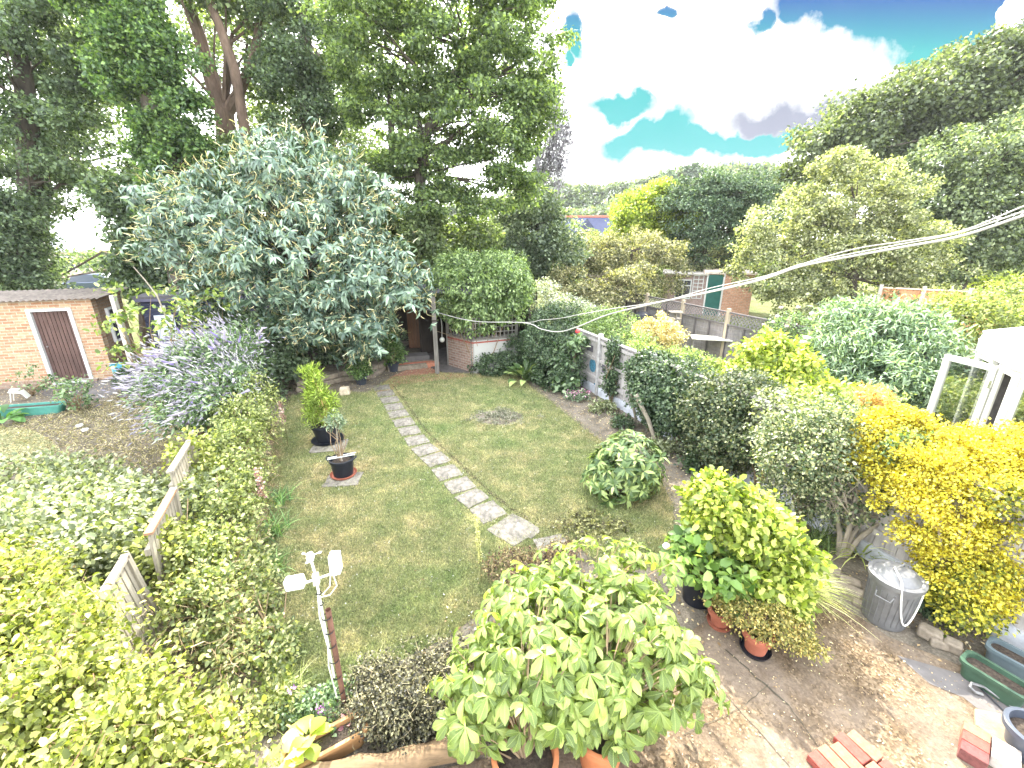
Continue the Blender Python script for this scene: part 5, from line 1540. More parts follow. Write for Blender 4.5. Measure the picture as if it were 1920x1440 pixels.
tree('cream_green_tree', 'pale sunlit apple tree behind the lattice fence, left of the blue-green tree', (Q(1600, 600, Y).x, Y, 0),
     [(Q(1600, 600, Y).x, Y, 0), Q(1598, 520, Y), Q(1590, 440, Y)], [.2, .17, .1],
     [Bp(1580, 370, Y, 90, 60, 1.4), Bp(1480, 420, Y, 80, 60, 1.4), Bp(1650, 430, Y, 90, 60, 1.4), Bp(1560, 470, Y, 130, 60, 1.4), Bp(1440, 500, Y, 65, 55, 1.1), Bp(1500, 560, Y, 70, 40, 1), Bp(1620, 540, Y, 110, 50, 1.1), Bp(1730, 520, Y, 80, 40, 1), Bp(1580, 310, Y, 50, 25, 1), Bp(1700, 380, Y, 60, 40, 1), Bp(1515, 375, Y + .8, 40, 35, .9), Bp(1655, 345, Y + .6, 45, 35, .9), Bp(1735, 455, Y, 50, 45, 1.1), Bp(1415, 450, Y, 30, 35, .8), Bp(1690, 490, Y - .6, 60, 40, 1), Bp(1470, 520, Y - .6, 50, 40, 1)],
     560, 120, .34, .105, .08, LF_PALE, 33, nbr=40)
Y = 24
tree('dark_conifer', 'dark blue-green conifer behind the brick outhouse', (Q(1320, 560, Y).x, Y, 0),
     [(Q(1320, 560, Y).x, Y, 0), Q(1320, 450, Y), Q(1325, 360, Y)], [.22, .17, .08],
     [Bp(1310, 400, Y, 75, 60, 1.6), Bp(1370, 380, Y, 60, 45, 1.5), Bp(1330, 350, Y, 55, 25, 1.2), Bp(1330, 460, Y, 80, 40, 1.5), Bp(1420, 380, Y, 50, 50, 1.3)], 300, 120, .45, .14, .07, LF_CONIF, 34, droop=.5, flat=.5)
Y = 26
tree('yellow_green_tree', 'bright yellow-green tree beside the far red chimney', (Q(1200, 540, Y).x, Y, 0),
     [(Q(1200, 540, Y).x, Y, 0), Q(1200, 470, Y), Q(1205, 420, Y)], [.2, .15, .08],
     [Bp(1212, 400, Y, 62, 38, 1.6), Bp(1190, 440, Y, 48, 22, 1.4), Bp(1240, 376, Y, 42, 30, 1.2), Bp(1275, 420, Y, 40, 36, 1.2)], 270, 120, .42, .13, .1, LF_LIME, 35)
Y = 21
tree('buff_shrubby_tree', 'buff and cream leaved bushy tree left of the brick outhouse', (Q(1180, 570, Y).x, Y, 0),
     [(Q(1180, 570, Y).x, Y, 0), Q(1180, 520, Y), Q(1185, 470, Y)], [.14, .11, .06],
     [Bp(1200, 470, Y, 80, 38, 1.3), Bp(1130, 490, Y, 60, 36, 1.2), Bp(1225, 505, Y, 58, 50, 1.1), Bp(1090, 470, Y, 40, 26, 1), Bp(1090, 520, Y, 50, 50, 1), Bp(1160, 520, Y, 60, 35, 1)], 310, 120, .36, .095, .07, LF_CREAM, 36)
Y = 23.5
tree('variegated_shrub_tree', 'pale variegated bush growing over the roof of the brick outhouse', (Q(1350, 570, Y).x, Y + .6, 0),
     [(Q(1350, 570, Y).x, Y + .6, 0), Q(1350, 520, Y + .6), Q(1355, 480, Y + .6)], [.1, .08, .05],
     [Bp(1330, 490, Y + .6, 50, 24, .8), Bp(1290, 480, Y + .6, 30, 26, .8), Bp(1385, 480, Y + .6, 30, 30, .8)], 120, 90, .36, .11, .08, LF_PALE, 37)
# cream bush at left end of the lattice
Y = 17.5
tree('elder_bush', 'yellow-cream flowering elder just left of the outhouse above the lattice end', (Q(1200, 590, Y).x, Y, 0), [(Q(1200, 590, Y).x, Y, 0), Q(1195, 560, Y), Q(1190, 530, Y)], [.06, .05, .03],
     [Bp(1185, 515, Y, 40, 20, .6), Bp(1115, 560, Y, 50, 30, .7), Bp(1060, 545, Y, 40, 45, .7), Bp(1170, 545, Y, 40, 20, .5)], 120, 90, .28, .09, .07, LF_CREAM, 38, group=None)
Y = 24
tree('sunny_bush', 'sunlit yellow-green bushes seen beneath the blue-green tree past the orange fence', (Q(1830, 560, Y).x, Y, 0), [(Q(1830, 560, Y).x, Y, 0), Q(1830, 545, Y), Q(1830, 535, Y)], [.06, .05, .03],
     [Bp(1830, 540, Y, 70, 22, 1.2), Bp(1910, 540, Y, 60, 26, 1.2), Bp(1750, 550, Y, 30, 14, .8)], 140, 90, .35, .12, .09, LF_YG, 39, group=None)
# distant wood
rg = np.random.default_rng(50)
bl = []
for px, py, Yd, r, h in [(1080, 385, 110, 60, 30), (1150, 378, 115, 60, 28), (1215, 372, 120, 60, 30), (1265, 352, 118, 50, 26), (1300, 352, 115, 42, 30), (1360, 352, 110, 55, 34), (1420, 350, 100, 50, 30), (1470, 350, 95, 50, 28), (1040, 400, 105, 50, 50), (980, 400, 100, 60, 40), (900, 410, 100, 80, 30), (1250, 400, 90, 120, 24), (1120, 410, 90, 90, 12), (1420, 400, 80, 80, 40)]:
    bl.append(Bp(px, py, Yd, r, h, 5))
cp, cd = clumps(bl, 1500, rg, .75, .5)
tag(foliage('distant_wood', cp, cd, 42, 1.5, .62, .5, T_KITE, leafmat('leaf_far_wood', (.07, .10, .065), (.11, .145, .09), (.16, .20, .12), .3, .6), rg), 'dark wooded ridge running along the skyline', 'woodland', kind='stuff')
rg = np.random.default_rng(51)
c = Q(1290, 330, 112)
cp, cd = clumps([Bp(1298, 322, 112, 16, 16, 2), Bp(1255, 330, 112, 9, 10, 1.5)], 40, rg, .3)
t = thing('skyline_pine', 'small pine standing above the far wooded ridge', 'tree', (c.x, 112, 0)); cp = cp - np.array(t.location)
foliage('crown', cp, cd, 40, .8, .6, .3, T_KITE, LF_CONIF, rg, t, flat=.3); MB().tube([(0, 0, 0), (0, 0, 10), (.5, 0, c.z + 1)], [.5, .4, .15], 6).build('trunk', BARKD, t)
# far hedge line closing the gardens (ground cover reading as one mass)
rg = np.random.default_rng(52)
bl = [((x, 30 + abs(x) * .1, 1.0), (3, 1.5, 1.4)) for x in range(-40, 40, 4)] + [((x, 46, 2.0), (4, 2, 2.6)) for x in range(-60, 60, 6) if not -42 < x < -28]
cp, cd = clumps(bl, 900, rg, .7, .5)
tag(foliage('far_hedges', cp, cd, 45, .8, .28, .22, T_KITE, LF_MID, rg), 'green hedges and scrub closing the far ends of the gardens', 'hedge', kind='stuff')

# ---- sweet chestnut
Y = 11.6
base = Vector((Q(580, 640, Y).x, Y, 0))
rg = np.random.default_rng(60)
t = thing('sweet_chestnut', 'sweet chestnut with long drooping blue-green leaves and cream catkins behind the lawn', 'tree', base)
bl = [Bp(560, 330, Y, 110, 70, 1.3), Bp(450, 400, Y, 120, 75, 1.3), Bp(650, 400, Y, 90, 75, 1.3), Bp(370, 470, Y - .2, 80, 60, 1.1), Bp(560, 480, Y - .5, 150, 80, 1.5), Bp(700, 510, Y - .6, 70, 70, 1.1),
      Bp(760, 540, Y - .6, 50, 45, .8), Bp(450, 540, Y - .4, 90, 60, 1.1), Bp(640, 580, Y - .8, 90, 55, 1.1), Bp(690, 620, Y - .9, 55, 40, .7), Bp(560, 600, Y - .5, 80, 40, .9), Bp(320, 400, Y, 40, 40, .8)]
cp, cd = clumps(bl, 820, rg, .62, .3); b = np.array(base); cp = cp - b; cp[:, 2] = np.maximum(cp[:, 2], .5)
foliage('crown', cp, cd, 10, .26, .19, .055, T_LONG, LF_CHEST, rg, t, droop=.65, up=.5, flat=.6, out=.8, jit=.45)
_n = 3000; _i = rg.integers(0, len(cp), _n); _c = cp[_i] + rg.normal(size=(_n, 3)) * .13 + cd[_i] * rg.uniform(-.15, .28, (_n, 1))
_ax = nrm(cd[_i] * .8 + np.array([0, 0, .35]) + rg.normal(size=(_n, 3)) * .25); _per = 8; _id = np.repeat(np.arange(_n), _per); _m = len(_id)
_u = nrm(np.cross(_ax, rg.normal(size=(_n, 3)))); _v = np.cross(_ax, _u); _a = np.tile(np.arange(_per), _n) * 2 * math.pi / _per + rg.normal(size=_m) * .3
_T = _u[_id] * np.cos(_a)[:, None] + _v[_id] * np.sin(_a)[:, None] + _ax[_id] * rg.uniform(-.1, .5, (_m, 1)) + np.array([0, 0, -.75]); _s = rg.uniform(.65, 1.2, _m)
leafmesh('leaf_clusters', _c[_id], _T, _ax[_id] + rg.normal(size=(_m, 3)) * .15, .20 * _s, .056 * _s, T_LONG, LF_CHEST, t)
k = 6500; ii = rg.integers(0, len(cp), k); P = cp[ii] + cd[ii] * .1 + rg.normal(size=(k, 3)) * .13
T = nrm(cd[ii] + rg.normal(size=(k, 3)) * .6 + [0, 0, -.1])
leafmesh('catkins', P, T, rg.normal(size=(k, 3)), rg.uniform(.11, .2, k), .015, ([(0, -.5, 0), (0, .5, 0), (.35, -.5, .1), (.35, .5, .1), (.7, -.5, .05), (.7, .5, .05), (1, -.3, -.15), (1, .3, -.15)], [(0, 1, 3, 2), (2, 3, 5, 4), (4, 5, 7, 6)]),
         leafmat('catkin', (.42, .36, .16), (.55, .48, .25), (.68, .6, .36), .2, .8), t)
mb = MB(); mb.tube([(0, 0, 0), (.05, 0, 1.0), (0, 0, 2.0), (.1, 0, 3.4)], [.15, .12, .1, .05], 10)
for i in rg.choice(len(cp), 50, replace=False):
    e = Vector(cp[i]); z0 = max(.8, min(3.0, e.z * .6)); branches(mb, (.03, 0, z0), [tuple(e)], .03, rg, 5, .08)
mb.build('trunk', BARKD, t, smooth=True)
# dark undergrowth beneath the chestnut
shrub('dark_laurel', 'dark leafy laurel under the left side of the chestnut beside the lawn corner', 'shrub', tuple(G(500, 745)),
      [Bp(480, 640, 10.6, 60, 55, .8), Bp(500, 700, 10.2, 50, 45, .6), Bp(420, 640, 11, 60, 60, .8), Bp(545, 660, 11, 40, 40, .5)], 190, 60, .24, .10, .065, T_OVAL, LF_DARK, 61)
shrub('dark_ivy_bank', 'dark ivy bank in deep shade behind the retaining wall', 'shrub', tuple(G(620, 700)),
      [Bp(610, 655, 12, 90, 30, .6), Bp(720, 640, 12.9, 40, 40, .4), Bp(560, 640, 12.6, 80, 60, .5)], 170, 50, .24, .08, .065, T_OVAL, LF_DARK, 62)

# ---- creeper dome on the summer house
rg = np.random.default_rng(63)
Yc = 13.3
t = thing('virginia_creeper', 'bright green virginia creeper forming a dome over the summer house', 'climber', (pB.x, pB.y, 0))
bl = [Bp(900, 545, Yc, 78, 52, 1.25), Bp(870, 510, Yc + .3, 55, 32, 1.1), Bp(935, 505, Yc + .3, 52, 30, 1.1), Bp(850, 545, Yc, 40, 45, 1.0), Bp(960, 540, Yc - .1, 32, 42, 1.0), Bp(895, 590, 12.0, 48, 26, .22), Bp(948, 582, 12.1, 36, 24, .22), Bp(850, 565, 12.4, 28, 42, .25), Bp(884, 612, 11.95, 24, 14, .12), Bp(835, 540, 12.8, 26, 40, .5), Bp(975, 545, 12.8, 18, 40, .5), Bp(880, 550, 12.1, 50, 40, .25), Bp(940, 545, 12.1, 45, 40, .25)]
cp, cd = clumps(bl, 820, rg, .86, .25); cp = cp - np.array(t.location)
foliage('foliage', cp, cd, 42, .17, .085, .05, T_OVAL, LF_CREEP, rg, t, droop=.75, up=.25, flat=.9, out=1.3, jit=.35)
mb = MB(); branches(mb, (.1, .1, 0), [tuple(cp[i]) for i in rg.choice(len(cp), 14, replace=False)], .02, rg, 5, 0); mb.build('stem', TWIG, t)

# ---- hedges on the right boundary
def fpos(Y, off=0): 
    d = (fB - fA).normalized(); x = fA.x + (Y - fA.y) * d.x / d.y; return Vector((x, Y, 0)) + Vector((d.y, -d.x, 0)) * off
def blob_at(Y, off, z, rx, ry, rz):
    p = fpos(Y, off); return ((p.x, p.y, z), (rx, ry, rz))
shrub('clipped_ivy_hedge', 'dense bulging ivy hedge at the far end of the fence beside the summer house', 'hedge', tuple(fpos(11.6, .2)),
      [Bp(1030, 640, 11.6, 42, 60, .7), Bp(1050, 690, 10.9, 42, 50, .6), Bp(1010, 660, 12.3, 34, 60, .6), Bp(1045, 600, 12.2, 42, 28, .6)], 520, 60, .15, .052, .042, T_KITE, LF_HEDGE, 64, out=1.0, up=.4, shell=.85)
shrub('low_ivy_mound', 'low dark ivy mound below the whitened wall of the summer house', 'ground cover', tuple(G(925, 700)),
      [Bp(925, 682, 12.1, 42, 17, .5), Bp(965, 665, 12.3, 20, 32, .4)], 190, 45, .13, .055, .04, T_KITE, LF_HEDGE, 65)
shrub('ivy_on_fence', 'dark glossy ivy covering the middle of the board fence behind the branch prop', 'climber', tuple(fpos(8.2, .15)),
      [Bp(1240, 735, 8.0, 48, 55, .45), Bp(1212, 705, 8.6, 26, 40, .3), Bp(1265, 760, 7.6, 40, 50, .4), Bp(1230, 690, 8.5, 45, 22, .35)], 420, 55, .16, .062, .05, T_KITE, LF_HEDGE, 66, out=1.0, up=.4, shell=.8, droop=.5)
shrub('ivy_strand', 'narrow strand of ivy hanging on the fence between two board panels', 'climber', tuple(fpos(9.6, .1)),
      [Bp(1150, 690, 9.6, 10, 55, .15), Bp(1140, 720, 9.6, 16, 16, .15), Bp(1152, 655, 9.6, 12, 18, .15)], 80, 40, .12, .055, .045, T_KITE, LF_HEDGE, 67)
shrub('clipped_hedge_block', 'big rounded dark hedge block with a sunlit top, right of the ivy-covered fence', 'hedge', tuple(fpos(6.6, .3)),
      [Bp(1345, 770, 6.8, 62, 55, .6), Bp(1370, 820, 6.4, 62, 52, .55), Bp(1400, 740, 6.7, 50, 35, .5), Bp(1320, 820, 6.9, 30, 40, .4)], 620, 60, .15, .05, .04, T_KITE, leafmat('leaf_box', (.035, .065, .027), (.065, .095, .042), (.15, .16, .08), .22, .42, spec=.35), 68, out=1.0, up=.4, shell=.82)
# wisteria-like light green plant + red bloom on the ivy hedge
t, cp, cd, rg = shrub('light_green_climber', 'light green broad-leaved climber with one red bloom against the ivy hedge', 'climber', tuple(fpos(10.8, .5)),
      [Bp(1070, 660, 10.6, 20, 28, .25), Bp(1060, 720, 10.3, 18, 14, .2), Bp(1082, 640, 10.7, 12, 14, .2)], 26, 16, .16, .13, .09, T_OVAL, LF_BUD, 69)
o = MB().lathe([(.001, -.03), (.05, -.02), (.06, .02), (.03, .05), (.001, .04)], seg=10).build('bloom', plain('red_petal', (.62, .05, .05), .6), t); o.location = Q(1083, 622, 10.5) - Vector(t.location)
# hosta
def rosette(name, label, cat, base, n, ln, wd, mat, seed, tmpl=T_BIG, rise=.55, uv=False, **kw):
    rg = np.random.default_rng(seed); t = thing(name, label, cat, base, 0)
    a = rg.uniform(0, 2 * math.pi, n); el = rg.uniform(.2, 1.2, n)
    T = np.c_[np.cos(a) * np.cos(el), np.sin(a) * np.cos(el), np.sin(el)]
    P = T * rg.uniform(.02, ln * rise, n)[:, None] * np.array([1, 1, .8])
    T2 = T.copy(); T2[:, 2] -= .25
    leafmesh('leaves', P + [0, 0, .02], T2, np.tile([0, 0, 1.], (n, 1)) + rg.normal(size=(n, 3)) * .15 - T * .3, rg.uniform(.7, 1.1, n) * ln, rg.uniform(.8, 1.1, n) * wd, tmpl, mat, t, uv); return t
rosette('hosta', 'broad-leaved hosta at the foot of the ivy hedge beside the lawn', 'plant', tuple(G(985, 716)), 64, .40, .17, LF_RHOD, 70, rise=1.1)
rosette('fern_clump', 'dark fern clump between the ivy mound and the hosta', 'plant', tuple(G(958, 690)), 60, .45, .07, LF_HEDGE, 71, T_LONG, rise=.6)
for (px, py, lab, sd) in ((1082, 750, 'clump of pink cyclamen at the foot of the grey fence', 72),):
    t, cp, cd, rg = shrub('pink_flowers', lab, 'flowers', tuple(G(px, py)), [((G(px, py).x, G(px, py).y, .1), (.28, .16, .1))], 40, 18, .09, .05, .035, T_KITE, LF_GREYG, sd, stems=0)
    k = 90; P = np.c_[rg.normal(size=(k, 2)) * [.16, .10], rg.uniform(.14, .24, k)]
    o = leafmesh('petals', P, rg.normal(size=(k, 3)), rg.normal(size=(k, 3)), .04, .035, T_KITE, leafmat('pink_petal', (.45, .12, .30), (.62, .22, .45), (.75, .4, .6), .3, .6), t); o['kind'] = 'stuff'
for (x, y, s1, lab, sd) in ((1130, 772, .2, 'small green tuft at the fence foot right of the pink cyclamen', 73), (1165, 800, .16, 'small weedy plant under the whitened gravel board', 74), (1245, 850, .22, 'dark weedy tuft below the branch prop', 75), (1305, 880, .2, 'weedy tuft in front of the clipped hedge block', 76), (1015, 722, .16, 'low tuft between the hosta and the ivy hedge', 78)):
    p = G(x, y); shrub('border_weed', lab, 'plant', tuple(p), [((p.x, p.y, .1), (s1 * 1.3, s1, s1 * .7))], 26, 26, .1, .06, .035, T_KITE, LF_BRAM if sd % 2 else LF_HEDGE, sd, stems=0)
p = G(1110, 988); shrub('creeping_weeds', 'thin creeping brown-green weeds on the bare soil before the rhododendron', 'plant', tuple(p), [((p.x, p.y, .03), (.5, .3, .03))], 60, 18, .09, .045, .03, T_KITE, leafmat('leaf_brownish', (.10, .08, .05), (.16, .17, .07), (.28, .27, .12), .3, .7), 77, stems=0)

# ---- rhododendron: whorls of long leaves
p = G(1172, 925)
def whorls(name, label, cat, base, blobs, n, per, ln, wd, mat, seed, tmpl=T_LONG, lift=.35, shell=.85, floor=.02, stems=14, group=None, cup=.4, uv=False):
    rg = np.random.default_rng(seed); t = thing(name, label, cat, base, 0, group)
    cp, cd = clumps(blobs, n, rg, shell, cup); cp = cp - np.array(base); cp[:, 2] = np.maximum(cp[:, 2], floor + .04)
    ax = nrm(cd + np.array([0, 0, .45]) + rg.normal(size=(n, 3)) * .2)
    idx = np.repeat(np.arange(n), per); m = len(idx)
    a = (np.tile(np.arange(per), n) / per * 2 * math.pi + np.repeat(rg.uniform(0, 6, n), per) + rg.normal(size=m) * .2)
    u_ = nrm(np.cross(ax, np.array([[.3, .2, .9]]) + rg.normal(size=(n, 3)) * .1)); v_ = np.cross(ax, u_)
    T = u_[idx] * np.cos(a)[:, None] + v_[idx] * np.sin(a)[:, None] + ax[idx] * (lift + rg.normal(size=(m, 1)) * .2)
    s_ = rg.uniform(.7, 1.1, m)
    leafmesh('foliage', cp[idx] + nrm(T) * ln * .06, T, ax[idx] - nrm(T) * .2, ln * s_, wd * s_, tmpl, mat, t, uv)
    if stems:
        mb = MB(); branches(mb, (0, 0, 0), [tuple(cp[i]) for i in rg.choice(n, min(stems, n), replace=False)], .018, rg, 5, .05); mb.build('stem', TWIG, t)
    return t
whorls('rhododendron', 'round dwarf rhododendron on the bare soil at the right of the lawn', 'shrub', tuple(p),
       [((p.x, p.y + .05, .45), (.50, .48, .44)), ((p.x - .1, p.y, .30), (.5, .45, .3))], 230, 8, .155, .05, LF_RHOD, 80, shell=.8)

# ---- horse chestnut saplings in the big pots
def palmate(name, label, base, blobs, n, seed, ln=.17, wd=.075, mat=LF_HC, group=None, stemtop=None):
    rg = np.random.default_rng(seed); t = thing(name, label, 'shrub', base, 0, group)
    cp, cd = clumps(blobs, n, rg, .45, .5); cp = cp - np.array(base)
    ax = nrm(cd * .55 + np.array([0, 0, .8]) + rg.normal(size=(n, 3)) * .42)
    fw = nrm(cd * np.array([1, 1, .1]) + rg.normal(size=(n, 3)) * .25)
    fw = nrm(fw - ax * np.sum(fw * ax, 1, keepdims=True)); sdv = np.cross(ax, fw)
    per = 6; idx = np.repeat(np.arange(n), per); m = len(idx)
    base_a = np.array([-1.9, -1.15, -.4, .4, 1.15, 1.9]); fac = np.array([.62, .85, 1.0, 1.0, .85, .62])
    a = np.tile(base_a, n) + rg.normal(size=m) * .12; s_ = np.tile(fac, n) * np.repeat(rg.uniform(.7, 1.15, n), per)
    T = fw[idx] * np.cos(a)[:, None] + sdv[idx] * np.sin(a)[:, None] - ax[idx] * (rg.uniform(.1, .65, m))[:, None]
    leafmesh('foliage', cp[idx], T, ax[idx], ln * s_, wd * s_ * rg.uniform(.9, 1.1, m), T_BIG, mat, t, True, smooth=True)
    mb = MB(); tops = []
    for i in range(n):
        c = Vector(cp[i]); r_ = math.hypot(c.x, c.y); st = Vector((c.x * .35, c.y * .35, max(.38, c.z - .22)))
        if i % 3 == 0: mb.tube([st, st.lerp(c, .6) + Vector((0, 0, .03)), c], [.004, .003, .002], 4)
        if i % 9 == 0: mb.tube([(c.x * .03, c.y * .03, .3), st * .6 + Vector((0, 0, .1)), st], [.011, .009, .005], 5)
    mb.build('stem', TWIG, t); return t
palmate('potted_horse_chestnut', 'horse chestnut sapling with big palmate leaves in the large orange pot, nearest the bottom edge', (.09, 2.04, .012),
        [((.14, 2.34, .74), (.62, .42, .40)), ((-.18, 2.3, .66), (.42, .33, .30)), ((.3, 2.55, .98), (.5, .4, .25)), ((.42, 2.18, .70), (.30, .16, .26))], 330, 81, ln=.14, wd=.062)
palmate('potted_horse_chestnut', 'horse chestnut sapling spreading over the patio in the shaded terracotta pot at right', (.66, 2.22, .012),
        [((1.0, 2.48, .72), (.5, .40, .36)), ((1.15, 2.35, .6), (.36, .26, .26)), ((.7, 2.2, .5), (.40, .20, .16)), ((.62, 2.25, .8), (.32, .2, .22)), ((.85, 2.65, 1.0), (.42, .36, .24))], 300, 82, ln=.14, wd=.062)
palmate('potted_horse_chestnut', 'tallest horse chestnut sapling, at the back of the three by the end of the path', (.62, 2.78, .012),
        [((.65, 2.95, 1.02), (.50, .40, .34)), ((.2, 2.95, .85), (.45, .3, .25)), ((1.0, 2.95, 1.0), (.4, .32, .3)), ((.62, 2.75, .7), (.5, .3, .3))], 220, 83, ln=.13, wd=.06)

# ---- dark ground cover behind the log, with straw stems
t, cp, cd, rg = shrub('dark_ground_cover', 'low dark brown-green ground cover with dead stalks behind the log', 'ground cover', tuple(G(780, 1330)),
      [Bp(770, 1300, 2.62, 120, 60, .35), Bp(850, 1260, 2.8, 80, 50, .3), Bp(720, 1340, 2.45, 80, 40, .22), Bp(860, 1330, 2.5, 90, 50, .25), Bp(700, 1280, 2.75, 50, 35, .25)], 520, 44, .07, .024, .018, T_KITE,
      leafmat('leaf_dark_cover', (.022, .022, .016), (.055, .055, .03), (.16, .15, .08), .15, .5), 84, stems=0, up=.8, shell=.2)
k = 900; P = cp[rg.integers(0, len(cp), k)] + rg.normal(size=(k, 3)) * .05; P[:, 2] = np.maximum(P[:, 2], .03)
T = rg.normal(size=(k, 3)); T[:, 2] = np.abs(T[:, 2]) * .6 + .1
o = leafmesh('dead_stalks', P, T, rg.normal(size=(k, 3)), rg.uniform(.05, .15, k), .004, T_BLADE, leafmat('stalk', (.22, .18, .10), (.36, .3, .18), (.48, .42, .28), .1, .8), t); o['kind'] = 'stuff'
shrub('brown_heather', 'small brown heathery clump beside the end of the path, behind the palmate leaves', 'ground cover', tuple(G(950, 1060)),
      [Bp(960, 1062, 4.1, 50, 14, .25), Bp(1040, 1035, 4.4, 40, 12, .2)], 90, 36, .08, .03, .02, T_KITE, leafmat('leaf_heather', (.07, .045, .03), (.15, .10, .06), (.26, .2, .1), .2, .7), 85, stems=0)
# tall pale mullein-like stalk
c = G(903, 1095)
t = thing('seed_stalk', 'single tall pale yellow seed stalk above the lawn behind the palmate leaves', 'plant', tuple(c)); c2 = Q(893, 965, c.y - .02) - c
MB().tube([(0, 0, 0), c2 * .5 + Vector((.01, 0, 0)), c2], [.007, .006, .002], 6).build('stem', STEM, t)
rg = np.random.default_rng(86); k = 420; u_ = rg.uniform(.35, 1, k)
P = np.outer(u_, np.array(c2)) + rg.normal(size=(k, 3)) * .013; leafmesh('seed_heads', P, rg.normal(size=(k, 3)) + [0, 0, .6], rg.normal(size=(k, 3)), .022, .012, T_KITE, leafmat('seedhead', (.35, .36, .12), (.5, .48, .2), (.62, .58, .3), .3, .7), t)

# ---- potted feathery shrub, sapling, pot plants
t, cp, cd, rg = shrub('feathery_shrub', 'tall feathery light green shrub in the larger black tub', 'shrub', (cA.x, cA.y, .3),
      [((cA.x - .06, cA.y, .62), (.26, .24, .26)), ((cA.x - .08, cA.y, .95), (.22, .2, .3)), ((cA.x - .12, cA.y, 1.25), (.15, .14, .26))], 150, 24, .10, .11, .014, T_KITE, LF_BAMB, 87, r0=.03, up=.3, out=.7, droop=-.5, shell=.3, stems=16, stemmat=plain('yellow_stem', (.45, .34, .12), .7))
shrub('sapling', 'small sapling with a pale leafy top standing in the smaller black tub', 'shrub', (cB.x - .02, cB.y, .28),
      [((cB.x - .02, cB.y, .99), (.14, .13, .12)), ((cB.x - .10, cB.y + .02, .93), (.08, .08, .06))], 26, 16, .07, .06, .018, T_KITE, LF_GREYG, 88, r0=.010, stems=7, up=.4)
mb = MB().tube([(cB.x, cB.y, .28), (cB.x - .03, cB.y, .6), (cB.x - .01, cB.y, .9)], [.016, .013, .01], 8); o = mb.build('sapling_trunk', BARK); 
sp_ = [x for x in bpy.data.objects if x.name == 'sapling'][0]; o.location = -Vector(sp_.location); o.parent = sp_; o.name = 'trunk'
for p, nm, lab, sd, s1 in ((G(738, 696), 'glossy_shrub', 'dark glossy shrub in the black pot on the corner of the brick paving', 89, .34), (G(678, 720), 'glossy_shrub', 'small glossy shrub in the black pot below the retaining wall', 90, .27)):
    shrub(nm, lab, 'shrub', (p.x, p.y, .2), [((p.x, p.y, .55 if sd == 89 else .42), (s1, s1, s1)), ((p.x, p.y, .85 if sd == 89 else .55), (s1 * .8, s1 * .8, s1))], 90, 26, .11, .06, .035, T_OVAL, leafmat('leaf_glossy', (.03, .07, .02), (.07, .13, .035), (.14, .21, .07), .25, .3), sd)

# patio pot group
p = (2.02, 3.78, .3)
t, cp, cd, rg = shrub('hydrangea', 'hydrangea with three pale pink blooms in the left black pot', 'shrub', p, [((2.0, 3.7, .62), (.3, .26, .24)), ((2.2, 3.55, .5), (.25, .2, .16))], 60, 15, .12, .11, .075, T_OVAL, leafmat('leaf_hydrangea', (.07, .15, .035), (.15, .25, .06), (.28, .38, .12), .38, .4), 91)
PINKW = plain('blush_petals', (.80, .62, .58), .7, scale=30, var=.15, bstr=.5)
for (px, py) in ((1250, 1024), (1280, 1035), (1268, 1052)):
    q_ = Q(px, py, 3.9) - Vector(p); o = MB().lathe([(.001, -.03), (.035, -.022), (.045, 0), (.035, .022), (.001, .03)], seg=12).build('bloom', PINKW, t, smooth=True); o.location = q_
p = (2.55, 3.82, .3)
shrub('yellow_green_shrub', 'tall sunlit yellow-green shrub standing over the patio pot group', 'shrub', p,
      [Bp(1345, 945, 4.0, 55, 50, .3), Bp(1400, 990, 3.9, 75, 60, .38), Bp(1455, 1040, 3.7, 60, 45, .3), Bp(1330, 1000, 4.0, 40, 50, .26), Bp(1420, 1090, 3.5, 50, 40, .22), Bp(1480, 1120, 3.4, 35, 30, .15)],
      330, 30, .11, .075, .05, T_OVAL, LF_YG, 92, stems=16)
def grass_clump(name, label, base, n, ln, wd, mat, seed, spread=.08, lean=(0, 0), el=(.6, 1.4), group=None):
    rg = np.random.default_rng(seed); t = thing(name, label, 'grass', base, 0, group)
    a = rg.uniform(0, 2 * math.pi, n); e = rg.uniform(*el, n)
    T0 = np.c_[np.cos(a) * np.cos(e) + lean[0], np.sin(a) * np.cos(e) + lean[1], np.sin(e)]; T0 = nrm(T0)
    L_ = ln * rg.uniform(.6, 1.1, n); P0 = np.c_[rg.normal(size=(n, 2)) * spread, np.zeros(n)]
    K_ = 6; V = []; F = []
    side = nrm(np.cross(T0, [[0, 0, 1.]]))
    for k in range(K_):
        u_ = k / (K_ - 1); c = P0 + T0 * (L_ * u_)[:, None]; c[:, 2] -= L_ * .55 * u_ ** 2.2 * (1 - T0[:, 2] * .3); hor = T0.copy(); hor[:, 2] = 0; c += hor * (L_ * .25 * u_ ** 2)[:, None]
        c[:, 2] = np.maximum(c[:, 2], .01)
        w_ = wd * (1 - u_ * .92) / 2; V += [c - side * w_, c + side * w_]
    V = np.stack(V, 1).reshape(-1, 3); b_ = (np.arange(n) * 2 * K_)[:, None]
    F = np.concatenate([b_ + np.array([2 * k, 2 * k + 1, 2 * k + 3, 2 * k + 2])[None] for k in range(K_ - 1)])
    np_mesh('blades', V, [F], mat, t); return t
LF_BLADE = leafmat('striped_blade', (.22, .30, .06), (.40, .46, .12), (.6, .62, .3), .4, .5)
grass_clump('ornamental_grass', 'arching striped ornamental grass at the right of the patio pot group', (3.0, 3.82, .15), 520, .62, .011, LF_BLADE, 93, .07, (.35, -.1))
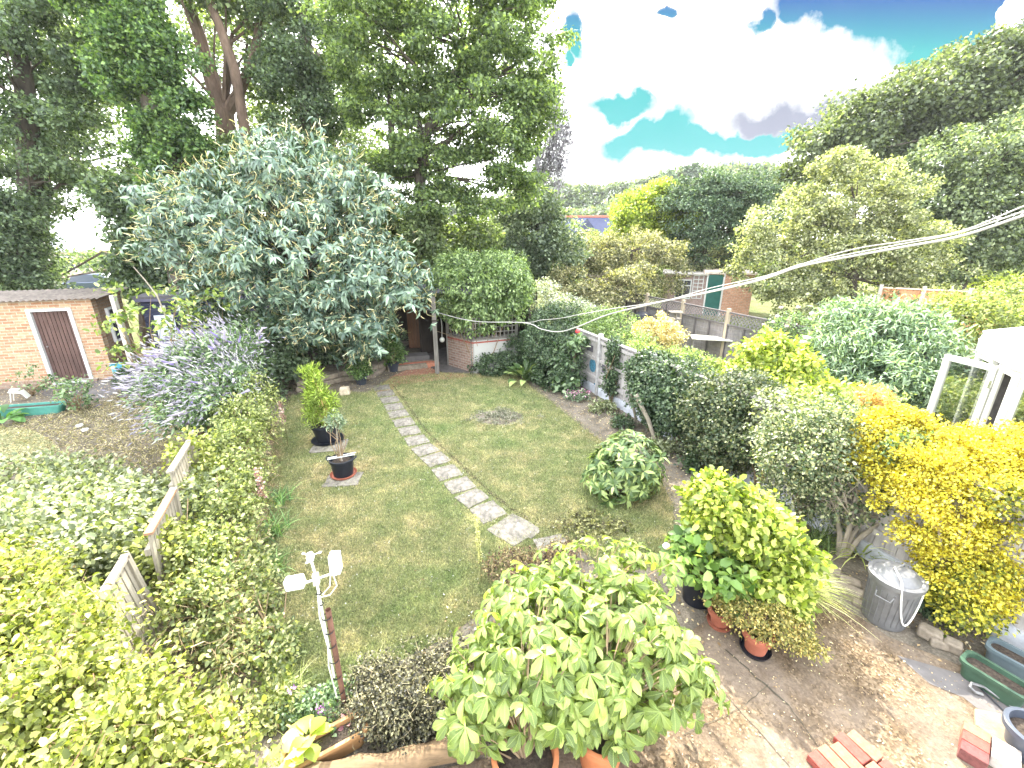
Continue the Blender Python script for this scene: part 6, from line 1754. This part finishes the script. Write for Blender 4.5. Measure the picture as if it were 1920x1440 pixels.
t, cp, cd, rg = shrub('small_leaved_shrub', 'small-leaved olive-green shrub spilling over the nearest terracotta pot', 'shrub', (2.34, 3.16, .2), [((2.32, 3.22, .38), (.3, .2, .16)), ((2.55, 3.1, .3), (.24, .16, .16)), ((2.15, 3.4, .35), (.2, .16, .12)), ((2.7, 3.0, .14), (.12, .1, .12))], 210, 26, .08, .028, .018, T_KITE, leafmat('leaf_olive', (.12, .13, .03), (.24, .23, .07), (.42, .33, .12), .35, .6), 94)
rosette('striped_lily', 'narrow leaved plant in the border by the pale shrub trunk', 'plant', tuple(G(1610, 1045)), 50, .35, .02, LF_BLADE, 95, T_BLADE)
grass_clump('border_grass', 'dark green strap-leaved clump left of the pale shrub trunk', tuple(G(1535, 1020)), 160, .45, .015, LF_RHOD, 96)

# shrub with pale trunk
p = G(1577, 1043)
t, cp, cd, rg = shrub('pale_trunk_shrub', 'large loose shrub with a pale multi-stemmed trunk left of the golden shrub', 'shrub', tuple(p),
      [Bp(1530, 850, 4.9, 90, 70, .5), Bp(1590, 920, 4.8, 75, 60, .45), Bp(1480, 850, 5.0, 60, 60, .45), Bp(1500, 920, 4.9, 60, 50, .4), Bp(1560, 800, 5.0, 70, 40, .4)], 520, 34, .13, .042, .028, T_KITE, leafmat('leaf_pale_shrub', (.05, .09, .035), (.12, .16, .08), (.30, .30, .18), .3, .4), 97, stems=0)
mb = MB(); rg = np.random.default_rng(98)
for dx, dy in ((.0, 0), (.07, .03), (-.04, .05), (.11, -.02)):
    e = (dx * 5 + .05, dy * 3 + .1, .8); mb.tube([(dx * .4, dy * .4, 0), (dx * 1.2, dy, .28), (dx * 3, dy * 2, .55), e], [.035, .03, .025, .016], 8)
    branches(mb, (dx * 3, dy * 2, .55), [tuple(cp[i]) for i in rg.choice(len(cp), 9, replace=False)], .012, rg, 5, .05)
mb.build('trunk', BARK, t, smooth=True)
# golden shrub
p = G(1800, 1185)
t, cp, cd, rg = shrub('golden_shrub', 'huge golden-yellow evergreen shrub overhanging the dustbin', 'shrub', tuple(p),
      [Bp(1800, 890, 4.1, 110, 75, .55), Bp(1880, 880, 4.1, 90, 75, .55), Bp(1760, 960, 3.9, 85, 75, .5), Bp(1860, 980, 3.8, 100, 80, .5), Bp(1800, 1060, 3.6, 80, 60, .4), Bp(1890, 1070, 3.6, 60, 50, .4), Bp(1730, 880, 4.2, 60, 50, .4), Bp(1940, 950, 3.8, 60, 100, .4), Bp(1830, 858, 4.3, 120, 42, .5)], 1150, 75, .11, .031, .021, T_KITE, LF_GOLD, 99, stems=22, r0=.03, stemmat=BARK, up=.5, jit=.7)
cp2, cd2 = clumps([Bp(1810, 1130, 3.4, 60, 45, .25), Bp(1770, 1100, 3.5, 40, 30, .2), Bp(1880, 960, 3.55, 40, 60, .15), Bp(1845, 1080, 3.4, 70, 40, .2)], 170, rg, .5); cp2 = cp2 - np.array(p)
foliage('shaded_foliage', cp2, cd2, 40, .11, .04, .028, T_KITE, LF_GOLD_SHADE, rg, t)  # shade low in the shrub is put into a darker leaf colour
shrub('golden_ball_shrub', 'smaller golden shrub with a green middle, left of the huge golden one', 'shrub', tuple(G(1655, 1000)),
      [Bp(1650, 830, 4.7, 52, 45, .35), Bp(1690, 800, 4.7, 45, 30, .3), Bp(1630, 860, 4.6, 30, 34, .25)], 260, 60, .11, .038, .026, T_KITE, LF_GOLD, 100, stems=12)
shrub('green_sport_foliage', 'plain green clump growing out of the small golden shrub', 'shrub', tuple(G(1690, 1005)), [Bp(1690, 838, 4.45, 34, 36, .2)], 70, 40, .1, .04, .028, T_KITE, LF_RHOD, 101, stems=4)
shrub('dark_fence_shrub', 'dark leaves behind the dustbin at the foot of the fence', 'shrub', tuple(G(1850, 1170)), [Bp(1740, 1130, 3.75, 40, 40, .2), Bp(1890, 1185, 3.4, 50, 30, .15)], 70, 24, .12, .07, .035, T_OVAL, LF_HEDGE, 102, stems=4)

# ---- left boundary planting
def LXp(Y, off=0, z=0): return (LX(Y) + off, Y, z)
t, cp, cd, rg = shrub('buddleia', 'lilac-flowered buddleia spilling over the left boundary', 'shrub', (-5.9, 7.6, 0),
      [Bp(385, 690, 7.8, 60, 52, .8), Bp(345, 725, 7.5, 50, 46, .7), Bp(410, 740, 7.2, 50, 55, .6), Bp(355, 765, 6.9, 45, 40, .5), Bp(430, 660, 8.4, 40, 40, .6), Bp(300, 735, 7.6, 22, 30, .4)], 340, 34, .20, .10, .03, T_LONG, LF_BUD, 103, stems=26, r0=.03, droop=.3)
LIL = [plain('lilac_flower', (.33, .30, .38), .8, scale=40, var=.35, bstr=.6), plain('violet_flower', (.22, .18, .36), .8, scale=40, var=.35, bstr=.6), plain('faded_flower', (.38, .33, .38), .8, scale=40, var=.3, bstr=.6)]
meshes = []
for q_ in range(3):
    mb = MB(); r_ = random.Random(q_)
    prof = [(.004, 0)] + [(.023 * (1 - k / 9) ** .6 * r_.uniform(.8, 1.2) + .003, .02 + k * .024) for k in range(8)] + [(.001, .215)]
    mb.lathe(prof, seg=7); o = mb.build('flower_spike', LIL[q_]); meshes.append(o.data); bpy.data.objects.remove(o)
front = [i for i in range(len(cp)) if cd[i][1] < .35 and cd[i][2] > -.35]
for k in range(98):
    i = front[rg.integers(0, len(front))]; o = bpy.data.objects.new('flower_spike', meshes[[0, 0, 1, 2, 0, 2][rg.integers(0, 6)]]); C.objects.link(o); o.parent = t
    d_ = Vector(cd[i]) + Vector((-.5, -.3, -.1)) + Vector(rg.normal(size=3)) * .3
    o.location = Vector(cp[i]) + Vector(cd[i]) * .18 + Vector(rg.normal(size=3)) * .1; o.rotation_euler = d_.to_track_quat('Z', 'Y').to_euler(); s_ = rg.uniform(.6, 1.1); o.scale = (s_, s_, s_)
k = 2800; ii = rg.choice(front, k)
P = cp[ii] + cd[ii] * .19 + rg.normal(size=(k, 3)) * .12; D_ = nrm(cd[ii] + [-.5, -.3, -.1] + rg.normal(size=(k, 3)) * .3)
o = leafmesh('small_flowers', P, D_, rg.normal(size=(k, 3)), rg.uniform(.06, .13, k), .022, T_KITE, leafmat('lilac_petal', (.24, .21, .30), (.34, .32, .37), (.46, .45, .43), .35, .8, tcol=(1, 1, 1)), t); o['kind'] = 'stuff'

# golden-leaved straggly tree behind, with sprays
t, cp, cd, rg = shrub('straggly_quince', 'straggly yellow-green leafed small tree before the black shed', 'small tree', (Q(300, 700, 9.8).x, 9.8, 0),
      [Bp(290, 590, 9.8, 60, 45, .7), Bp(240, 610, 10, 45, 45, .6), Bp(350, 600, 9.6, 60, 45, .7), Bp(400, 590, 9.6, 50, 40, .6), Bp(260, 665, 9.8, 50, 35, .6), Bp(250, 545, 10.2, 80, 12, .3), Bp(420, 640, 9.5, 40, 35, .5)], 70, 13, .24, .11, .07, T_OVAL, leafmat('leaf_quince', (.10, .17, .04), (.19, .26, .07), (.36, .40, .16), .42, .45), 104, stems=30, r0=.025, flat=.3, up=1.1, shell=.3)
_b = Vector(t.location); MB().tube([Q(330, 640, 9.9) - _b, Q(295, 555, 9.9) - _b, Q(272, 525, 9.9) - _b, Q(250, 500, 9.9) - _b], [.022, .016, .012, .006], 6).build('bare_branch', BARK, t)
shrub('small_dark_shrub', 'dark green bush at the right end of the shed path', 'shrub', tuple(G(248, 735)), [Bp(246, 715, 10.3, 24, 24, .3)], 60, 30, .1, .06, .035, T_KITE, LF_HEDGE, 105)
for px, py, w_, lab, sd in ((60, 720, 40, 'rose bush in front of the brick wall at the far left', 106), (135, 745, 30, 'thin bare rose stems before the brown shed door', 107), (445 / 3, 748, 20, 'small rose bush at the edge of the shed path', 108)):
    b_ = G(px, py + 22); shrub('rose_bush', lab, 'shrub', tuple(b_), [Bp(px, py - 10, b_.y, w_, 24, .3)], 22, 12, .12, .06, .045, T_OVAL, LF_BUD, sd, stems=14, r0=.012)
rosette('burdock', 'large-leaved green plant spilling over the left end of the turquoise trough', 'plant', tuple(G(8, 792)), 26, .32, .2, leafmat('leaf_burdock', (.04, .12, .03), (.08, .2, .05), (.14, .28, .08), .3, .45), 109, rise=1.0)
for px, py, sd, lab in ((150, 800, 1, 'white bloom lying low on the neighbour ground, left'), (160, 808, 2, 'white bloom low on the neighbour ground, right')):
    o = MB().lathe([(.001, 0), (.05, .01), (.06, .04), (.03, .05), (.001, .03)], seg=9).build('white_flower', plain('white_petal', (.8, .8, .78), .6)); o.location = G(px, py, .06); tag(o, lab, 'flower')
# climbers along the garden side of the left fence
t, cp, cd, rg = shrub('fence_climber', 'tangled green climber on the lawn side of the left boundary, below the buddleia', 'climber', LXp(6.0, .4),
      [((LX(y) + .40, y, z), (.36, .45, .5)) for y, z in ((7.6, .8), (6.8, .75), (6.0, .65), (5.2, .5), (4.5, .4), (3.9, .35))], 430, 56, .16, .047, .03, T_OVAL, leafmat('leaf_climber', (.10, .14, .04), (.21, .25, .09), (.40, .42, .19), .4, .45), 110, stems=30)
for y, off, lab, sd in ((5.0, .85, 'upright pale flower spike at the left edge of the lawn', 1), (7.4, .95, 'pink foxglove spike by the left edge of the lawn', 2)):
    b_ = Vector((LX(y) + off, y, 0)); tt = thing('flower_stalk', lab, 'flower', b_)
    MB().tube([(0, 0, 0), (.02, 0, .5), (0, .02, .95)], [.008, .006, .003], 6).build('stem', STEM, tt)
    rg = np.random.default_rng(sd); k = 120; P = np.c_[rg.normal(size=(k, 2)) * .02, rg.uniform(.5, .95, k)]; leafmesh('petals', P, rg.normal(size=(k, 3)), rg.normal(size=(k, 3)), .04, .03, T_KITE, leafmat('dusky_petal', (.4, .2, .22), (.5, .3, .3), (.6, .45, .42), .3, .7), tt)
for y, sd, lab in ((4.9, 1, 'strap-leaved iris clump at the left lawn edge, middle'), (5.6, 2, 'strap-leaved iris clump at the left lawn edge, farther'), (4.2, 3, 'strap-leaved iris clump at the left lawn edge, nearer')):
    grass_clump('iris_clump', lab, (LX(y) + .88, y, 0), 120, .42, .018, leafmat('leaf_iris', (.07, .16, .05), (.14, .26, .09), (.26, .38, .15), .3, .4), 111 + sd, .10)
# bramble and honeysuckle masses of the near left
t, cp, cd, rg = shrub('bramble_thicket', 'grey-green bramble thicket with berries in the neighbouring garden at left', 'shrub', (-5.6, 3.9, 0),
      [((-5.0, 4.6, .45), (1.0, .6, .42)), ((-6.0, 4.5, .45), (1.2, .7, .42)), ((-4.6, 3.9, .6), (.7, .6, .45)), ((-5.5, 3.7, .65), (1.1, .7, .5)), ((-4.2, 3.3, .6), (.5, .5, .45)), ((-6.8, 5.4, .4), (1.2, .6, .4)), ((-5.1, 5.4, .3), (.8, .5, .28))],
      620, 46, .20, .062, .042, T_OVAL, LF_BRAM, 120, stems=50, r0=.012, stemmat=plain('bramble_cane', (.34, .22, .14), .8))
_r = random.Random(4); HB = []
for _k in range(46):
    _u = _r.random(); _x = -5.2 + 3.4 * _u; _y = 1.25 + (1 - _u) * 1.75 + _r.uniform(-.55, .55) - .1
    HB.append(((_x + _r.uniform(-.2, .2), _y, _r.uniform(.45, 1.08)), (_r.uniform(.2, .42), _r.uniform(.2, .36), _r.uniform(.16, .34))))
t, cp, cd, rg = shrub('honeysuckle_hedge', 'bright yellow-green honeysuckle hedge filling the bottom left corner', 'hedge', (-2.9, 2.1, 0),
      HB,
      2000, 52, .17, .044, .026, T_OVAL, LF_HONEY, 121, sizevar=.55, jit=.75, stems=120, r0=.010, stemmat=plain('honey_stem', (.36, .24, .13), .8), shell=.35)
k = 5200; ii = rg.integers(0, len(cp), k)
leafmesh('dry_leaves', cp[ii] + rg.normal(size=(k, 3)) * .09, rg.normal(size=(k, 3)), rg.normal(size=(k, 3)) + [0, 0, .5], rg.uniform(.02, .05, k), rg.uniform(.012, .03, k), T_KITE, LIT, t)['kind'] = 'stuff'
k = 1800; ii = rg.integers(0, len(cp), k); P = cp[ii] + rg.normal(size=(k, 3)) * .1
leafmesh('dry_stalks', P, rg.normal(size=(k, 3)), rg.normal(size=(k, 3)), rg.uniform(.08, .3, k), .006, T_BLADE, leafmat('dry_honey', (.14, .08, .045), (.22, .15, .08), (.34, .26, .16), .1, .8), t)['kind'] = 'stuff'
mb = MB(); _r = np.random.default_rng(7)
for _q in range(150):
    _p = Vector(cp[_r.integers(0, len(cp))]); _d = Vector(_r.normal(size=3)); _d.z = abs(_d.z) * .4; _d = _d.normalized() * _r.uniform(.15, .45)
    mb.tube([_p - Vector((0, 0, .05)), _p + _d * .5 + Vector((0, 0, .07)), _p + _d], [.004, .003, .0015], 4)
mb.build('runner', plain('honey_runner', (.20, .11, .06), .8), t)['kind'] = 'stuff'
t, cp, cd, rg = shrub('mixed_border_plants', 'mixed weedy green border between the lower fence and the lawn', 'plants', (-2.2, 3.1, 0),
      [((-3.25, 4.2, .22), (.35, .4, .22)), ((-2.85, 3.6, .25), (.35, .4, .25)), ((-2.45, 3.0, .2), (.35, .35, .2)), ((-2.05, 2.5, .12), (.3, .3, .12)), ((-2.9, 3.2, .5), (.35, .35, .3))], 230, 44, .13, .045, .028, T_OVAL, leafmat('leaf_border', (.09, .13, .04), (.19, .23, .09), (.36, .36, .18), .4, .5), 122, stems=30, r0=.008)
grass_clump('pale_grass_tuft', 'pale green grass tuft beside the honeysuckle at the near lawn corner', (-1.98, 2.72, 0), 260, .34, .006, LF_BLADE, 123, .06)
grass_clump('yellow_grass_tuft', 'yellowish grass tuft to the left of the tan trough', (-1.62, 2.12, .05), 200, .28, .007, LF_BLADE, 124, .06)
t = rosette('lettuce', 'bright yellow-green lettuce growing in the left half of the tan trough', 'plant', tuple(Q(575, 1392, 2.25)), 13, .17, .13, leafmat('leaf_lettuce', (.32, .42, .05), (.5, .56, .1), (.6, .65, .2), .45, .5), 125, rise=.3)
t = rosette('lettuce', 'smaller yellow lettuce rosette at the lower left end of the tan trough', 'plant', tuple(Q(535, 1425, 2.1)), 9, .12, .1, leafmat('leaf_lettuce', (.32, .42, .05), (.5, .56, .1), (.6, .65, .2), .45, .5), 126, rise=.3)
rosette('green_seedling', 'small mid-green seedling in the middle of the tan trough', 'plant', tuple(Q(616, 1385, 2.33)), 10, .07, .04, LF_BUD, 127, rise=.5)
rosette('maroon_seedling', 'dark maroon leafed seedling at the right end of the tan trough', 'plant', tuple(Q(655, 1362, 2.42)), 22, .07, .035, leafmat('leaf_maroon', (.06, .02, .03), (.12, .035, .05), (.3, .16, .15), .2, .5), 128, rise=.8)
t, cp, cd, rg = shrub('campanula', 'purple-flowered campanula beside the foot of the weather station stake', 'flowers', tuple(G(600, 1345)), [Bp(610, 1330, 2.55, 55, 22, .15), Bp(560, 1330, 2.6, 40, 20, .12), Bp(640, 1310, 2.7, 40, 30, .12)], 110, 22, .07, .032, .026, T_KITE, LF_BUD, 129, stems=0)
k = 130; cc = np.array([tuple(Q(x, y, 2.5) - Vector(t.location)) for x, y in ((603, 1325), (617, 1340), (583, 1350), (600, 1335), (530, 1367), (545, 1295), (513, 1433), (557, 1360))])
P = cc[rg.integers(0, 8, k)] + rg.normal(size=(k, 3)) * .018; o = leafmesh('petals', P, rg.normal(size=(k, 3)), rg.normal(size=(k, 3)), .02, .016, T_KITE, leafmat('purple_petal', (.42, .12, .55), (.6, .25, .68), (.75, .45, .8), .4, .7, tcol=(1, 1, 1)), t); o['kind'] = 'stuff'

for i_, (y_, off_, z_, lab) in enumerate(((5.3, -.12, 1.0, 'leafy sprays spilling over the farthest paling panel'), (4.6, .1, .8, 'tangle of leaves in the gap between the two far paling panels'), (3.75, .05, .75, 'low sprays half covering the middle paling panel'))):
    shrub('overhanging_spray', lab, 'climber', (LX(y_) + off_, y_, 0), [((LX(y_) + off_, y_, z_), (.26, .30, .22)), ((LX(y_) + off_ + .22, y_ - .1, z_ - .3), (.2, .3, .25))], 60, 24, .15, .06, .042, T_OVAL, LF_BRAM if i_ % 2 else LF_HONEY, 150 + i_, stems=16, r0=.008, shell=.2)
_k = 2600; _y = rng.uniform(2.4, 7.6, _k); _P = np.c_[-2.05 - .42 * _y + rng.uniform(.05, .95, _k), _y, rng.uniform(.1, .95, _k) * (.45 + .07 * _y)]
tag(leafmesh('dead_stems', _P, rng.normal(size=(_k, 3)), rng.normal(size=(_k, 3)), rng.uniform(.06, .28, _k), .005, T_BLADE, leafmat('dry_honey', (.30, .16, .08), (.45, .3, .16), (.6, .48, .3), .1, .8)), 'straw coloured dead stems tangled through the left boundary plants', 'dead stems', kind='stuff')
# ivy thickening the top of the board fence
for i_, (y_, lab) in enumerate(((7.5, 'leafy growth over the fence top between the ivy and the clipped hedge block'), (5.9, 'leafy growth over the fence top right of the clipped hedge block'), (5.2, 'leafy growth over the fence top behind the pale-trunked shrub'))):
    shrub('fence_top_growth', lab, 'climber', tuple(fpos(y_, .1)), [blob_at(y_, .0, 1.42, .30, .42, .22), blob_at(y_ - .1, .12, 1.1, .2, .4, .3)], 70, 26, .15, .055, .038, T_OVAL, [LF_HEDGE, LF_BRAM, LF_BRAM, LF_CREEP][i_], 160 + i_, stems=8, shell=.3)

# ---- right neighbour's plants
def nb(name, lab, cat, Y, bl, n, per, cr, ln, wd, tm, mat, sd, **kw):
    b0 = bl[0]; c_ = Q(b0[0], b0[1], Y); return shrub(name, lab, cat, (c_.x, Y, 0), [Bp(x, y, Y + dy_, rx, rz, ry) for x, y, dy_, rx, rz, ry in bl], n, per, cr, ln, wd, tm, mat, sd, **kw)
nb('silver_bush', 'silvery white-green bush just behind the ivy hedge beside the creeper', 'shrub', 13.5, [(1060, 580, 0, 50, 25, .6), (1020, 560, .5, 35, 35, .6), (1095, 590, 0, 40, 25, .6)], 170, 34, .18, .06, .04, T_KITE, leafmat('leaf_silver', (.16, .20, .14), (.30, .33, .26), (.52, .54, .48), .3, .5), 130)
nb('green_shrub_row', 'feathery mid-green shrubs behind the board fence, left of the lattice', 'shrub', 12.2, [(1120, 606, 0, 50, 26, .7), (1150, 600, .6, 40, 18, .6), (1100, 618, -.4, 40, 22, .5), (1180, 640, -.8, 45, 20, .6)], 260, 36, .18, .055, .03, T_KITE, LF_CREEP, 131)
nb('tall_perennials', 'leafy perennials immediately behind the middle of the board fence', 'plants', 10.2, [(1240, 668, -.3, 60, 13, .5), (1290, 676, -.5, 50, 13, .5), (1195, 660, 0, 40, 14, .4), (1345, 696, -1, 40, 12, .4), (1270, 682, -.8, 90, 10, .4)], 230, 34, .16, .06, .03, T_KITE, leafmat('leaf_perennial', (.10, .16, .05), (.19, .26, .09), (.33, .38, .16), .4, .5), 132)
nb('orange_shrub', 'peach and yellow flowering shrub in front of the lattice fence', 'shrub', 13.5, [(1232, 618, 0, 30, 24, .5), (1262, 628, -.2, 20, 18, .4), (1208, 624, 0, 18, 18, .4)], 150, 36, .16, .07, .045, T_KITE, leafmat('leaf_peach', (.34, .30, .10), (.62, .50, .22), (.75, .62, .45), .3, .6), 133)
nb('lime_shrub', 'lime-yellow upright shrub beyond the clipped hedge block', 'shrub', 8.6, [(1440, 670, 0, 50, 40, .6), (1480, 695, -.4, 50, 36, .5), (1400, 712, -.3, 40, 30, .5), (1530, 735, -1, 50, 28, .4), (1480, 730, -1, 60, 20, .4)], 260, 30, .18, .10, .055, T_OVAL, LF_YG, 134, droop=.5)
nb('tall_buddleia', 'big arching grey-green shrub between the lattice fence and the conservatory', 'shrub', 9.6, [(1640, 620, 0, 95, 50, 1), (1700, 660, -.6, 85, 60, .9), (1600, 670, -.6, 65, 55, .8), (1660, 710, -1.2, 80, 55, .8), (1720, 740, -1.6, 50, 45, .6), (1600, 600, .2, 50, 30, .7)], 560, 34, .24, .14, .03, T_LONG, leafmat('leaf_budd2', (.08, .14, .075), (.16, .24, .14), (.32, .40, .28), .3, .5), 135, droop=.35, stems=40)
nb('feathery_green_hedge', 'soft yellow-green shrubs behind the conservatory roof at the right edge', 'hedge', 11.5, [(1840, 600, 0, 95, 42, 1), (1910, 580, .5, 80, 45, 1), (1780, 590, .3, 60, 35, .8), (1900, 630, -.4, 60, 30, .7)], 300, 40, .28, .10, .05, T_KITE, leafmat('leaf_softgreen', (.11, .15, .05), (.20, .24, .09), (.32, .34, .14), .4, .5), 136)
nb('grey_leaved_shrubs', 'mixed pale green shrubs behind the shrub with the pale trunk', 'plants', 6.6, [(1560, 790, 0, 60, 30, .5), (1500, 760, .3, 50, 25, .4), (1600, 770, .2, 45, 30, .4), (1640, 760, .5, 40, 25, .4)], 230, 30, .16, .06, .03, T_KITE, leafmat('leaf_mixed', (.12, .17, .06), (.22, .28, .11), (.40, .42, .22), .4, .5), 137)
t, cp, cd, rg = nb('pink_rose_bush', 'rose bush with pale pink blooms before the right part of the lattice fence', 'shrub', 11.4, [(1480, 612, 0, 38, 25, .4), (1460, 630, 0, 30, 20, .3)], 80, 24, .16, .06, .045, T_KITE, LF_BUD, 138)
fl = plain('pale_pink_petals', (.72, .5, .55), .7, scale=30, var=.2, bstr=.4)
for i in rg.choice(len(cp), 14, replace=False):
    o = MB().lathe([(.001, -.02), (.05, -.01), (.05, .03), (.001, .04)], seg=8).build('bloom', fl, t); o.location = Vector(cp[i]) + Vector(cd[i]) * .15
t, cp, cd, rg = nb('white_rose_bush', 'rose bush with big white blooms in front of the dark lattice end', 'shrub', 9.6, [(1520, 660, 0, 40, 26, .4), (1500, 690, -.2, 30, 20, .3)], 90, 24, .16, .06, .045, T_KITE, LF_BUD, 139)
fw = plain('white_petal', (.8, .8, .78), .6)
for k, (px, py) in enumerate(((1513, 634), (1507, 642), (1500, 668), (1535, 640), (1540, 662), (1492, 690))):
    o = MB().lathe([(.001, -.02), (.06, -.01), (.075 if k < 2 else .05, .03), (.001, .05)], seg=9).build('bloom', fw, t); o.location = Q(px, py, 9.2) - Vector(t.location)
nb('bronze_shrub', 'orange-tinted shrub tip beside the small golden shrub', 'shrub', 5.9, [(1640, 745, 0, 22, 18, .2)], 26, 20, .1, .06, .03, T_KITE, leafmat('leaf_bronze', (.4, .2, .05), (.6, .36, .1), (.7, .5, .2), .3, .5), 140)

# ---- thin summer haze
hb = MB().box((0, 95, 14), (320, 260, 31)).build('haze', None)
hm, N, L = newmat('haze_air'); pv = N('ShaderNodeVolumePrincipled'); pv.inputs['Color'].default_value = (.93, .95, 1, 1); pv.inputs['Density'].default_value = .00035; pv.inputs['Anisotropy'].default_value = .2
oo = N('ShaderNodeOutputMaterial'); L(pv.outputs[0], oo.inputs['Volume']); hb.data.materials.append(hm); hb['kind'] = 'stuff'; sc.cycles.volume_bounces = 0
